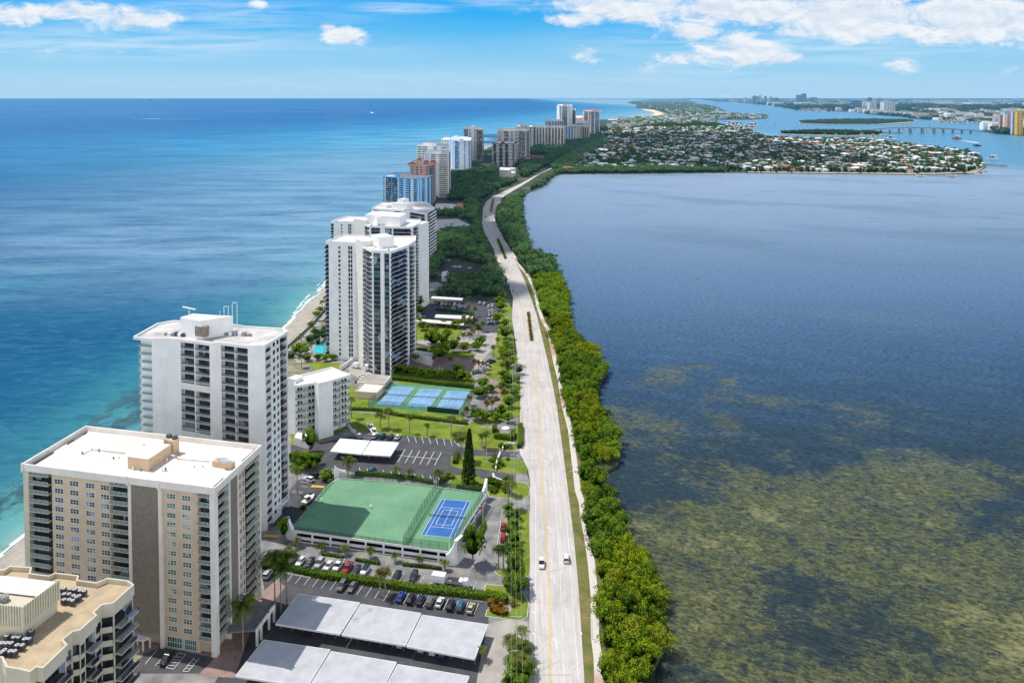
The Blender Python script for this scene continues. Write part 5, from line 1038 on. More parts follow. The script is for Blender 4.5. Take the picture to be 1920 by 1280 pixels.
def crowns(C_, Rr, Hh, n, leaf, seed=1, lobes=7, core=True, zlow=-.15):
    small = 1.0 if lobes < 16 else .62
    """many crowns in one go. C_ (m,3) centres at the crown's base height, Rr radii, Hh heights; returns quads and tint"""
    rng = np.random.default_rng(seed); m = len(C_)
    ang = rng.uniform(0, 2 * np.pi, (m, lobes)); rad = np.sqrt(rng.uniform(0, 1, (m, lobes))) * .68; rad[:, 0] = .1
    lr = rng.uniform(.34, .52, (m, lobes)) * small; rad = rad * (1 if small == 1 else 1.28); lz = .28 + .50 * (1 - np.minimum(rad, .95) ** 2) + rng.uniform(-.08, .10, (m, lobes)) * (1 if small == 1 else 2.2); ltone = rng.uniform(-.22, .22, (m, lobes))
    li = rng.integers(0, lobes, (m, n)); ar = np.arange(m)[:, None]
    d = rng.normal(size=(m, n, 3)); d /= np.linalg.norm(d, axis=2)[:, :, None]; d[:, :, 2] = np.where(d[:, :, 2] < (zlow - .45 * (rng.uniform(size=(m, n)) < .5)), -d[:, :, 2], d[:, :, 2])
    rr = lr[ar, li] * rng.uniform(.72, 1.18, (m, n))
    x = rad[ar, li] * np.cos(ang[ar, li]) + d[:, :, 0] * rr; y = rad[ar, li] * np.sin(ang[ar, li]) + d[:, :, 1] * rr; z = lz[ar, li] + d[:, :, 2] * rr * .8
    tint = .42 + ltone[ar, li] + .30 * d[:, :, 2] + .18 * (z - .5) + rng.uniform(-.16, .16, (m, n))  # lobe tops lighter, undersides darker: light painted into the leaf tint
    Pc = np.stack([x * Rr[:, None] + C_[:, 0:1], y * Rr[:, None] + C_[:, 1:2], np.maximum(z, .02) * Hh[:, None] + C_[:, 2:3]], 2).reshape(-1, 3)
    N = d + rng.normal(size=d.shape) * .55; N = N.reshape(-1, 3); N /= np.linalg.norm(N, axis=1)[:, None]
    lf = (np.broadcast_to(np.asarray(leaf, float).reshape(-1, 1) if np.ndim(leaf) else float(leaf), (m, n))).reshape(-1)
    Q = quads(Pc, N, lf, rng); T = tint.reshape(-1)
    if core:                                   # dark inner mass added to block light: a squat faceted dome per crown
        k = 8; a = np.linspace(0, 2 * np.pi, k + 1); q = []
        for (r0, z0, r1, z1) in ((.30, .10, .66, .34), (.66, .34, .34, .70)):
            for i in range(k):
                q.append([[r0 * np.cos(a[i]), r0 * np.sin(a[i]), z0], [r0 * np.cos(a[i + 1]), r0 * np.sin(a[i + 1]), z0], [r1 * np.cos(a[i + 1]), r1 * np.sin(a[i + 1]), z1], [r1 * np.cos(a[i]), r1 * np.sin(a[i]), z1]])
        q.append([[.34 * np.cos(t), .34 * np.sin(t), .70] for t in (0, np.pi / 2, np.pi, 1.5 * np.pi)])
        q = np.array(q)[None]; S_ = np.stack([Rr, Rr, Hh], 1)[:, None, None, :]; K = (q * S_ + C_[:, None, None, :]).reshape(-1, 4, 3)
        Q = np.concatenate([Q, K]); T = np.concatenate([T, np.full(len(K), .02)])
    return Q, T
one = lambda *a: np.array([a], float)
def tree_proto(seed, mat, n=520, leaf=.17, lobes=9, trunk=.30, flat=.95, name='broadleaf_tree'):
    Q, T = crowns(one(0, 0, trunk), np.array([1.0]), np.array([flat]), n, leaf, seed, lobes)
    me = np_mesh('crown', Q, T, mat); mb = MB(); rr = random.Random(seed); mb.tube([(0, 0, -.02), (rr.uniform(-.04, .04), .02, trunk * .7), (0, 0, trunk + .3)], [.07, .055, .03], 6)
    for i in range(4): a = rr.uniform(0, 6.28); mb.tube([(0, 0, trunk * .8), (.35 * math.cos(a), .35 * math.sin(a), trunk + .35)], [.035, .012], 5)
    return me, mb.mesh('trunk', BARK)
TP = {}
for k, (mat, kw) in dict(mangrove=(LF_BRIGHT, dict(n=1500, leaf=.10, lobes=26, trunk=.10, flat=1.0)), green=(LF_GREEN, dict(n=900, leaf=.125, lobes=20)), dark=(LF_SHADE, dict(n=260, leaf=.24, lobes=8, trunk=.2)), bush=(LF_GREEN, dict(n=600, leaf=.14, lobes=17, trunk=.02, flat=.9)), croton=(LF_RED, dict(n=260, leaf=.22, lobes=6, trunk=.02)), silver=(LF_SILV, dict(n=420, leaf=.16, lobes=8)), mangrove_dark=(LF_GREEN, dict(n=1200, leaf=.11, lobes=24, trunk=.10, flat=1.0))).items():
    TP[k] = [tree_proto(s * 13 + len(k), mat, **kw) for s in range(5 if 'mangrove' in k else 3)]
def plant(name, kind, x, y, r, label, cat, group=None, h=None, z=0.0):
    me, tr = random.choice(TP[kind]); o = thing(name, label, cat, (x, y, z), random.uniform(0, 6.28), group); h = h or r
    link('crown', me, o, sc=(r * random.uniform(.85, 1.15), r * random.uniform(.78, 1.22), h)); link('trunk', tr, o, sc=(r, r, h)); return o
# palms
def palm_mesh(seed, nf=26, L=1.25, droop=1.0, wide=.22, fan=False):
    rng = np.random.default_rng(seed); V = []; T = []
    for i in range(nf):
        a = 2 * math.pi * i / nf + rng.uniform(-.2, .2); el = rng.uniform(.05, 1.15) if not fan else rng.uniform(-.5, 1.4); l = L * rng.uniform(.8, 1.1); n = 6; pts = []; x = 0; z = 0; e = el
        for k in range(n + 1): pts.append((x, z)); x += l / n * math.cos(e); z += l / n * math.sin(e); e -= droop * (.20 + .08 * k)
        ca, sa = math.cos(a), math.sin(a); tt = rng.uniform(-.15, .15)
        for k in range(n):
            for side in (-1, 1):
                w0 = wide * math.sin(math.pi * min(.95, (k + .5) / n) ** .8) + .02; w1 = wide * math.sin(math.pi * min(.98, (k + 1.3) / n) ** .8) + .01
                for h in (0, 1):
                    (xa, za), (xb, zb_) = pts[k], pts[k + 1]; f0, f1 = h * .5, h * .5 + .34
                    p0 = (xa + (xb - xa) * f0, za + (zb_ - za) * f0); p1 = (xa + (xb - xa) * f1, za + (zb_ - za) * f1); w = w0 * l
                    q = [(p0[0], 0, p0[1]), (p1[0], 0, p1[1]), (p1[0] + w * .45, side * w, p1[1] - w * .55), (p0[0] + w * .55, side * w * .95, p0[1] - w * .6)]
                    V.append([(ca * u - sa * v, sa * u + ca * v, ww) for u, v, ww in q]); T.append(.40 + .35 * math.sin(el) + tt + rng.uniform(-.1, .1))
    return np.array(V), np.array(T)
PALMS = []
for s in range(3): V, T = palm_mesh(s + 40); PALMS.append(np_mesh('crown', V, T, LF_PALM))
SAB = []
for s in range(3): V, T = palm_mesh(s + 60, nf=34, L=.85, droop=.6, wide=.30, fan=True); SAB.append(np_mesh('crown', V, T, LF_SABAL))
def palm(x, y, h, r, label, group=None, sabal=False, name='palm_tree', z=0.0):
    o = thing(name, label, 'palm tree', (x, y, z), random.uniform(0, 6.28), group); dx = random.uniform(-.05, .05) * h
    mb = MB(); mb.tube([(0, 0, -.1), (dx * .3, 0, h * .5), (dx, 0, h)], [.26, .19, .15], 7); mb.build('trunk', PBARK, o)
    c = link('crown', random.choice(SAB if sabal else PALMS), o, (dx, 0, h)); c.scale = (r, r, r * .95); return o
def pal(fn, lst, label, group, sabal=False, h=7.0, r=2.6):
    for t in lst:
        a, c = t[:2]; x, y = fn(a, c); hh = t[2] if len(t) > 2 else h * random.uniform(.85, 1.15); palm(x, y, hh, (t[3] if len(t) > 3 else r) * random.uniform(.9, 1.1), label, group, sabal)

# mangroves between the path and the lagoon
shore = px(LSH); edge = [(a + 2.2, b) for a, b in PATH]
MANG = edge + px([(932, 404), (944, 392), (962, 377), (996, 357), (1028, 336), (1048, 322)]) + shore
def grid(poly, s, jit=.36, rnd=random):
    x0, x1 = min(p[0] for p in poly), max(p[0] for p in poly); y0, y1 = min(p[1] for p in poly), max(p[1] for p in poly); out = []; y = y0; k = 0
    while y < y1:
        x = x0 + (s / 2 if k % 2 else 0)
        while x < x1:
            a, b = x + rnd.uniform(-jit, jit) * s, y + rnd.uniform(-jit, jit) * s
            if inpoly(a, b, poly): out.append((a, b))
            x += s
        y += s * .87; k += 1
    return out
nearM = [p for p in grid(MANG, 4.6) if p[1] < 1200]
nearM.sort(key=lambda p: p[1]); n_ind = 0
first = [p for p in nearM if p[1] < 520][:298]; cut = first[-1][1]
def noise2(x, y): return math.sin(x * .11 + 1.3) * math.cos(y * .045) + .6 * math.sin(x * .05 - y * .09 + 2)
for x, y in first:
    if 306 < y < 318 and x > 25.5 and random.random() < .8: continue
    k = 'mangrove' if (noise2(x, y) > (-.5 if y < 300 else .25) or (y > 430 and x < 30 and random.random() < .7)) and random.random() < .88 else 'mangrove_dark'
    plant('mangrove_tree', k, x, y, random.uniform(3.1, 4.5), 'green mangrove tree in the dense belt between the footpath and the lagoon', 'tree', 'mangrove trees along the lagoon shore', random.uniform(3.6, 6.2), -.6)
def stuffcrowns(name, pts, rr, hh, nq, lf, mat, z=0.0, seed=3, label=None, cat='trees', lobes=7):
    rng = np.random.default_rng(seed); n = len(pts)
    if not n: return
    C_ = np.array([(a, b, z) for a, b in pts]); Rr = rng.uniform(rr[0], rr[1], n); Hh = rng.uniform(hh[0], hh[1], n)
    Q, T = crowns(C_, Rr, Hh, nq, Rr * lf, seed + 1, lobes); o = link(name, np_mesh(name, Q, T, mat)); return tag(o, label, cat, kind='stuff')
rest = [p for p in nearM if p[1] > cut and p not in set(first)]
stuffcrowns('mangrove_thicket', [p for p in rest if p[1] < 640], (3.4, 4.8), (4.5, 7), 330, .20, LF_GREEN, label='dense green mangrove thicket past the sunlit belt, along the lagoon', seed=5)
fM = [p for p in grid(MANG, 6.5) if p[1] > 640]
stuffcrowns('mangrove_thicket', fM, (4, 7.4), (4.5, 10.5), 160, .25, LF_SHADE, label='dark mangrove thicket along the far road bend and lagoon shore', seed=6)
# forest left of the road
FOR = px([(806, 556), (950, 556), (944, 530), (921, 492), (899, 440), (895, 418), (897, 388), (903, 374), (922, 362), (948, 350), (972, 340), (1000, 326), (1030, 309), (1050, 296), (1132, 262), (1125, 250), (1100, 264), (1060, 267), (1000, 276), (990, 301), (920, 318), (885, 324), (843, 332), (846, 374), (822, 394), (817, 420), (817, 485), (806, 520)])
HOLES = [px(l) for l in ([(808, 532), (832, 486), (860, 484), (910, 500), (912, 516), (864, 530), (835, 534)], [(800, 527), (824, 526), (842, 534), (832, 553), (800, 553)], [(812, 406), (860, 406), (892, 420), (884, 438), (842, 438), (812, 446)], [(812, 378), (874, 378), (874, 400), (812, 400)], [(932, 312), (975, 312), (980, 341), (930, 341)], [(980, 290), (1024, 290), (1024, 301), (980, 301)], [(915, 305), (1000, 305), (1000, 296), (915, 296)], [(970, 333), (1000, 333), (1000, 348), (966, 348)])]
def clear(pts, holes): return [p for p in pts if not any(inpoly(p[0], p[1], h) for h in holes)]
fp = clear(grid(FOR, 6.2), HOLES)
stuffcrowns('forest', [p for p in fp if p[1] < 1100], (3.6, 6.8), (3.5, 9.5), 190, .22, LF_SHADE, label='dark dense woodland between the white towers and the road', seed=8)
stuffcrowns('forest', clear([p for p in grid(FOR, 9.5) if p[1] >= 1100], HOLES), (5, 10), (5, 11), 130, .24, LF_SHADE, label='dark woodland farther on beside the road, around the water tank', seed=9)
# fringe of bushes on the ocean side
OSG = [(coast(y) + 22, y) for y in range(440, 1400, 40)] + [(coast(y) + 40, y) for y in range(1400, 440, -40)]
OSG = [p for p in grid(OSG, 7)]
stuffcrowns('sea_grape_hedge', OSG, (2.5, 4), (2, 3.5), 160, .2, LF_SHADE, label='dark sea grape bushes behind the beach walk', seed=10)

# hedges
def hedge(line, w, h, mat, label, name='hedge', dens=14, leaf=.42, z=0.05):
    rng = np.random.default_rng(int(abs(line[0][0] * 10)) + 3); PP = []; NN = []
    for (x0, y0), (x1, y1) in zip(line, line[1:]):
        L = math.hypot(x1 - x0, y1 - y0); ux, uy = (x1 - x0) / L, (y1 - y0) / L; per = w + 2 * h; n = int(L * per * dens)
        s = rng.uniform(0, L, n); t = rng.uniform(0, per, n); side = np.where(t < h, -1, np.where(t > h + w, 1, 0))
        off_ = np.where(side == 0, t - h - w / 2, side * w / 2); zz = np.where(side == -1, t, np.where(side == 1, per - t, h)); j = rng.normal(size=(n, 3)) * .10
        PP.append(np.stack([x0 + ux * s - uy * off_ + j[:, 0], y0 + uy * s + ux * off_ + j[:, 1], zz + j[:, 2] + z], 1))
        NN.append(np.stack([-uy * side, ux * side, (side == 0) * 1.0], 1) + rng.normal(size=(n, 3)) * .5)
    Pc = np.concatenate(PP); N = np.concatenate(NN); N /= np.linalg.norm(N, axis=1)[:, None]; Q = quads(Pc, N, leaf, rng); T = .38 + .22 * (Pc[:, 2] - z) / h + rng.uniform(-.2, .2, len(Pc))
    x0, y0 = line[0]; Q[:, :, 0] -= x0; Q[:, :, 1] -= y0
    root = thing(name, label, 'hedge', (x0, y0, 0)); link('leaves', np_mesh('leaves', Q, T, mat), root)
    mb = MB(); strip(mb, [(a - x0, b - y0) for a, b in line], w * .86, z - .04, h * .93); mb.build('branches', M('hedge_core', (.02, .035, .01), .95), root)  # solid dark box standing in for the shade inside the hedge
    return root
LF_HEDGE = leaf_mat('leaves_hedge', (.03, .06, .006), (.11, .20, .012), (.22, .33, .02))
hedge(C(c2, [(150, 618), (300, 632), (440, 662)]), 2.0, 1.4, LF_GREEN, 'low grey-green end of the long hedge between the two rows of parked cars')
hedge(C(c2, [(440, 665), (700, 705), (1000, 748), (1430, 795), (1555, 818)]), 2.4, 1.7, LF_HEDGE, 'long bright green clipped hedge between two rows of parked cars')
hedge(C(c3, [(500, 512), (700, 520), (870, 560), (1385, 622)]), 1.6, 1.3, LF_GREEN, 'long clipped hedge on the lawn in front of the three tennis courts')
hedge(C(c2, [(690, 92), (830, 100), (1010, 118), (1130, 142)]), 1.5, 1.4, LF_HEDGE, 'hedge along the back edge of the green rooftop court')
hedge(C(c2, [(1175, 150), (1225, 95)]), 1.6, 1.7, LF_HEDGE, 'short thick hedge at the right end of the rooftop court hedge')
hedge(C(c2, [(1270, 165), (1420, 190)]), 1.4, 1.3, LF_HEDGE, 'short hedge behind the right corner of the rooftop court')
hedge(C(c3, [(1590, 690), (1590, 655)]), 2.0, 2.2, LF_HEDGE, 'left arm of the square clipped hedge around the garden seat')
hedge(C(c3, [(1590, 725), (1720, 742), (1728, 690)]), 2.0, 2.2, LF_HEDGE, 'front arm of the square clipped hedge around the garden seat')
hedge(C(c3, [(1785, 640), (1786, 780), (1770, 805)]), 1.8, 2.0, LF_GREEN, 'tall narrow hedge on the lawn edge beside the road')
hedge(C(c3, [(1290, 920), (1310, 850)]), 1.8, 1.6, LF_GREEN, 'short hedge by the palms at the parking lot exit')
hedge(C(c32, [(160, 755), (290, 790)]), 1.8, 1.6, LF_HEDGE, 'short hedge behind the reddish shrubs at the parking entrance')
hedge(C(c32, [(115, 420), (150, 350), (140, 300)]), 1.6, 1.0, LF_GREEN, 'dark low hedge against the right wall of the parking garage')
hedge(C(cg, [(120, 680), (240, 690)]), 1.6, 1.5, LF_GREEN, 'clipped hedge at the foot of the slim tall tower')
hedge(C(cg, [(240, 410), (560, 440)]), 2.2, 1.6, LF_GREEN, 'hedge in front of the white carports beside the raised garden')
hedge(C(cg, [(345, 238), (740, 288)]), 3.0, 1.6, LF_SHADE, 'planted divider in the shaded parking lot between two carports')
hedge(C(cg, [(-140, 1000), (300, 1050), (740, 1095)]), 2.0, 2.0, LF_GREEN, 'dark screening hedge along the back fence of the blue courts')
for lst, lb in (([(500, 548), (560, 556), (620, 566)], 'left'), ([(690, 580), (750, 590), (830, 602)], 'middle'), ([(960, 608), (1100, 622), (1180, 632)], 'right')): hedge(C(c2, lst), 1.0, .8, LF_GREEN, 'low planting strip at the foot of the parking garage wall, %s length' % lb)
# individual palms and trees
pal(c2, [(232, 855, 15, 4.2), (265, 880, 13, 4.0), (298, 835, 14.5, 4.2)], 'tall dark coconut palm in the clump beside the beige tower entrance', 'palms by the beige tower entrance')
pal(c2, [(48, 1100, 12, 4.2)], 'coconut palm with yellowing fronds between the beige tower and the lower carport', None)
pal(c2, [(860, 770, 7, 2.9), (830, 790, 7.5, 2.8)], 'pair of yellowish palms on the island in the hedge row', 'palms on the hedge island', True)
pal(c2, [(360, 505, 2.2, 1.6), (495, 530, 2.2, 1.7), (632, 548, 2.4, 1.8), (775, 568, 2.6, 2), (918, 590, 2.2, 1.7), (1058, 610, 2.2, 1.7), (1203, 638, 2.4, 1.8)], 'small bushy palm at the foot of the garage wall', 'small palms along the garage wall')
pal(c2, [(648, 98, 6, 3.2), (925, 112, 4, 2.3), (1160, 145, 4.5, 2.4), (1000, 118, 3.5, 2.0)], 'palm rising behind the back edge of the green rooftop court', 'palms behind the rooftop court')
pal(c3, [(733, 655), (797, 655, 8.5), (952, 692, 7.5, 2.0), (1085, 712, 5, 1.9), (1265, 712, 8, 2.3)], 'slender palm standing alone on the bright lawn below the blue courts', 'palms on the lawn')
pal(c3, [(1495, 802, 5.5, 2.2), (1525, 802, 6.5, 2.2), (1300, 905, 11, 3), (1345, 900, 11, 3), (1335, 890, 9, 2.6), (516, 575, 9, 2.5)], 'palm near the exit drive of the middle parking lot', 'palms at the middle lot exit')
pal(c32, [(298, 232, 9, 2.8), (318, 160, 5, 2.2), (290, 145, 4, 2)], 'palm on the grass by the road above the garage driveway', 'palms above the garage driveway')
pal(c32, [(240, 596, 6, 2.2), (268, 600, 6.5, 2.3)], 'thin palm on the small round island by the driveway', 'palms on the round island')
pal(zc, [(495, 300, 9.5, 2.8)], 'lone coconut palm beside the white tower driveway', None)
pal(cg, [(960, 765, 6.5, 2.6), (745, 910, 6, 2.6), (800, 915, 5.5, 2.3), (855, 935, 6, 2.3), (490, 860, 5, 3), (120, 840, 5, 2.6), (90, 830, 5, 2.3), (310, 840, 4.5, 2.3), (1065, 350, 6, 2.6), (760, 310, 6, 2.6), (690, 230, 8, 2.4), (590, 140, 8, 2.4), (1010, 650, 5, 2.2), (1060, 850, 6, 2.6), (1060, 930, 5, 2.4), (300, 510, 6, 2.8), (240, 520, 6, 2.6), (340, 530, 5.5, 2.6), (640, 590, 5, 2.8), (700, 600, 5.5, 3), (740, 560, 5.5, 3), (800, 520, 6, 3), (850, 480, 5.5, 2.8), (700, 450, 6, 3.2), (760, 440, 6, 3.2), (640, 420, 6, 3), (720, 390, 6, 3), (670, 680, 4, 2.4), (580, 640, 5, 2.6)],
    'olive coloured sabal palm in the gardens right of the slim tall tower', 'sabal palms in the tower gardens', True)
pal(cf, [(160, 1160, 7, 2.6), (240, 1140, 6, 2.6), (300, 1160, 6, 2.8), (335, 1160, 5.5, 2.6), (110, 1190, 6, 2.6), (90, 1240, 6, 3), (75, 1110, 6, 2.5), (150, 1000, 5, 2.5), (190, 930, 5, 2.4), (230, 850, 5, 2.4), (250, 820, 5, 2.4), (90, 1080, 5, 2.4), (360, 1170, 5, 2.6)], 'palm in the pool garden between the ocean beach and the slim tower', 'palms in the pool garden')
pal(c3, [(1380, 560, 3.5, 2.6), (1350, 590, 3, 2.2), (1400, 480, 4, 2.4), (1530, 520, 4, 2.6), (1570, 515, 4, 2.4), (1480, 430, 4, 2.2), (1660, 440, 5, 2.4), (1660, 380, 4, 2.2)], 'sabal palm right of the three blue tennis courts', 'sabal palms right of the blue courts', True)
pal(c32, [(330, 1160, 5, 2.6), (380, 1060, 4.5, 2.4), (350, 1230, 5, 2.6), (400, 1150, 4, 2.2), (310, 1100, 4, 2.2), (390, 1240, 4.5, 2.2)], 'palm in the narrow garden left of the road at the bottom edge', 'palms left of the road, bottom edge')
pal(c2, [(1412, 1150, 2.8, 1.6)], 'small young palm by the corner post of the upper carport', None)
def trees(fn, lst, kind, label, group, name='broadleaf_tree', cat='tree'):
    for a, c, r, *h in lst: x, y = fn(a, c); plant(name, kind, x, y, r, label, cat, group, (h[0] if h else r * random.uniform(.85, 1.1)))
trees(c2, [(1362, 600, 4.3, 9.5)], 'green', 'large round tree at the front right corner of the parking garage', None)
trees(zc, [(335, 850, 2.2, 6.0)], 'green', 'narrow tree beside the white curved pylon of the garage', None)
trees(c3, [(90, 930, 4.2), (170, 940, 4.6), (240, 940, 4.0), (120, 960, 3.6), (200, 965, 3.6)], 'green', 'round yellow-green tree in the clump beside the white tower', 'trees beside the white tower', )
trees(c3, [(335, 1040, 4.0, 4.2)], 'bush', 'clipped bright bush by the back left corner of the rooftop court', None, 'bush', 'bush')
trees(c3, [(205, 825, 3.2, 7.5)], 'green', 'dark feathery tree on the round planted island before the low condo', None)
trees(c3, [(1690, 200, 4.2), (1690, 130, 4.0), (1700, 340, 4.6, 5), (1650, 380, 3.6), (1480, 420, 4.5, 4), (1500, 350, 4.0, 4), (1560, 380, 3, 3), (1640, 560, 4, 4), (1450, 590, 4.2, 4.4), (1520, 600, 3.6, 4), (1700, 500, 4, 4.4), (1660, 270, 3.4), (1740, 420, 3.6), (1600, 600, 3.4), (1690, 610, 3.4)], 'green', 'bright green leafy tree in the strip between the blue courts and the road', 'trees between the blue courts and the road')
trees(c3, [(1770, 250, 3.2, 4.4), (1760, 310, 3, 4)], 'silver', 'silvery grey-green tree leaning to the road edge', 'silvery trees at the road edge')
trees(cg, [(1090, 560, 4.8, 6), (1060, 470, 3.6), (1090, 430, 3.6, 4.5), (1130, 700, 4.2), (1090, 770, 4.5), (1110, 650, 3.8), (1000, 380, 4, 5), (1040, 250, 4, 5), (1020, 190, 4, 5), (1060, 150, 4, 6), (310, 650, 5, 8), (380, 800, 5.6, 8), (430, 760, 4.5, 7), (520, 700, 4.2, 6), (460, 560, 4, 5), (640, 700, 3, 4.5), (420, 640, 3.6, 5), (150, 230, 3.4, 8), (160, 290, 3.6, 5), (550, 440, 4, 4), (590, 430, 3.6, 4), (420, 420, 3, 3), (150, 400, 3.6, 4), (190, 460, 4, 4.4), (790, 690, 3, 5), (830, 620, 3.4, 4), (760, 680, 3, 4)], 'green', 'dark green tree in the shaded gardens and lots right of the slim tall tower', 'trees in the tower gardens')
trees(cg, [(-60, 930, 4), (20, 950, 4), (100, 950, 3.6), (170, 970, 3.6), (240, 985, 3.8), (310, 985, 4), (390, 990, 3.6), (470, 985, 3.8), (540, 1000, 3.6), (610, 1010, 4), (680, 1010, 3.8), (560, 930, 3.4), (-110, 900, 4)], 'green', 'dark green tree in the row behind the three blue tennis courts', 'trees behind the blue courts')
trees(c32, [(310, 300, 2.6), (330, 350, 2.6), (315, 400, 2.6), (335, 450, 2.8), (310, 500, 2.6), (335, 550, 2.8), (300, 260, 2.4), (345, 500, 2.4), (350, 300, 2.4), (325, 660, 3.4, 6), (350, 700, 3.4, 6), (320, 740, 3, 5), (360, 760, 3, 5), (300, 720, 2.4)], 'green', 'leafy shrub in the dense row between the lawn strip and the small lot', 'shrubs between the small lot and the lawn strip', 'shrub', 'shrub')
trees(c32, [(330, 1080, 2.4), (360, 1120, 2.8), (400, 1100, 2.4), (320, 1180, 2.4), (370, 1200, 2.8), (410, 1230, 2.4), (330, 1260, 2.8), (390, 1270, 2.6), (310, 1300, 2.6), (370, 1330, 2.6)], 'green', 'leafy shrub in the narrow garden strip left of the road, bottom edge', 'shrubs left of the road, bottom edge', 'shrub', 'shrub')
trees(c32, [(195, 810, 1.8), (215, 850, 1.6), (275, 865, 1.7), (250, 830, 1.6), (235, 865, 1.5), (325, 815, 1.6), (200, 845, 1.5)], 'croton', 'reddish brown shrub on the planted corner at the parking entrance', 'reddish shrubs at the parking entrance', 'shrub', 'shrub')
trees(c3, [(1610, 905, 2.2), (1640, 930, 2), (1600, 950, 2), (1570, 900, 1.8), (1590, 870, 1.6), (1660, 800, 2), (1640, 790, 1.8), (1700, 800, 1.6), (1690, 890, 1.4), (1560, 1060, 2.2), (1620, 1090, 2.4), (1690, 1060, 2.4), (1580, 1130, 2), (1680, 1130, 2)], 'bush', 'low dark shrub near the white entrance walls of the middle lot', 'shrubs at the middle lot entrance', 'shrub', 'shrub')
trees(c2, [(1370, 165, 2.4), (1320, 160, 2.4), (1400, 180, 2), (1480, 180, 2), (1540, 180, 2.2), (1480, 140, 2), (1240, 110, 1.8)], 'bush', 'dark shrub behind the right corner of the rooftop court', 'shrubs behind the rooftop court corner', 'shrub', 'shrub')
trees(c2, [(390, 285, 1.6), (330, 620, .1)][:1], 'bush', 'dark small shrub beside the boat in the driveway', None, 'shrub', 'shrub')
trees(cf, [(70, 1130, 3.4), (120, 1150, 3.4), (50, 1150, 3), (200, 1190, 3), (250, 1200, 3), (130, 1200, 3), (160, 970, 3), (190, 900, 3), (215, 870, 3), (300, 1190, 2.6), (180, 1020, 3)], 'green', 'dark shrub in the pool garden behind the beach walk', 'shrubs in the pool garden', 'shrub', 'shrub')
for i, q in enumerate(MEDS):                      # planted medians
    ys = [p[1] for p in q]; n = (14, 12, 8)[i]
    for k in range(n):
        y = min(ys) + 2 + (max(ys) - min(ys) - 4) * k / (n - 1); xa = [p[0] for p in q]; t = (y - min(ys)) / (max(ys) - min(ys)); x = (q[2][0] + q[3][0]) / 2 * (1 - t) + (q[0][0] + q[1][0]) / 2 * t
        plant('shrub', 'croton' if i == 0 and k % 3 else 'bush', x, y, 1.5 if i == 0 else 2.0, 'small shrub planted on the %s traffic median' % ('nearest', 'middle', 'farthest')[i], 'shrub', 'shrubs on the %s median' % ('nearest', 'middle', 'farthest')[i], z=.38)
# tall conifer
x, y = P(878, 908); o = thing('norfolk_pine', 'very tall narrow dark conifer behind the right end of the rooftop court', 'tree', (x, y, 0)); rng = np.random.default_rng(5)
mb = MB(); mb.tube([(0, 0, 0), (.2, 0, 11), (.5, 0, 22)], [.4, .25, .06], 7); mb.build('trunk', BARK, o)
n = 5200; hz = rng.uniform(.04, 1, n) ** .9; lay = np.floor(hz * 26) / 26; rr = (1 - lay) ** .75 * 2.9 * rng.uniform(.35, 1.0, n) + .25; a = rng.uniform(0, 2 * np.pi, n); a = np.round(a * 7 / (2 * np.pi) + rng.uniform(-.28, .28, n)) * 2 * np.pi / 7 + rng.normal(size=n) * .22 + lay * 40
Pc = np.stack([np.cos(a) * rr + lay * .5, np.sin(a) * rr, lay * 21.5 + .8 - rr * .10 + rng.normal(size=n) * .22], 1); N = rng.normal(size=(n, 3)) + [0, 0, .8]; N /= np.linalg.norm(N, axis=1)[:, None]
link('crown', np_mesh('crown', quads(Pc, N, .55, rng), .25 + rng.uniform(-.2, .25, n), LF_GREEN), o)
# ---------- parking garage with courts on its deck
GRN = M('deck_green', (.165, .335, .195), .85, .10, .06, c2=(.11, .26, .15), fine=.14, stain=.3)
CB = M('court_blue', (.028, .14, .42), .75, .10, .15, fine=.08); CB2 = M('court_pale_blue', (.17, .37, .60), .8, .12, .12, fine=.1)
CH, nt = new_mat('chain_link'); tr = nt.new('ShaderNodeBsdfTransparent'); mx = nt.new('ShaderNodeMixShader'); mx.inputs[0].default_value = .30; nt.link(tr.outputs[0], mx.inputs[1]); nt.link(bsdf(nt, (.03, .10, .06), .7), mx.inputs[2]); finish(nt, mx.outputs[0])
CHP = M('fence_post_green', (.03, .09, .05), .6)
ZG = 4.0
dp = [c2(a, c, ZG) for a, c in ((335, 388), (345, 405), (1220, 525), (1232, 515), (1432, 205), (1410, 192), (1135, 158), (860, 128), (640, 113), (598, 112), (560, 130), (520, 165))]
dpc = ccw_(dp); g = Bld('parking_garage', 'white open parking garage with a green sports deck and curved white corner pylons', 'parking garage', dp)
g.body(3.55, ZG, GRN, 'deck', dpc)
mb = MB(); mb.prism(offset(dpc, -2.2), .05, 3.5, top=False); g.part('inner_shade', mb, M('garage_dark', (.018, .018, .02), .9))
mb = MB()
f1, f2_ = dp[1], dp[2]; r1, r2 = dp[3], dp[4]
n_ = len(dpc); ring = offset(dpc, .12)
for i in range(n_):
    a, b_ = ring[i], ring[(i + 1) % n_]; strip(mb, [a, b_], .25, 3.2, .78)
g.part('deck_edge', mb, W_WHITE)
mb = MB(); ring = offset(dpc, .05)
for i in range(n_): strip(mb, [ring[i], ring[(i + 1) % n_]], .22, 1.05, .95)
g.part('spandrel', mb, W_WHITE)
mb = MB()
for i in range(n_): strip(mb, [ring[i], ring[(i + 1) % n_]], .22, 0, .35)
g.part('plinth', mb, W_WARM)
for x in (445, 548, 650, 750, 852, 960, 1062, 1165):
    s_ = onplane(f1, f2_, 440 + x / 3.048, 860 + (405 + (x - 345) * .137) / 3.048 + 6); p = Fr(f1, f2_).at(s_, -.05, 0); g.part('column', MB().box(p[0] - .3, p[0] + .3, p[1] - .3, p[1] + .3, 0, 3.2), W_WHITE)
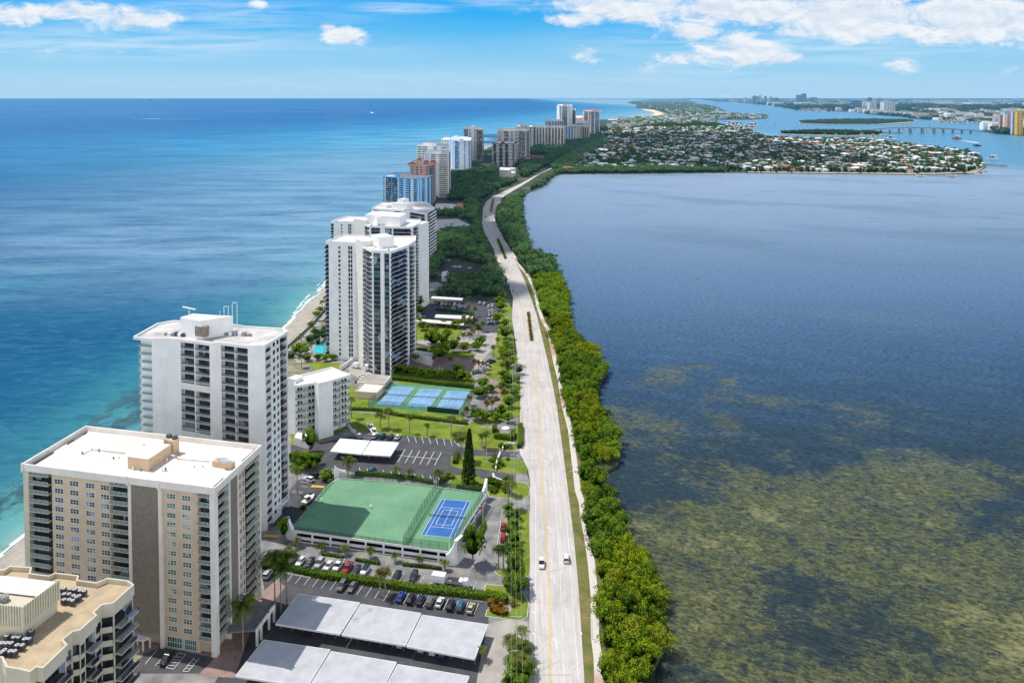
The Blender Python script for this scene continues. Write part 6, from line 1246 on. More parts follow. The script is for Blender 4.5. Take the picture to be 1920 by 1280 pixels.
for k in range(1, 6): p = Fr(r1, r2).at(Fr(r1, r2).L * k / 6, -.05, 0); g.part('column', MB().box(p[0] - .3, p[0] + .3, p[1] - .3, p[1] + .3, 0, 3.2), W_WHITE)
def pylon(A, B, h0, h1, t=.7):      # curved wall rising from A to B
    m = MB(); n = 10; f = Fr(A, B); V = []
    for i in range(n + 1):
        s_ = f.L * i / n; k = i / n; h = h0 + (h1 - h0) * (k ** 1.8); b0 = -.9 * (1 - k) * 0; V.append((f.at(s_, -t / 2, 0)[:2], f.at(s_, t / 2, 0)[:2], h))
    for (a0, a1, ha), (b0, b1, hb) in zip(V, V[1:]): m.hexa([(*a0, 0), (*b0, 0), (*b1, 0), (*a1, 0)], [(*a0, ha), (*b0, hb), (*b1, hb), (*a1, ha)])
    return m
g.part('corner_pylon', pylon(c2(1208, 606), c2(1262, 606), 3.6, 7.9, 1.0).merge(pylon(c2(1262, 606), c2(1302, 560), 7.9, 7.4, 1.2)), W_WHITE)
g.part('corner_pylon', pylon(c2(352, 470), c2(308, 455), 3.4, 6.8, 1.2).merge(pylon(c2(308, 455), c2(302, 440), 6.8, 6.8, 1.2)), W_WHITE)
g.part('corner_pylon', pylon(c2(632, 128), c2(572, 142), 4.4, 7.2, 1.0), W_WHITE)
g.part('corner_pylon', pylon(c2(1418, 250), c2(1438, 216), 4.2, 7.0, 1.0), W_WHITE)
mb = MB()
for i, w_ in enumerate((1.5, 1.9)): p = Fr(c2(1240, 602), c2(1280, 590)).at(.6, -.62, 0); mb.box(p[0], p[0] + w_ * .8, p[1] - .03, p[1], 5.2 - i * .5, 5.45 - i * .5)
g.part('sign_lettering', mb, M('sign_grey', (.10, .12, .13), .6)); g.done()
def fence(pts, h, name, label, z, step=3.0, rail=True):
    x0, y0 = pts[0]; o = thing(name, label, 'fence', (x0, y0, z)); m = MB(); 
    for a, b_ in zip(pts, pts[1:]):
        L = math.hypot(b_[0] - a[0], b_[1] - a[1]); n = max(1, round(L / step)); m.add([(a[0] - x0, a[1] - y0, .05), (b_[0] - x0, b_[1] - y0, .05), (b_[0] - x0, b_[1] - y0, h), (a[0] - x0, a[1] - y0, h)], [(0, 1, 2, 3)])
        for k in range(n + 1): q = MB(); q.cyl(a[0] + (b_[0] - a[0]) * k / n - x0, a[1] + (b_[1] - a[1]) * k / n - y0, 0, h + .05, .06, .06, 6); q.build('post', CHP, o)
    m.build('chain_link', CH, o); r_ = MB()
    for zz in (h - .03, .1, h / 2): r_.tube([(a[0] - x0, a[1] - y0, zz) for a in pts], .035, 5)
    r_.build('rail', CHP, o)
fence([c2(342, 402, ZG), c2(965, 490, ZG)], 1.1, 'fence', 'low dark green rail fence along the front edge of the rooftop deck', ZG, 2.5)
fence([c2(1160, 165, ZG), c2(1068, 305, ZG), c2(965, 492, ZG)], 3.0, 'chain_link_fence', 'tall green chain link fence dividing the rooftop court from the empty deck', ZG)
fence([c2(965, 492, ZG), c2(1218, 522, ZG)], 2.6, 'chain_link_fence', 'green chain link fence at the front of the rooftop tennis court', ZG)
fence([c2(1235, 512, ZG), c2(1430, 210, ZG)], 3.0, 'chain_link_fence', 'green chain link fence along the right edge of the rooftop tennis court', ZG)
fence([c2(1405, 194, ZG), c2(860, 130, ZG), c2(600, 114, ZG)], 2.4, 'chain_link_fence', 'green chain link fence along the back of the rooftop deck', ZG)
fence([c2(558, 132, ZG), c2(340, 384, ZG)], 1.4, 'fence', 'dark fence down the left side of the rooftop deck', ZG)
def court(q, z, blue, name='tennis_court', lines=white, extra=True):
    """q: four corners, far-left, far-right, near-right, near-left"""
    def bi(u, v): return tuple((q[0][k] * (1 - u) + q[1][k] * u) * (1 - v) + (q[3][k] * (1 - u) + q[2][k] * u) * v for k in (0, 1))
    struct(name, sheet([bi(-.02, -.01), bi(1.02, -.01), bi(1.02, 1.01), bi(-.02, 1.01)], z + .012), blue)
    m = MB(); w = .16
    for a, b_ in (((0, 0), (1, 0)), ((0, 1), (1, 1)), ((0, 0), (0, 1)), ((1, 0), (1, 1)), ((.125, 0), (.125, 1)), ((.875, 0), (.875, 1)), ((.125, .23), (.875, .23)), ((.125, .77), (.875, .77)), ((.5, .23), (.5, .77))) + ((((.25, .30), (.75, .30)), ((.25, .70), (.75, .70)), ((.25, .30), (.25, .70)), ((.75, .30), (.75, .70))) if extra else ()):
        m.merge(ribbon([bi(*a), bi(*b_)], w, z + .02 + .0013 * (len(m.f) % 5)))
    struct('court_lines', m, lines); return bi
def net(bi, z, label):
    a, b_ = bi(-.08, .5), bi(1.08, .5); o = thing('tennis_net', label, 'net', (a[0], a[1], z)); m = MB(); m.quad((0, 0, .05), (b_[0] - a[0], b_[1] - a[1], .05), (b_[0] - a[0], b_[1] - a[1], .95), (0, 0, .95)); m.build('netting', NETM, o)
    for p in (a, b_): MB().cyl(p[0] - a[0], p[1] - a[1], 0, 1.1, .06, .06, 6).build('post', CHP, o)
    r_ = MB(); r_.tube([(0, 0, .97), (b_[0] - a[0], b_[1] - a[1], .97)], .045, 5); r_.build('net_band', white, o)
NETM, nt = new_mat('netting'); tr = nt.new('ShaderNodeBsdfTransparent'); mx = nt.new('ShaderNodeMixShader'); mx.inputs[0].default_value = .45; nt.link(tr.outputs[0], mx.inputs[1]); nt.link(bsdf(nt, (.03, .04, .05), .8), mx.inputs[2]); finish(nt, mx.outputs[0])
bi = court([c2(a, c, ZG) for a, c in ((1183, 229), (1350, 243), (1252, 450), (1067, 433))], ZG, CB); net(bi, ZG, 'tennis net across the deep blue court on the garage deck')
struct('deck_stripe', ribbon([c2(1185, 170, ZG), c2(985, 492, ZG)], 1.6, ZG + .01), M('court_green_dark', (.07, .20, .10), .85))
for a, c, lb in ((778, 280, 'white low lamp in the middle of the empty green deck'), (495, 243, 'small white post on the shaded part of the green deck')):
    x, y = c2(a, c, ZG); o = thing('deck_lamp', lb, 'lamp', (x, y, ZG)); MB().cyl(0, 0, 0, .7, .09, .09, 6).build('post', W_WHITE, o); MB().cyl(0, 0, .7, 1.1, .36, .3, 10).build('lamp_head', W_WHITE, o)
bis = [court(C(c3, q), .22, CB2, lines=M('line_pale', (.55, .62, .66), .8)) for q in ([(825, 342), (988, 350), (875, 483), (710, 473)], [(1035, 357), (1198, 366), (1100, 497), (932, 488)], [(1240, 373), (1412, 382), (1322, 512), (1155, 502)])]
for b_, lb in zip(bis, ('left', 'middle', 'right')): net(b_, .22, 'net across the %s one of the three pale blue tennis courts' % lb)
fence([c3(830, 500), c3(645, 488), c3(830, 318)], 3.0, 'chain_link_fence', 'green chain link fence around the left side of the three pale blue courts', .2, 5)
fence([c3(830, 500), c3(1335, 550), c3(1440, 352)], 3.0, 'chain_link_fence', 'green chain link fence along the front and right of the three pale blue courts', .2, 5)
A, B = c3(1085, 530), c3(1322, 553); o = thing('windscreen', 'dark green windscreen panel on the front fence of the right blue court', 'screen', (A[0], A[1], .25)); m = MB(); strip(m, [(0, -.2), (B[0] - A[0], B[1] - A[1] - .2)], .06, .1, 2.5); m.build('panel', M('windscreen_green', (.015, .05, .035), .9), o)

# ---------- carports
CPR = M('carport_roof', (.50, .51, .54), .7, .08, .25, streak=.12, fine=.10, stain=.7); CPW = M('carport_white', (.80, .80, .80), .7, .04, .4); STEEL = M('steel_post', (.45, .45, .45), .5, .1, 1)
def carport(fn, q, h, label, roof, ribs=True, group=None):
    w = [fn(a, c, h + .35) for a, c in q]; cx = sum(p[0] for p in w) / 4; cy = sum(p[1] for p in w) / 4; o = thing('carport', label, 'carport', (cx, cy, 0), 0, group); w = [(p[0] - cx, p[1] - cy) for p in w]
    m = MB(); m.prism(ccw_(w), h, h + .35, bot=True); 
    if ribs:
        for k in range(1, 14):
            u = k / 14; a = [w[0][i] * (1 - u) + w[3][i] * u for i in (0, 1)]; b_ = [w[1][i] * (1 - u) + w[2][i] * u for i in (0, 1)]; strip(m, [a, b_], .05, h + .35, .02)
    m.build('roof', roof, o); L = MB()
    for i in range(4):
        a, b_ = w[i], w[(i + 1) % 4]; strip(L, [a, b_], .12, h - .12, .50)
    L.build('fascia', CPW, o)
    for k in range(4):
        u = (k + .5) / 4
        for v in (.22, .66):
            p = [(w[0][i] * (1 - u) + w[1][i] * u) * (1 - v) + (w[3][i] * (1 - u) + w[2][i] * u) * v for i in (0, 1)]
            MB().box(p[0] - .12, p[0] + .12, p[1] - .12, p[1] + .12, 0, h - .003).build('post', STEEL, o)
        a = [(w[0][i] * (1 - u) + w[1][i] * u) for i in (0, 1)]; b_ = [(w[3][i] * (1 - u) + w[2][i] * u) for i in (0, 1)]; m = MB(); strip(m, [a, b_], .18, h - .35, .3); m.build('beam', STEEL, o)
for q, lb in (([(365, 768), (715, 820), (600, 1000), (235, 940)], 'left'), ([(722, 828), (1065, 880), (975, 1063), (612, 1003)], 'middle'), ([(1072, 890), (1447, 945), (1370, 1140), (983, 1068)], 'right')): carport(c2, q, 3.0, 'grey-white flat carport roof, %s section of the upper row' % lb, CPR)
for q, lb in (([(165, 1032), (545, 1088), (415, 1300), (5, 1238)], 'left'), ([(552, 1098), (925, 1160), (815, 1370), (425, 1302)], 'middle'), ([(932, 1172), (1340, 1240), (1240, 1450), (822, 1372)], 'right')): carport(c2, q, 3.0, 'grey-white flat carport roof, %s section of the lower row at the bottom edge' % lb, CPR)
carport(c3, [(432, 727), (653, 744), (588, 845), (357, 822)], 3.0, 'bright white carport, left half of the pair in the middle lot', CPW, False); carport(c3, [(664, 745), (872, 757), (808, 858), (596, 845)], 3.0, 'bright white carport, right half of the pair in the middle lot', CPW, False)
carport(cg, [(295, 90), (630, 108), (620, 130), (280, 110)], 3.0, 'farthest of the white carports in the shaded lot, against the dark trees', CPW, False)
carport(cg, [(335, 288), (740, 305), (725, 340), (320, 318)], 3.0, 'middle one of the white carports in the shaded lot', CPW, False)
carport(cg, [(125, 335), (560, 360), (640, 375), (635, 400), (125, 365)][:1] + [(640, 372), (635, 402), (120, 362)], 3.0, 'nearest of the white carports in the shaded lot, beside the slim tall tower', CPW, False)
# ---------- cars
TYRE = M('tyre', (.02, .02, .02), .9); RIMM = M('wheel_rim', (.45, .45, .46), .35, .05, 5, metal=.6); CGL = M('car_glass', (.015, .02, .025), .08, .05, 1, spec=.8)
HL = M('headlight', (.75, .78, .8), .15); TLT = M('taillight', (.45, .02, .015), .25)
PAINT = {k: M('paint_' + k, v, .28, .03, .5, spec=.6) for k, v in dict(white=(.74, .75, .76), black=(.018, .018, .022), grey=(.13, .135, .145), silver=(.42, .44, .46), red=(.42, .012, .012), blue=(.02, .06, .28), teal=(.02, .12, .22), beige=(.50, .44, .33), navy=(.03, .035, .07), green=(.03, .09, .06)).items()}
def loft(m, secs, mi=0):
    V = []
    for (y, z0, z1, w0, w1) in secs: V += [(-w0, y, z0), (-w1, y, z1), (w1, y, z1), (w0, y, z0)]
    Fc = []
    for k in range(len(secs) - 1):
        for i in range(4): Fc.append((k * 4 + i, (k + 1) * 4 + i, (k + 1) * 4 + (i + 1) % 4, k * 4 + (i + 1) % 4))
    Fc += [(3, 2, 1, 0), tuple(range((len(secs) - 1) * 4, len(secs) * 4))]; return m.add(V, Fc, mi)
def car_mbs(kind):
    D = {}
    b_ = MB()
    if kind == 'sedan': loft(b_, [(-2.35, .42, .80, .74, .70), (-2.25, .30, .98, .88, .80), (-1.3, .25, 1.0, .92, .84), (.95, .25, .97, .92, .84), (1.4, .25, .93, .92, .82), (2.15, .30, .76, .86, .76), (2.35, .40, .62, .72, .68)]); cab = [(-1.95, .96, .98, .80, .78), (-1.25, .97, 1.40, .83, .62), (.15, .97, 1.43, .83, .64), (1.15, .94, .96, .80, .76)]; rf = [(-1.15, .2, 1.405, .60)]; top = (-1.22, .13, 1.405, 1.455, .60)
    elif kind == 'suv': loft(b_, [(-2.35, .45, .95, .80, .76), (-2.25, .35, 1.1, .93, .86), (-1.0, .3, 1.1, .96, .88), (.95, .3, 1.08, .96, .88), (1.5, .3, 1.04, .95, .86), (2.2, .35, .92, .90, .80), (2.38, .42, .72, .78, .74)]); cab = [(-2.28, 1.08, 1.12, .86, .84), (-1.95, 1.08, 1.68, .88, .70), (.1, 1.08, 1.72, .88, .72), (1.2, 1.04, 1.07, .84, .80)]; top = (-1.95, .1, 1.68, 1.75, .69)
    elif kind == 'pickup': loft(b_, [(-2.85, .5, 1.05, .90, .90), (-2.75, .42, 1.12, .95, .93), (-.6, .4, 1.12, .98, .93), (1.5, .4, 1.12, .98, .90), (2.5, .42, .98, .94, .84), (2.7, .5, .8, .84, .80)]); cab = [(-.75, 1.1, 1.14, .88, .86), (-.6, 1.1, 1.75, .88, .74), (.8, 1.1, 1.78, .88, .74), (1.6, 1.1, 1.13, .86, .82)]; top = (-.6, .78, 1.75, 1.82, .72)
    D['body'] = b_; c_ = MB(); loft(c_, cab); D['window'] = c_; r_ = MB(); y0, y1, z0, z1, w = top; loft(r_, [(y0, z0, z0 + .03, w + .03, w), (y0 + .1, z0, z1, w + .05, w - .02), (y1 - .1, z0, z1 + .02, w + .05, w - .02), (y1, z0, z1 - .02, w + .04, w)]); D['roof'] = r_
    if kind == 'pickup': q = MB(); q.box(-.80, .80, -2.68, -.72, .7, 1.125); D['bed'] = q
    wy = (1.45, -1.40) if kind != 'pickup' else (1.7, -1.75); wr = .33 if kind == 'sedan' else .38
    ws_ = []
    for y in wy:
        for x in (-.84, .84):
            t = MB(); n = 12; V = [(x + dx, y + wr * math.cos(2 * math.pi * i / n), wr + wr * math.sin(2 * math.pi * i / n)) for dx in (-.11, .11) for i in range(n)]
            t.add(V, [(i, (i + 1) % n, n + (i + 1) % n, n + i) for i in range(n)] + [tuple(range(n - 1, -1, -1)), tuple(range(n, 2 * n))])
            s_ = 1 if x > 0 else -1; r2_ = MB(); V = [(x + s_ * .125, y + wr * .62 * math.cos(2 * math.pi * i / n), wr + wr * .62 * math.sin(2 * math.pi * i / n)) for i in range(n)]; r2_.add(V, [tuple(range(n)) if s_ > 0 else tuple(range(n - 1, -1, -1))]); ws_.append((t, r2_))
    fy = 2.24 if kind != 'pickup' else 2.56; zz = .66 if kind == 'sedan' else .80
    D['wheels'] = ws_; D['hl'] = [MB().box(x - .17, x + .17, fy, fy + .08, zz - .07, zz + .07) for x in (-.62, .62)]; ry = -2.34 if kind != 'pickup' else -2.87; D['tl'] = [MB().box(x - .13, x + .13, ry - .03, ry + .1, zz + .08, zz + .24) for x in (-.72, .72)]; return D
CARM = {k: car_mbs(k) for k in ('sedan', 'suv', 'pickup')}; CC = {}
def car(x, y, rz, kind, color, label, group=None, parts=True, z=.28, roof=None):
    D = CARM[kind]; key = (kind, color, parts, roof)
    if key not in CC:
        if parts:
            CC[key] = dict(body=D['body'].mesh('body', PAINT[color]), window=D['window'].mesh('window', CGL), roof=D['roof'].mesh('roof', CGL if roof == 'black' else PAINT[color]), wheels=[(t.mesh('wheel', TYRE), r_.mesh('rim', RIMM)) for t, r_ in D['wheels']], hl=[q.mesh('headlight', HL) for q in D['hl']], tl=[q.mesh('taillight', TLT) for q in D['tl']], bed=D['bed'].mesh('bed', MACHD) if 'bed' in D else None)
        else:
            m = MB(); m.merge(D['body']); k = len(m.m); m.merge(D['window']); m.m[k:] = [1] * (len(m.m) - k); m.merge(D['roof']); k = len(m.m)
            for t, r_ in D['wheels']: m.merge(t)
            m.m[k:] = [2] * (len(m.m) - k); CC[key] = m.mesh('parked_car', [PAINT[color], CGL, TYRE])
    c_ = CC[key]
    if not parts: return tag(link('parked_car', c_, None, (x, y, z), rz), label, 'car', group)
    o = thing('parked_car', label, 'car', (x, y, z), rz, group); link('body', c_['body'], o); link('window', c_['window'], o); link('roof', c_['roof'], o)
    for t, r_ in c_['wheels']: w = link('wheel', t, o); link('rim', r_, w)
    for q in c_['hl']: link('headlight', q, o)
    for q in c_['tl']: link('taillight', q, o)
    if c_['bed']: link('bed', c_['bed'], o)
    return o
RZ = -math.atan2(.219, .976)
names = dict(white='white', black='black', grey='grey', silver='silver', red='red', blue='blue', teal='dark blue-green', beige='beige', navy='dark navy', green='dark green'); ordn = ['first', 'second', 'third', 'fourth', 'fifth', 'sixth', 'seventh', 'eighth', 'ninth', 'tenth', 'eleventh', 'twelfth']
def cpos(fn, a, c): return fn(a, c, .95)
for i, (a, c, kd, col) in enumerate(((105, 1035, 'sedan', 'silver'), (215, 1032, 'suv', 'silver'), (322, 1045, 'suv', 'black'), (432, 1070, 'sedan', 'grey'), (535, 1095, 'sedan', 'white'), (645, 1100, 'sedan', 'navy'), (762, 1118, 'suv', 'silver'), (868, 1148, 'sedan', 'white'), (988, 1145, 'pickup', 'white'), (1100, 1170, 'pickup', 'red'), (1202, 1195, 'sedan', 'navy'), (1310, 1198, 'suv', 'white'))):
    x, y = cpos(zc, a, c); car(x, y, RZ + math.pi, kd, col, '%s %s, %s from the left in the row behind the long hedge' % (names[col], kd if kd != 'suv' else 'SUV', ordn[i]), 'cars in the row behind the long hedge', roof='black' if i in (1, 11) else None)
zd = Pq((700, 1000), 5.333)
for a, c, kd, col, lb in ((235, 412, 'sedan', 'black', 'black sedan alone behind the hedge, right of the palm island'), (402, 420, 'suv', 'navy', 'dark SUV behind the hedge, left of the truck and trailer')): x, y = cpos(zd, a, c); car(x, y, RZ + math.pi, kd, col, lb)
for a, c, kd, col, lb in ((190, 655, 'suv', 'silver', 'silver SUV in the nearly empty bays beside the beige tower'), (612, 722, 'suv', 'grey', 'dark grey SUV, left one of a pair in front of the hedge'), (672, 728, 'sedan', 'grey', 'grey sedan, right one of a pair in front of the hedge')): x, y = cpos(c2, a, c); car(x, y, RZ + (0 if 'pair' not in lb else math.pi), kd, col, lb)
for i, (a, c, kd, col) in enumerate(((275, 627, 'sedan', 'blue'), (375, 645, 'suv', 'black'), (473, 657, 'sedan', 'navy'), (567, 677, 'suv', 'grey'), (665, 680, 'sedan', 'white'), (772, 707, 'suv', 'black'), (872, 720, 'suv', 'teal'), (975, 738, 'sedan', 'beige'))):
    x, y = cpos(zd, a, c); car(x, y, RZ, kd, col, '%s %s, %s from the left in the row of eight before the hedge' % (names[col], kd if kd != 'suv' else 'SUV', ordn[i]), 'cars in the row before the hedge')
for a, c, lb, kd in ((268, 338, 'dark red car, farther of the two in the small lot beside the lawn strip', 'sedan'), (266, 405, 'bright red car, nearer of the two in the small lot beside the lawn strip', 'suv')): x, y = cpos(c32, a, c); car(x, y, R(-3), kd, 'red', lb)
x, y = cpos(c32, 497, 562); car(x, y, math.pi + R(-1), 'suv', 'white', 'white SUV driving towards the camera left of the yellow line'); x, y = cpos(c32, 645, 530); car(x, y, R(-2), 'suv', 'white', 'white SUV driving away in the right lane, dark rear window')
x, y = cpos(cf, 1508, 727); car(x, y, math.pi + R(10), 'sedan', 'white', 'white sedan driving on the far stretch of road under the cloud shade')
x, y = cpos(cf, 1318, 233); car(x, y, R(8), 'sedan', 'black', 'dark car driving where the far road bends', parts=False); x, y = cpos(cf, 1425, 112); car(x, y, R(-40), 'sedan', 'navy', 'dark car far off on the road beyond the bend', parts=False)
x, y = cpos(zb, 388, 1030); car(x, y, RZ + math.pi, 'suv', 'black', 'black SUV with silver roof in the bay at the foot of the beige tower')
for a, c, col, lb in ((630, 112, 'white', 'white SUV parked across the driveway beside the white tower'), (690, 62, 'black', 'black car in the shade of the trees beside the white tower')): x, y = cpos(zc, a, c); car(x, y, RZ + R(75), 'suv', col, lb)
for i, (a, c, kd, col) in enumerate(((567, 705, 'suv', 'silver'), (690, 705, 'suv', 'white'), (748, 705, 'suv', 'teal'), (805, 710, 'suv', 'grey'), (862, 712, 'sedan', 'white'))): x, y = cpos(c3, a, c); car(x, y, RZ + .9 * (i == 0), kd, col, '%s %s, %s from the left behind the white carport pair' % (names[col], 'SUV' if kd == 'suv' else 'sedan', ordn[i]), 'cars behind the white carport pair')
x, y = cpos(c3, 670, 962); car(x, y, RZ, 'suv', 'teal', 'dark blue-green car alone in the lower bays of the middle lot')
for a, c, col in ((465, 850, 'silver'), (515, 855, 'navy')): x, y = cpos(c3, a, c); car(x, y, RZ, 'sedan', col, '%s car parked under the white carport pair' % names[col])
for i, (a, c, col) in enumerate(((955, 1060, 'silver'), (1075, 1085, 'silver'), (1140, 1100, 'white'), (1195, 1110, 'blue'))): x, y = cpos(c2, a, c - 18); car(x, y, RZ, 'sedan', col, '%s car parked under the upper carport row, %s from the left' % (names[col], ordn[i]), 'cars under the upper carport row')
def rowcars(fn, lst, rz, label, group, cols=('white', 'silver', 'grey', 'white', 'navy', 'black')):
    for i, (a, c, *k) in enumerate(lst): x, y = cpos(fn, a, c); car(x, y, rz + random.uniform(-.05, .05), random.choice(['sedan', 'suv']), k[0] if k else cols[i % len(cols)], label, group, parts=False)
rowcars(cg, [(932, 190, 'white'), (932, 212, 'silver'), (938, 240, 'white'), (940, 268, 'silver'), (940, 292, 'white'), (940, 305, 'red'), (935, 330, 'white'), (930, 370, 'silver'), (932, 385, 'navy')], R(80), 'car in the column of parked cars at the right side of the shaded lot', 'cars in the right column of the shaded lot')
rowcars(cg, [(400, 172), (445, 175), (490, 178), (540, 180), (355, 165), (590, 185, 'white'), (600, 200), (300, 165), (685, 192, 'red'), (815, 162, 'white'), (862, 168, 'white'), (400, 220, 'white'), (520, 222), (530, 222)], RZ, 'car parked before the farthest white carport in the shaded lot', 'cars before the farthest carport')
rowcars(cg, [(150, 280), (175, 315), (215, 318), (145, 262), (480, 285), (530, 290)], RZ, 'car parked at the left end of the shaded lot beside the tower', 'cars at the left end of the shaded lot')
rowcars(cg, [(838, 810), (870, 830), (890, 850), (850, 850), (905, 808), (940, 795), (870, 870), (890, 880), (770, 915), (790, 900)], R(-75), 'car in the cluster parked along the brick drive by the yellow-green lawn', 'cars along the brick drive')
rowcars(cg, [(360, 885, 'white'), (485, 900, 'silver'), (60, 870, 'silver')], R(90), 'car parked behind the trees above the blue courts', 'cars behind the courts', )
rowcars(cg, [(930, 1190, 'silver'), (980, 1205, 'grey'), (960, 1190, 'navy')], R(-60), 'car on the brick parking right of the blue courts', 'cars right of the blue courts')
rowcars(cf, [(1065, 527, 'white'), (1140, 570, 'white'), (1210, 578, 'silver'), (1110, 568)], R(60), 'car in the small shaded lot between the dark woods', 'cars in the lot between the woods')
rowcars(cf, [(1010, 300), (1050, 290), (1090, 285), (1130, 290), (1170, 296), (1020, 315), (1100, 272)], R(60), 'car on the pale court behind the dark woodland', 'cars on the pale court')
# vans near the slim tower's service yard
rowcars(c3, [(570, 300, 'black'), (620, 268, 'white'), (600, 255, 'white'), (640, 272, 'white')], R(60), 'vehicle in the service yard left of the slim tall tower', 'vehicles in the service yard')
def boxvan(fn, a, c, rz, label, L=4.6):
    x, y = fn(a, c); o = thing('box_truck', label, 'truck', (x, y, .2), rz); MB().box(-1.05, 1.05, -L / 2, L / 2 - 1.4, .7, 3.0).build('cargo_box', CPW, o); m = MB(); loft(m, [(L / 2 - 1.38, .5, 2.1, 1.0, .9), (L / 2 - .2, .5, 2.0, 1.0, .9), (L / 2 + .3, .5, 1.2, 1.0, .95)]); m.build('cab', PAINT['white'], o)
    for t, r_ in CARM['suv']['wheels']: t.build('wheel', TYRE, o)
boxvan(c3, 545, 200, R(60), 'white box truck by the wall left of the slim tall tower'); boxvan(c3, 632, 215, R(10), 'white box truck right beside the slim tall tower')
# flatbed truck and canopy trailer
x, y = zd(850, 525); o = thing('flatbed_truck', 'white truck with a long open grey bed parked along the hedge', 'truck', (x, y, .28), RZ - math.pi / 2 + math.pi * 0)
m = MB(); loft(m, [(1.7, .6, 2.2, 1.05, .95), (3.0, .6, 2.25, 1.05, .95), (3.6, .6, 1.3, 1.0, .9)]); m.build('cab', PAINT['white'], o); m = MB(); m.box(-1.15, 1.15, -3.6, 1.5, .9, 1.1); [m.box(*t) for t in ((-1.15, -1.05, -3.6, 1.5, 1.1, 1.7), (1.05, 1.15, -3.6, 1.5, 1.1, 1.7), (-1.05, 1.05, -3.6, -3.5, 1.1, 1.7))]; m.build('bed', MACH, o); m = MB(); [m.box(-.9 + .6 * k, -.5 + .6 * k, -3 + .9 * k, -.5 + .4 * k, 1.11, 1.5 + .1 * k) for k in range(3)]; m.build('load', MACHD, o)
MB().box(-1.0, 1.0, .3, 1.4, 1.12, 2.0).build('tool_box', CPW, o)
for wx in (-.9, .9):
    for wy in (2.6, -1.6, -2.6): t = MB(); n = 10; V = [(wx + dx, wy + .45 * math.cos(2 * math.pi * i / n), .45 + .45 * math.sin(2 * math.pi * i / n)) for dx in (-.14, .14) for i in range(n)]; t.add(V, [(i, (i + 1) % n, n + (i + 1) % n, n + i) for i in range(n)] + [tuple(range(n - 1, -1, -1)), tuple(range(n, 2 * n))]); t.build('wheel', TYRE, o)
x, y = zd(655, 500); o = thing('enclosed_trailer', 'white square trailer hitched behind the long open truck', 'trailer', (x, y, .28), RZ - math.pi / 2); MB().box(-1.2, 1.2, -2.1, 2.1, .6, 2.9).build('box', CPW, o); MB().box(-.06, .06, 2.1, 3.3, .5, .6).build('hitch', MACHD, o)
for wx in (-1.1, 1.1): t = MB(); n = 10; V = [(wx + dx, .4 * math.cos(2 * math.pi * i / n), .4 + .4 * math.sin(2 * math.pi * i / n)) for dx in (-.12, .12) for i in range(n)]; t.add(V, [(i, (i + 1) % n, n + (i + 1) % n, n + i) for i in range(n)] + [tuple(range(n - 1, -1, -1)), tuple(range(n, 2 * n))]); t.build('wheel', TYRE, o)
# small boats on trailers, pool and bits
def boat(x, y, rz, s, label, group=None, z=0.0, name='motor_boat', parts=True, mat=None):
    h = MB(); loft(h, [(-3, .2, 1.0, .7, 1.1), (-1, .1, 1.0, .8, 1.25), (1.2, .15, 1.1, .6, 1.1), (2.6, .4, 1.25, .2, .55), (3.3, .9, 1.35, .03, .08)]); c_ = MB(); loft(c_, [(-1.2, 1.0, 1.8, .7, .5), (-.2, 1.0, 2.0, .7, .5), (1.0, 1.05, 1.2, .6, .5)]); t = MB(); t.box(-.75, .75, -1.9, .2, 2.3, 2.42)
    for px_, py_ in ((-.7, -1.8), (.64, -1.8), (-.7, .08), (.64, .08)): t.box(px_, px_ + .06, py_, py_ + .06, 1.0, 2.3)
    if parts:
        o = thing(name, label, 'boat', (x, y, z), rz, group); h.build('hull', mat or PAINT['white'], o); c_.build('cabin', CGL, o); t.build('canopy', CPW, o); o.scale = (s, s, s); return o
    if 'boat' not in CC: m = MB(); m.merge(h); k = len(m.m); m.merge(c_); m.m[k:] = [1] * (len(m.m) - k); m.merge(t); CC['boat'] = m.mesh('motor_boat', [PAINT['white'], CGL])
    return tag(link(name, CC['boat'], None, (x, y, z), rz, (s, s, s)), label, 'boat', group)
x, y = zc(630, 390); boat(x, y, RZ + R(-12), 1.0, 'white boat on the driveway beside the green rooftop deck', z=.3)
for a, c, lb, s in ((655, 660, 'white boat with raised bow beside the parked cars behind the white carports', 1.1), (680, 690, 'second white boat, nearer the white carports', 1.0)): x, y = c3(a, c); boat(x, y, R(30), s, lb, z=.3)
struct('swimming_pool', sheet(px([(586, 661), (594, 643), (612, 641), (616, 660), (604, 664)]), .3), M('pool_water', (.05, .50, .55), .1, .08, .3))
# white entrance walls, garden seat, flagpole
def wallthing(fn, lst, h, t, label, mat=None):
    p = C(fn, lst); o = thing('entrance_wall', label, 'wall', (p[0][0], p[0][1], 0)); m = MB(); strip(m, [(a - p[0][0], b_ - p[0][1]) for a, b_ in p], t, 0, h); m.build('wall', mat or W_WHITE, o)
wallthing(c3, [(1650, 820), (1655, 790), (1700, 780), (1745, 785)], 1.4, .5, 'curved white entrance wall above the middle lot exit'); wallthing(c3, [(1597, 972), (1610, 900), (1632, 850)], 1.4, .5, 'white entrance wall between the two exit lanes of the middle lot'); wallthing(c3, [(1576, 1010), (1590, 1040), (1645, 1062)], 1.4, .5, 'curved white entrance wall below the middle lot exit')
wallthing(c3, [(490, 640), (520, 680), (545, 690)], 1.6, .4, 'white low curved wall at the foot of the low white condo'); wallthing(cf, [(345, 1265), (440, 1200)], 2.5, .5, 'pale garden wall between the low condo and the slim tower')
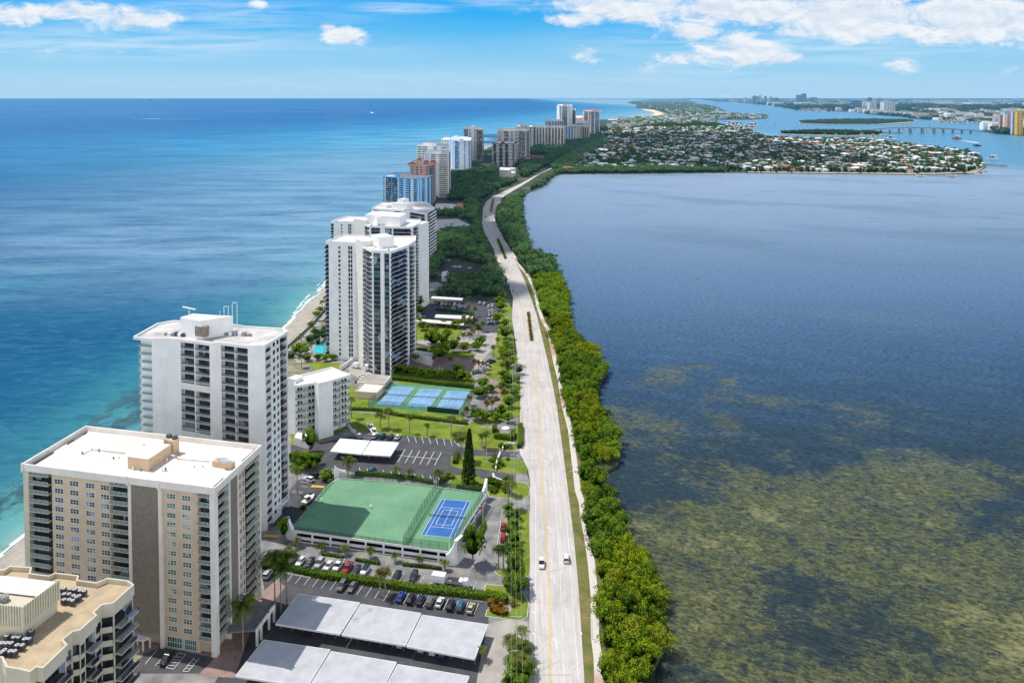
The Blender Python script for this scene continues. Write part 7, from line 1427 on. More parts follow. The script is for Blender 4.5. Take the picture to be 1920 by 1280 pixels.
for (fn, a, c, h, lb) in ((c3, 1530, 920, 8, 'white flagpole on the lawn beside the exit lane'), (c32, 146, 350, 8, 'thin white pole with a flag at the garage right side')):
    x, y = fn(a, c); o = thing('flagpole', lb, 'flagpole', (x, y, 0)); MB().cyl(0, 0, 0, h, .09, .05, 7).build('pole', W_WHITE, o); m = MB(); m.quad((0, 0, h - 1.5), (-1.6, .5, h - 1.7), (-1.5, .5, h - .7), (0, 0, h - .4)); m.build('flag', M('flag_red', (.5, .08, .08), .8), o)
o = thing('round_garden_seat', 'small white round seat inside the square hedge near the road', 'seat', (*c3(1672, 655), 0)); MB().cyl(0, 0, 0, .5, 1.8, 1.8, 16).build('slab', W_WHITE, o)
# utility poles and wires
POLE = M('pole_concrete', (.52, .50, .47), .8, .1, 1); pts_p = [(1.2, 120), (1.2, 205), (.8, 300), (.4, 395), (-1.8, 496), (-6, 600), (-14, 720), (-24, 850), (-30, 1000), (-26, 1180), (-6, 1370)]
lbn = ['nearest, just below the frame', 'near the bottom garden', 'by the small lot', 'by the garden seat', 'with a wide crossarm past the median', 'at the woodland edge', 'where the road starts to bend', 'beside the far bend', 'beyond the farthest median', 'in the dark woods', 'near the water tank']
for i, (x, y) in enumerate(pts_p):
    if i == 0: continue
    o = thing('utility_pole', 'tall pale utility pole ' + lbn[i], 'utility pole', (x, y, 0)); MB().cyl(0, 0, 0, 12.3, .17, .10, 8).build('pole', POLE, o); MB().box(-1.5, 1.5, -.07, .07, 11.3, 11.45).build('crossarm', POLE, o)
    if i == 4: MB().box(-2.2, 2.2, -.09, .09, 9.9, 10.1).build('crossarm', POLE, o)
for (dx, z, lb) in ((-1.4, 11.5, 'left power wire strung along the utility poles'), (1.4, 11.5, 'right power wire strung along the utility poles'), (0, 9.6, 'lower middle cable strung along the utility poles')):
    m = MB(); L = []
    for (x0, y0), (x1, y1) in zip(pts_p, pts_p[1:]):
        for k in range(8): t = k / 8; L.append((x0 + (x1 - x0) * t + dx, y0 + (y1 - y0) * t, z - 4 * t * (1 - t) * 1.1))
    m.tube(L, .022, 4); tag(m.build('power_wire', M('wire_grey', (.45, .45, .45), .6)), lb, 'wire')
for fn, a, c, h, ax, lb in ((c32, 288, 1300, 9, 1, 'street lamp with an arm over the garden strip at the bottom edge'), (c3, 1800, 665, 9, 1, 'street lamp on the left edge of the road by the tall hedge'), (c3, 1790, 360, 9, 1, 'street lamp on the left edge of the road by the silvery trees'), (c32, 800, 1020, 6, -1, 'slim lamp post standing beside the footpath')):
    x, y = fn(a, c); o = thing('street_lamp', lb, 'street lamp', (x, y, 0)); MB().cyl(0, 0, 0, h, .10, .06, 7).build('pole', POLE, o); m = MB(); m.tube([(0, 0, h - .1), (ax * 1.2, 0, h + .3), (ax * 2.2, 0, h + .35)], .05, 5); m.build('arm', POLE, o); MB().box(min(ax * 2.0, ax * 2.7), max(ax * 2.0, ax * 2.7), -.15, .15, h + .25, h + .4).build('lamp_head', MACH, o)
# beach parasols/loungers are too small; a rubble bench on the shore gap
for k in range(9):
    x = 26 + random.uniform(-3, 3); y = 311 + random.uniform(-3, 3); m = MB(); m.cyl(0, 0, -.5, random.uniform(.2, .6), random.uniform(.5, 1.1), random.uniform(.3, .6), 6); o = m.build('boulder', M('rock_pale', (.40, .36, .34), .9, .2, 2), None, (x, y, 0), random.random()); tag(o, 'pale boulder in the small gap between two mangrove clumps', 'rock', 'boulders at the shore gap')
# ---------- village on the lagoon, islands, mainland
ca = lambda a, c, z=0.0: P(1160 + a / 4.8, 160 + c / 4.8, z)
cb = lambda a, c, z=0.0: P(1520 + a / 4.8, 160 + c / 4.8, z)
HZ = 60000
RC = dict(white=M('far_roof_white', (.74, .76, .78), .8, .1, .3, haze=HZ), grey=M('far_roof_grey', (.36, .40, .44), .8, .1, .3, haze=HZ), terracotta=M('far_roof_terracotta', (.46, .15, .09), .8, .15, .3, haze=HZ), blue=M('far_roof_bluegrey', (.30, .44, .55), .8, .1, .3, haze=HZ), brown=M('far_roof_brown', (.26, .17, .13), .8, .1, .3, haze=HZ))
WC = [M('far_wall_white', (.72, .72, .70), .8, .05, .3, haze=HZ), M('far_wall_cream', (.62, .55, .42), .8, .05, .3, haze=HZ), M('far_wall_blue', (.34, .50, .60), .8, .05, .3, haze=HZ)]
FG = M('far_window', (.03, .05, .08), .2, .1, .3, haze=HZ)
def house_mbs(rng, L, W_, h, wing=True, two=False):
    w = MB(); r = MB(); g_ = MB()
    def blk(x0, x1, y0, y1, h, rh):
        w.box(x0, x1, y0, y1, 0, h, 0); e = .7; cx0, cx1 = x0 + min((y1 - y0), (x1 - x0)) * .45, x1 - min((y1 - y0), (x1 - x0)) * .45; cy = (y0 + y1) / 2
        if x1 - x0 < y1 - y0: cx0 = cx1 = (x0 + x1) / 2; ya, yb = y0 + (x1 - x0) * .45, y1 - (x1 - x0) * .45; top = [(cx0, ya, h + rh), (cx0, yb, h + rh)]; b_ = [(x0 - e, y0 - e, h + .02), (x1 + e, y0 - e, h + .02), (x1 + e, y1 + e, h + .02), (x0 - e, y1 + e, h + .02)]; r.add(b_ + top, [(0, 1, 4), (1, 2, 5, 4), (2, 3, 5), (3, 0, 4, 5)])
        else: top = [(cx0, cy, h + rh), (cx1, cy, h + rh)]; b_ = [(x0 - e, y0 - e, h + .02), (x1 + e, y0 - e, h + .02), (x1 + e, y1 + e, h + .02), (x0 - e, y1 + e, h + .02)]; r.add(b_ + top, [(0, 1, 5, 4), (1, 2, 5), (2, 3, 4, 5), (3, 0, 4)])
        n = max(2, int((x1 - x0) / 3.5))
        for k in range(n):
            xx = x0 + (x1 - x0) * (k + .25) / n
            for z in ((.8,) if h < 5 else (.8, 4.0)): g_.quad((xx, y0 - .03, z), (xx + 1.7, y0 - .03, z), (xx + 1.7, y0 - .03, z + 1.5), (xx, y0 - .03, z + 1.5))
    blk(-L / 2, L / 2, -W_ / 2, W_ / 2, h, W_ * .20)
    if wing: s = rng.choice([-1, 1]); blk(*(sorted((s * L * .5, s * L * .12))), -W_ / 2 - rng.uniform(4, 8), -W_ / 2 + .5, h * (.7 if two else 1) - .1, W_ * .16)
    return w, r, g_
rngh = random.Random(11); HM = []
for k in range(9): two = k % 3 == 0; HM.append(house_mbs(rngh, rngh.uniform(16, 26), rngh.uniform(10, 14), 6.8 if two else 3.8, k % 4 != 3, two))
VIL = px([(1052, 322), (1090, 296), (1120, 275), (1136, 262), (1130, 246), (1165, 240), (1240, 235), (1339, 232), (1356, 236), (1400, 244), (1436, 258), (1520, 262), (1600, 261), (1666, 268), (1718, 275), (1770, 281), (1812, 285), (1838, 299), (1843, 311), (1830, 319), (1728, 323), (1620, 322.5), (1357, 320), (1240, 318)])
cand = []
y = 1575
row = 0
while y < 3900:
    x = 60
    while x < 2600:
        a, b_ = x + rngh.uniform(-7, 7), y + rngh.uniform(-6, 6)
        if inpoly(a, b_, VIL): cand.append((a, b_, row))
        x += rngh.uniform(21, 32)
    y += 30 if row % 2 else 24; row += 1
cand = [c for c in cand if rngh.random() < .88]; cand.sort(key=lambda t: t[1]); HC = {}
stuff_h = {}
for i, (a, b_, row) in enumerate(cand):
    k = rngh.randrange(9); col = rngh.choices(['white', 'grey', 'terracotta', 'blue', 'brown'], [.56, .14, .13, .09, .08])[0]; wm = rngh.choice(WC[:2] + [WC[0]] + ([WC[2]] if rngh.random() < .3 else [])); rz = rngh.choice([0, 0, math.pi / 2, 0]) + rngh.uniform(-.12, .12); s = rngh.uniform(.8, 1.15)
    if i < 298:
        s *= .96; w, r_, g_ = HM[k]; lb = '%s-roofed house %s of the lagoon village' % (dict(white='white', grey='grey', terracotta='red-tiled', blue='blue-grey', brown='brown')[col], 'in the front rows' if b_ < 1720 else 'among dark trees in the middle'); grp = '%s-roofed village houses, %s' % (col, 'front' if b_ < 1720 else 'middle')
        key = (k, col, wm.name, b_ < 1640)
        if b_ < 1640:
            if key not in HC: HC[key] = (w.mesh('wall', wm), r_.mesh('roof', RC[col]), g_.mesh('window_band', FG))
            o = thing('house', lb, 'house', (a, b_, .02), rz, grp); o.scale = (s, s, s); link('wall', HC[key][0], o); link('roof', HC[key][1], o); link('window_band', HC[key][2], o)
        else:
            if key not in HC: m = MB(); m.merge(w); q = len(m.m); m.merge(r_); m.m[q:] = [1] * (len(m.m) - q); q = len(m.m); m.merge(g_); m.m[q:] = [2] * (len(m.m) - q); HC[key] = m.mesh('house', [wm, RC[col], FG])
            tag(link('house', HC[key], None, (a, b_, .02), rz, (s, s, s)), lb, 'house', grp)
    else:
        w, r_, g_ = HM[k]; m = stuff_h.setdefault((col, wm.name), (MB(), RC[col], wm))[0]; q = len(m.m); m.merge(r_, (a, b_, 0), rz, (s, s, s)); m.m[q:] = [1] * (len(m.m) - q); m.merge(w, (a, b_, 0), rz, (s, s, s))
allm = MB(); mats = []
for (m, rc, wm) in stuff_h.values():
    for t in (wm, rc):
        if t not in mats: mats.append(t)
    q = len(allm.m); allm.v, k0 = allm.v, len(allm.v); allm.f += [tuple(i + k0 for i in f) for f in m.f]; allm.v += m.v; allm.m += [mats.index(rc) if t else mats.index(wm) for t in m.m]
tag(allm.build('village_houses', mats), 'crowd of small white, grey and red roofs in the sunlit far part of the village', 'houses', kind='stuff')
# trees between the houses
stuffcrowns('forest', grid(px([(1036, 313), (1060, 297), (1134, 259), (1142, 270), (1078, 311), (1056, 322), (1040, 319)]), 12), (6, 10), (7, 11), 90, .27, LF_SHADE, label='dark trees lining the last visible stretch of road before the village', seed=61)
LF_VIL = leaf_mat('leaves_village', (.012, .034, .022), (.028, .075, .040), (.075, .15, .055), haze=HZ)
LF_FAR = leaf_mat('leaves_far', (.010, .045, .035), (.028, .085, .055), (.08, .15, .07), haze=26000)
hs = set((round(a / 16), round(b_ / 16)) for a, b_, _ in cand)
vt = [p for p in grid(VIL, 14) if (round(p[0] / 16), round(p[1] / 16)) not in hs or random.random() < .18]
stuffcrowns('village_trees', vt, (4, 8.5), (5, 10.5), 60, .30, LF_VIL, label='dark trees growing between the houses of the lagoon village', seed=21, lobes=6)
wf = [(a, b_) for a, b_ in grid(px([(1052, 326), (1357, 323.2), (1357, 320), (1230, 316), (1060, 315)]), 8)]
stuffcrowns('shore_trees', wf, (5, 8), (6, 9), 90, .27, LF_SHADE, label='continuous dark mangrove fringe in front of the village shore', seed=22)
rngp = random.Random(4)
tp = MB(); 
lw = [(a, b_) for a, b_ in grid(px([(1357, 323.4), (1728, 326), (1812, 325.5), (1840, 318), (1830, 316), (1728, 323), (1357, 320.5)]), 15)]
stuffcrowns('shore_trees', lw[::2], (3, 5.5), (4, 9), 60, .3, LF_VIL, label='scattered bushes and palms along the sandy edge of the village', seed=23)
struct('village_shore', sheet(px([(1400, 323.6), (1728, 327), (1830, 324.5), (1846, 314), (1838, 316), (1812, 322.6), (1728, 324.6), (1400, 321.6)]), .06), M('shore_sand', (.46, .40, .30), .9, .2, .05, haze=HZ))
for k in range(26):  # lawns and pools behind the front row would be specks; bright garden patches
    a, b_, _ = cand[rngh.randrange(len(cand))]
# barrier island farther south: band of green behind the towers, then Palm Beach
PBI = px([(1165, 224), (1232, 220.5), (1262, 218), (1240, 207), (1210, 200), (1200, 194), (1185, 190), (1222, 187), (1290, 187.5), (1306, 196), (1335, 199.6), (1347, 205), (1356, 211), (1377, 215), (1436, 217.5), (1436, 221.5), (1345, 224), (1335, 231), (1240, 234), (1130, 245)])
LF_PBI = leaf_mat('leaves_island', (.016, .055, .035), (.05, .13, .055), (.17, .26, .08), haze=30000)
pbt = [p for p in grid(PBI, 62, rnd=random.Random(3)) if p[1] < 26000]
stuffcrowns('island_trees', pbt, (20, 38), (10, 16), 46, .30, LF_PBI, label='green tree cover of the long barrier island beyond the village', seed=31, lobes=8)
def townstuff(name, pts, rng, smax, hmax, label, mats):
    m = MB()
    for (a, b_) in pts:
        w = rng.uniform(.25, 1) * smax; d_ = rng.uniform(.2, .6) * smax; h = rng.uniform(.35, 1) * hmax; m.box(a - w / 2, a + w / 2, b_ - d_ / 2, b_ + d_ / 2, .4, h, rng.randrange(len(mats)))
    tag(m.build(name, mats), label, 'buildings', kind='stuff')
FW = [M('far_town_white', (.80, .80, .78), .8, .05, .01, haze=24000), M('far_town_cream', (.60, .50, .42), .8, .05, .01, haze=24000), M('far_town_grey', (.42, .44, .46), .8, .05, .01, haze=24000)]
townstuff('island_buildings', [p for p in grid(PBI, 66, rnd=random.Random(9)) if random.random() < (.85 if p[1] < 6200 else .30 if p[1] < 9000 else .10)], rngp, 42, 24, 'small pale buildings dotted over the long barrier island', FW)
MN = [P(a, c) for a, c in ((1345, 191), (1393, 191.8), (1451, 198.8), (1479, 203), (1520, 208.5), (1603, 210.5), (1634, 215.5), (1687, 219), (1718, 223), (1772, 226.5), (1850, 230), (1852, 243), (1874, 251), (1990, 256), (1990, 190), (1900, 187.0), (1318, 187.3))]
mt = []
rr = random.Random(5)
for k in range(5200):
    u = rr.random(); yp = 187.3 + 66 * u ** 2.2; xp = rr.uniform(1318, 1960); p = P(xp, yp)
    if inpoly(p[0], p[1], MN): mt.append(p)
nearm = [p for p in mt if p[1] < 9000]; farm = [p for p in mt if p[1] >= 9000]
stuffcrowns('mainland_trees', nearm, (26, 52), (13, 20), 30, .36, LF_FAR, label='green tree cover of the mainland shore on the right', seed=41, lobes=8)
stuffcrowns('mainland_trees', farm, (70, 150), (18, 30), 18, .42, LF_FAR, label='hazy tree cover of the distant mainland under the horizon', seed=42, lobes=8)
tw = []
for k in range(1150):
    u = rr.random(); yp = 187.0 + 60 * u ** 2.0; xp = rr.uniform(1340, 1960); p = P(xp, yp)
    if inpoly(p[0], p[1], MN): tw.append((p, yp))
townstuff('mainland_buildings', [p for p, q in tw if q > 200], rr, 110, 38, 'low pale buildings scattered over the near mainland', FW)
townstuff('distant_town', [p for p, q in tw if q <= 200], rr, 420, 62, 'low pale buildings scattered over the distant mainland', FW)
# islands' cover
stuffcrowns('island_scrub', [p for p in grid(px([(1500, 228.5), (1560, 226), (1620, 225), (1700, 226.5), (1712, 228), (1640, 233), (1560, 233), (1505, 231.5)]), 22)], (12, 20), (7, 11), 40, .3, LF_FAR, z=.5, label='green scrub around the sandy island in the inlet', seed=51)
stuffcrowns('island_scrub', [p for p in grid(px([(1463, 250), (1541, 246.5), (1640, 249), (1652, 251), (1645, 254), (1560, 254), (1475, 251.5)]), 15)], (7, 12), (7, 12), 40, .3, LF_VIL, z=.5, label='trees on the narrow causeway island before the bridge', seed=52)
# towers on the mainland
def block(name, label, fn, x0, x1, yt, yb, mat, gl, floors=9, nc=3, depth=None, group=None, cat='apartment building'):
    A, B = fn(x0, yb), fn(x1, yb); L = math.hypot(B[0] - A[0], B[1] - A[1]); t_ = fn(x0, yt, 0); px_ = proj(A[0], A[1], 0)
    import_y = (160 + yt / 4.8); d = ray(px_[0], import_y); z = H + d[2] / d[1] * A[1]
    foot = quadfoot(A, B, depth or L * .8); b = Bld(name, label, cat, foot, group); b.body(0, z, mat, foot=ccw_(foot)); b.parapet(z, z * .012, mat, mat, foot=ccw_(foot), t=1, out=.3)
    fh = z / floors
    for k in range(nc):
        for j in range(floors): b.add('window', pane_proto(L / nc * .55, fh * .55, gl, mat), Fr(A, B).at(L / nc * (k + .22), -.1, fh * (j + .25)), Fr(A, B).rz)
    f = Fr(A, B); roofbox(b, 'roof_house', [f.at(L * .3, 3, 0)[:2], f.at(L * .65, 3, 0)[:2], f.at(L * .65, L * .5, 0)[:2], f.at(L * .3, L * .5, 0)[:2]], z, z * .05, mat)
    b.done()
SKG = glass_mat('glass_skyline', (.03, .07, .13), (.06, .12, .2), haze=24000); CB1 = M('skyline_blue', (.06, .12, .22), .5, .1, .01, haze=24000); CW1 = M('skyline_white', (.62, .63, .63), .7, .05, .01, haze=24000); CG1 = M('skyline_grey', (.26, .30, .36), .7, .05, .01, haze=24000)
for i, (x0, x1, yt, yb, m_) in enumerate(((1132, 1154, 112, 160, CW1), (1172, 1192, 128, 164, CG1), (1200, 1212, 108, 166, CG1), (1214, 1238, 96, 168, CB1), (1242, 1262, 100, 170, CG1), (1267, 1286, 93, 170, CW1), (1312, 1334, 100, 170, CG1), (1344, 1356, 118, 168, CW1), (1362, 1384, 106, 168, CG1), (1400, 1444, 115, 172, CB1), (1452, 1480, 132, 176, CG1), (1492, 1530, 138, 180, CG1), (1700, 1720, 118, 165, CG1), (1726, 1756, 112, 165, CG1), (1764, 1790, 110, 160, CG1))):
    block('skyline_tower', 'hazy %s tower in the low downtown cluster on the horizon' % ('dark blue' if m_ is CB1 else 'white' if m_ is CW1 else 'grey'), ca, x0, x1, yt, yb, m_, SKG, 8, 2, group='%s downtown towers on the horizon' % m_.name.split('_')[1], cat='tower')
block('skyline_tower', 'dark blue horizon tower, left and shorter one of the tall pair', ca, 1605, 1640, 90, 165, CB1, SKG, 10, 2, cat='tower'); block('skyline_tower', 'dark blue horizon tower, right and tallest one of the pair', ca, 1651, 1690, 78, 165, CB1, SKG, 11, 2, cat='tower')
block('shore_tower', 'dark glassy tower, leftmost of the group on the mainland shore', cb, 380, 460, 140, 218, CB1, SKG, 10, 4); block('shore_tower', 'slim white tower beside the dark glassy one on the mainland shore', cb, 472, 500, 150, 222, CW1, SKG, 10, 2); block('shore_tower', 'second slim white tower beside the dark glassy one', cb, 500, 526, 152, 224, CW1, SKG, 10, 2)
block('shore_tower', 'dark tower rising behind the white shore towers, left', cb, 520, 556, 114, 190, CB1, SKG, 8, 2); block('shore_tower', 'white tower rising behind the shore towers, middle', cb, 560, 598, 118, 188, CW1, SKG, 8, 3); block('shore_tower', 'bluish tower rising behind the shore towers, right', cb, 602, 648, 118, 188, CG1, SKG, 8, 3)
block('shore_tower', 'white balconied tower nearest the water in the mainland group', cb, 530, 595, 152, 242, CW1, SKG, 12, 4); block('shore_tower', 'wide white tower with dark stripes, rightmost of the mainland group', cb, 660, 760, 150, 254, CW1, SKG, 12, 4)
block('shore_tower', 'grey tower pair at the far left of the mainland shore', cb, 0, 60, 112, 165, CG1, SKG, 8, 4)
TY = M('tower_yellow', (.72, .42, .07), .7, .05, .05, haze=HZ); TPK = M('tower_pink', (.55, .36, .36), .7, .05, .05, haze=HZ); TLI = M('tower_lilac', (.52, .50, .62), .7, .05, .05, haze=HZ); TBL = M('tower_teal', (.20, .48, .58), .7, .05, .05, haze=HZ); TCR = M('tower_cream', (.74, .66, .48), .7, .05, .05, haze=HZ); TGL = glass_mat('glass_tower_far', (.06, .07, .12), (.14, .14, .2), haze=HZ)
block('coloured_tower', 'pink slab, left end of the coloured tower group at the right edge', cb, 1702, 1742, 270, 418, TPK, TGL, 14, 2, depth=12); block('coloured_tower', 'cream slab beside the pink one in the coloured tower group', cb, 1743, 1764, 268, 420, TCR, TGL, 14, 1, depth=12)
block('coloured_tower', 'teal topped slab showing above the coloured tower group', cb, 1742, 1806, 236, 400, TBL, TGL, 14, 2, depth=30); block('coloured_tower', 'rosy slab in the middle of the coloured tower group', cb, 1766, 1808, 258, 428, TPK, TGL, 14, 2, depth=12)
block('coloured_tower', 'lilac slab of the coloured tower group', cb, 1814, 1852, 236, 444, TLI, TGL, 16, 2, depth=12); block('coloured_tower', 'bright yellow slab at the right edge of the photo', cb, 1854, 1910, 234, 448, TY, TGL, 16, 2, depth=14)
# bridge
br = Bld('long_bridge', 'long low concrete bridge with evenly spaced piers across the inlet', 'bridge', [cb(400, 400), cb(1540, 415), cb(1000, 430)]); BM = M('bridge_concrete', (.26, .29, .32), .8, .1, .02, haze=HZ)
prof = [(380, 408, 3), (560, 392, 8), (720, 380, 14), (905, 376, 17), (1100, 380, 15), (1290, 390, 10), (1420, 400, 6), (1545, 412, 3)]; m = MB(); W8 = []
for a, c, z in prof:
    # the deck stands over the water line of the piers
    x, y = cb(a, 432 if a > 500 else 428); d = ray(1520 + a / 4.8, 160 + c / 4.8); z = max(2.5, H + d[2] / d[1] * y); W8.append((x, y, z))
for (x0, y0, za_), (x1, y1, zb2) in zip(W8, W8[1:]): m.hexa([(x0, y0, za_ - 5), (x1, y1, zb2 - 5), (x1, y1 + 14, zb2 - 5), (x0, y0 + 14, za_ - 5)], [(x0, y0, za_), (x1, y1, zb2), (x1, y1 + 14, zb2), (x0, y0 + 14, za_)])
br.part('deck', m, BM)
for a in (560, 640, 720, 803, 905, 1013, 1120, 1203, 1288, 1370, 1450):
    x, y = cb(a, 432); k = [i for i in range(len(W8) - 1) if W8[i][0] <= x <= W8[i + 1][0]]; z = (W8[k[0]][2] if k else 3); wd = 9 if a in (905, 1013, 1120) else 5; br.part('pier', MB().box(x - wd / 2, x + wd / 2, y + 1, y + 13, -2, z - 5.05), BM)
br.done()
cause = cb(640, 428), cb(830, 432); o = MB(); strip(o, [cause[0], cause[1]], 12, -1.5, 4); tag(o.build('causeway', BM), 'low dark causeway stub beside the bridge', 'causeway')
# cruise ship, cranes
x0, y0 = cb(1210, 308); x1, y1 = cb(1580, 300); sh = Bld('cruise_ship', 'big white passenger ship moored at the port', 'ship', [(x0, y0), (x1, y1), ((x0 + x1) / 2, y0 + 40)]); L = math.hypot(x1 - x0, y1 - y0); f = Fr((x0, y0), (x1, y1))
def shipbox(n, a, b_, z0, z1, m_, ins=0): p = [f.at(L * a, ins, 0)[:2], f.at(L * b_, ins, 0)[:2], f.at(L * b_, 36 - ins, 0)[:2], f.at(L * a, 36 - ins, 0)[:2]]; sh.part(n, MB().prism(p, z0, z1), m_)
shipbox('hull', 0, 1, -1, 16, CW1); shipbox('superstructure', .05, .93, 16, 34, FW[0], 3); shipbox('upper_deck', .15, .55, 34, 44, CW1, 6); shipbox('funnel', .78, .84, 34, 56, CB1, 12); shipbox('window_band', .25, .45, 18, 30, CB1, 2.6); sh.done()
CRN = M('crane_steel', (.16, .17, .20), .6, .1, .02, haze=24000); CRO = M('crane_orange', (.45, .22, .10), .6, .1, .02, haze=24000)
for i, (a, hh, m_) in enumerate(((955, 60, CRN), (1000, 75, CRO), (1040, 58, CRN), (1085, 72, CRN), (1135, 66, CRO), (1150, 55, CRN))):
    x, y = cb(a, 292); o = thing('harbour_crane', '%s harbour crane with slanting boom at the port' % ('orange' if m_ is CRO else 'dark'), 'crane', (x, y, 0), 0, '%s harbour cranes' % ('orange' if m_ is CRO else 'dark')); MB().box(-5, 5, -5, 5, 0, hh * .6).build('tower', m_, o); mb = MB(); mb.tube([(0, 0, hh * .5), ((-1) ** i * 34, 0, hh)], 2.4, 5); mb.build('boom', m_, o)
# sheds by the port, marinas
for k, (a, c, w) in enumerate(((820, 190, 60), (850, 255, 90), (900, 262, 80), (1120, 300, 60))):
    A, B = cb(a - w / 2, c), cb(a + w / 2, c); b = Bld('warehouse', 'white warehouse at the port, %s' % ('behind the trees', 'left of the cranes', 'beside the cranes', 'left of the white ship')[k], 'building', quadfoot(A, B, 60)); b.body(0, 16, FW[0], foot=ccw_(b.foot)); b.done()
# boats: wakes, anchored boats, marina
def wake(px0, py0, px1, py1, w):
    a, b_ = P(px0, py0), P(px1, py1); L = math.hypot(b_[0] - a[0], b_[1] - a[1]); n = (-(b_[1] - a[1]) / L, (b_[0] - a[0]) / L)
    struct('boat_wake', MB().add([(a[0], a[1], -1.0), (b_[0] + n[0] * w, b_[1] + n[1] * w, -1.0), (b_[0] - n[0] * w, b_[1] - n[1] * w, -1.0)], [(0, 1, 2)]), MATS['foam'])
x, y = P(251, 222.2); boat(x, y, R(80), 3.4, 'small speedboat trailing a long white wake on the ocean', z=-1.5); wake(250, 222.3, 372, 223.3, 7); wake(252, 222.3, 300, 222.9, 14)
x, y = P(695, 210); boat(x, y, R(60), 3, 'white boat curving on the ocean left of the towers', z=-1.5); wake(694, 210, 699, 212.0, 16)
x, y = P(390, 197); boat(x, y, R(60), 4, 'tiny white boat far out on the ocean', z=-1.5)
x, y = P(281, 187.8); boat(x, y, R(90), 22, 'dark ship on the ocean horizon', z=-1.5, mat=M('ship_dark', (.05, .06, .08), .6))
x, y = P(785, 203.5); boat(x, y, R(60), 5, 'tiny white boat beyond the light blue condo', z=-1.5); wake(925, 229, 938, 228.6, 4)
lbv = 'small white boat anchored in the inlet near the bridge'
for a, c, s in ((560, 470, 4.5), (680, 475, 5.5), (715, 485, 6), (860, 468, 2.5), (1015, 492, 2.2), (965, 480, 2), (1115, 527, 2), (830, 400, 4), (870, 368, 4), (935, 402, 4), (1040, 410, 3.5), (1070, 360, 5), (1080, 395, 4), (1180, 408, 4), (290, 470, 3), (345, 472, 3), (790, 480, 2), (850, 505, 2)): x, y = cb(a, c); boat(x, y, rr.uniform(0, 3), s, lbv, 'boats anchored near the bridge', -1.3, parts=False)
for a, c, s in ((1330, 335, 4), (1360, 365, 3), (1400, 355, 4), (1430, 350, 3), (1440, 440, 4), (1590, 380, 3), (1455, 262, 6), (1350, 255, 4), (1640, 350, 4), (1530, 465, 5), (1700, 370, 3)): x, y = ca(a, c); boat(x, y, rr.uniform(0, 3), s, 'small boat on the pale blue water left of the sandy island', 'boats left of the sandy island', -1.3, parts=False)
x, y = cb(1310, 485); boat(x, y, R(95), 5.5, 'red and white work boat crossing the inlet with a faint wake', z=-1.3, mat=M('boat_red', (.5, .10, .06), .5, haze=HZ)); wake(1520 + 1320 / 4.8, 160 + 488 / 4.8, 1520 + 1500 / 4.8, 160 + 515 / 4.8, 9)
x, y = cb(1495, 546); boat(x, y, R(90), 4, 'dark barge near the village point', z=-1.3, mat=M('barge_dark', (.05, .06, .08), .6))
x, y = cb(1625, 668); boat(x, y, R(80), 5, 'large white yacht at the pilings off the village point', z=-1.3)
for a, c, lb in ((1270, 815, 'white boat at the jetty below the front village houses'), (1525, 802, 'white boat moored off the tip of the village'), (990, 818, 'small boat at the short jetty of the village front')): x, y = cb(a, c); boat(x, y, R(70), 3.0, lb, z=-1.3)
for k in range(46): x, y = ca(rr.uniform(940, 1240), rr.uniform(345, 405)); boat(x, y, rr.uniform(-.3, .3), rr.uniform(5, 9), 'white boat packed in the bright marina behind the village', 'boats in the village marina', -1.3, name='yacht', parts=False)
for k in range(60): x, y = cb(rr.uniform(1150, 1640), rr.uniform(318, 345)); boat(x, y, rr.uniform(-.3, .3), rr.uniform(4, 8), 'white boat in the big marina in front of the port', 'boats in the port marina', -1.3, name='yacht', parts=False)
for k in range(40): x, y = ca(rr.uniform(1640, 1910), rr.uniform(222, 236)); boat(x, y, rr.uniform(-.3, .3), rr.uniform(7, 12), 'white boat in the marina on the far mainland shore', 'boats in the far shore marina', -1.3, name='yacht', parts=False)
for k in range(26): x, y = cb(rr.uniform(10, 640), rr.uniform(440, 456)); boat(x, y, rr.uniform(-.3, .3), rr.uniform(2.5, 4.5), 'boat moored along the narrow causeway island', 'boats along the causeway island', -1.3, name='yacht', parts=False)
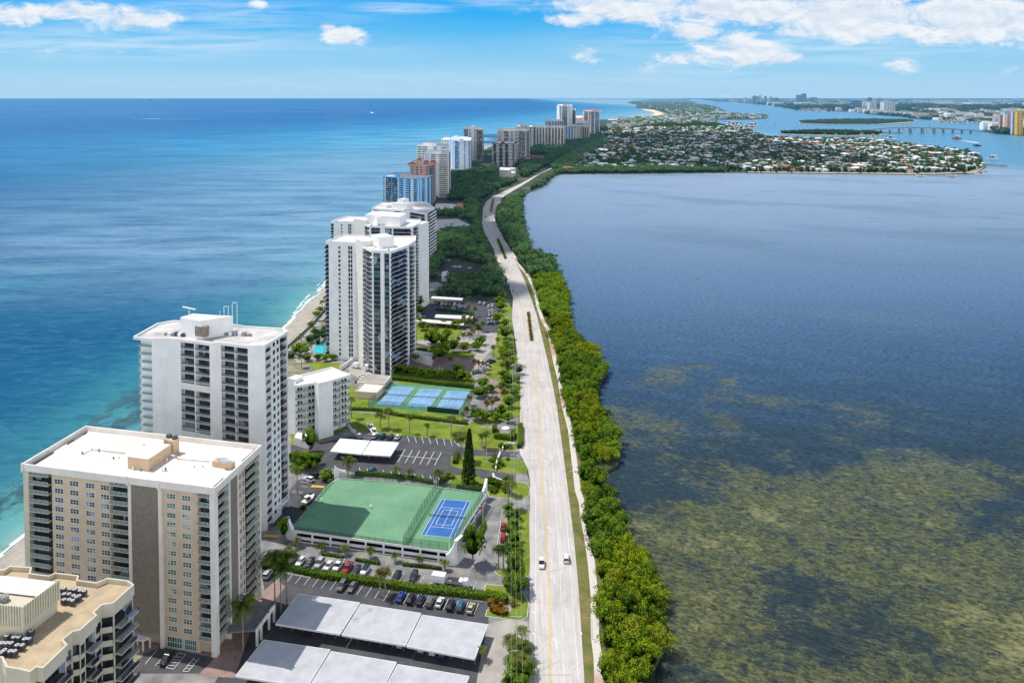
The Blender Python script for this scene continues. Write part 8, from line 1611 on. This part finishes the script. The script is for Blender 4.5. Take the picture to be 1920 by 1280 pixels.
# docks and pilings off the village point
for k, (a0, c0, a1, c1) in enumerate(((940, 808, 1000, 822), (1220, 800, 1275, 828), (1500, 775, 1590, 775), (1545, 745, 1575, 735))):
    A, B = cb(a0, c0), cb(a1, c1); m = MB(); strip(m, [A, B], 5, -.9, .6); tag(m.build('jetty', M('jetty_wood', (.20, .17, .14), .9, haze=HZ)), 'wooden jetty at the village front, %s' % ('leftmost', 'beside the moored white boat', 'at the rounded tip', 'just above the tip jetty')[k], 'jetty')
for k in range(22):
    t = k / 21; x, y = cb(1555 + 210 * t, 712 + 12 * t + (8 if k % 2 else 0)); o = MB().cyl(0, 0, -2, 2.4, .9, .9, 6).build('piling', M('jetty_wood'), None, (x, y, 0)); tag(o, 'dark wooden piling in the line off the village point', 'piling', 'pilings off the village point')
# ---------- real clouds overhead, above the frame, that shade the middle of the island
rc = random.Random(8); m = MB()
ico_v = []; n1, n2 = 7, 12
def puff(cx, cy, cz, r, rz):
    V = [(cx, cy, cz + rz)]; 
    for i in range(1, n1):
        th = math.pi * i / n1
        for j in range(n2): ph = 2 * math.pi * j / n2; k = 1 + rc.uniform(-.08, .08); V.append((cx + r * k * math.sin(th) * math.cos(ph), cy + r * k * math.sin(th) * math.sin(ph), cz + rz * math.cos(th)))
    V.append((cx, cy, cz - rz)); Fc = [(0, 1 + j, 1 + (j + 1) % n2) for j in range(n2)]
    for i in range(n1 - 2):
        for j in range(n2): a = 1 + i * n2; Fc.append((a + j, a + n2 + j, a + n2 + (j + 1) % n2, a + (j + 1) % n2))
    a = 1 + (n1 - 2) * n2; Fc += [(a + j, len(V) - 1, a + (j + 1) % n2) for j in range(n2)]; m.add(V, Fc)
ZC = 1500.0; SHX, SHY = -.52 * ZC, .195 * ZC
spots = []
for k in range(110):
    y = 575 + (1500 - 575) * rc.random(); x = rc.uniform(-125, -30 - (y > 850) * 22)
    if x > -52 or y > 850: spots.append((x, y, rc.uniform(26, 42)))
for k in range(150): y = rc.uniform(1640, 3150); spots.append((rc.uniform(-60 + 0, 250 + (y - 1500) * .1 + 500), y + 60, rc.uniform(60, 120)))
for x, y, r_ in spots: puff(x + SHX, y + SHY, ZC + rc.uniform(-20, 60), r_, r_ * .35)
CM, nt = new_mat('cloud_white'); finish(nt, bsdf(nt, (.95, .95, .95), .95, 0, 0)); tag(m.build('clouds', CM), kind='structure')
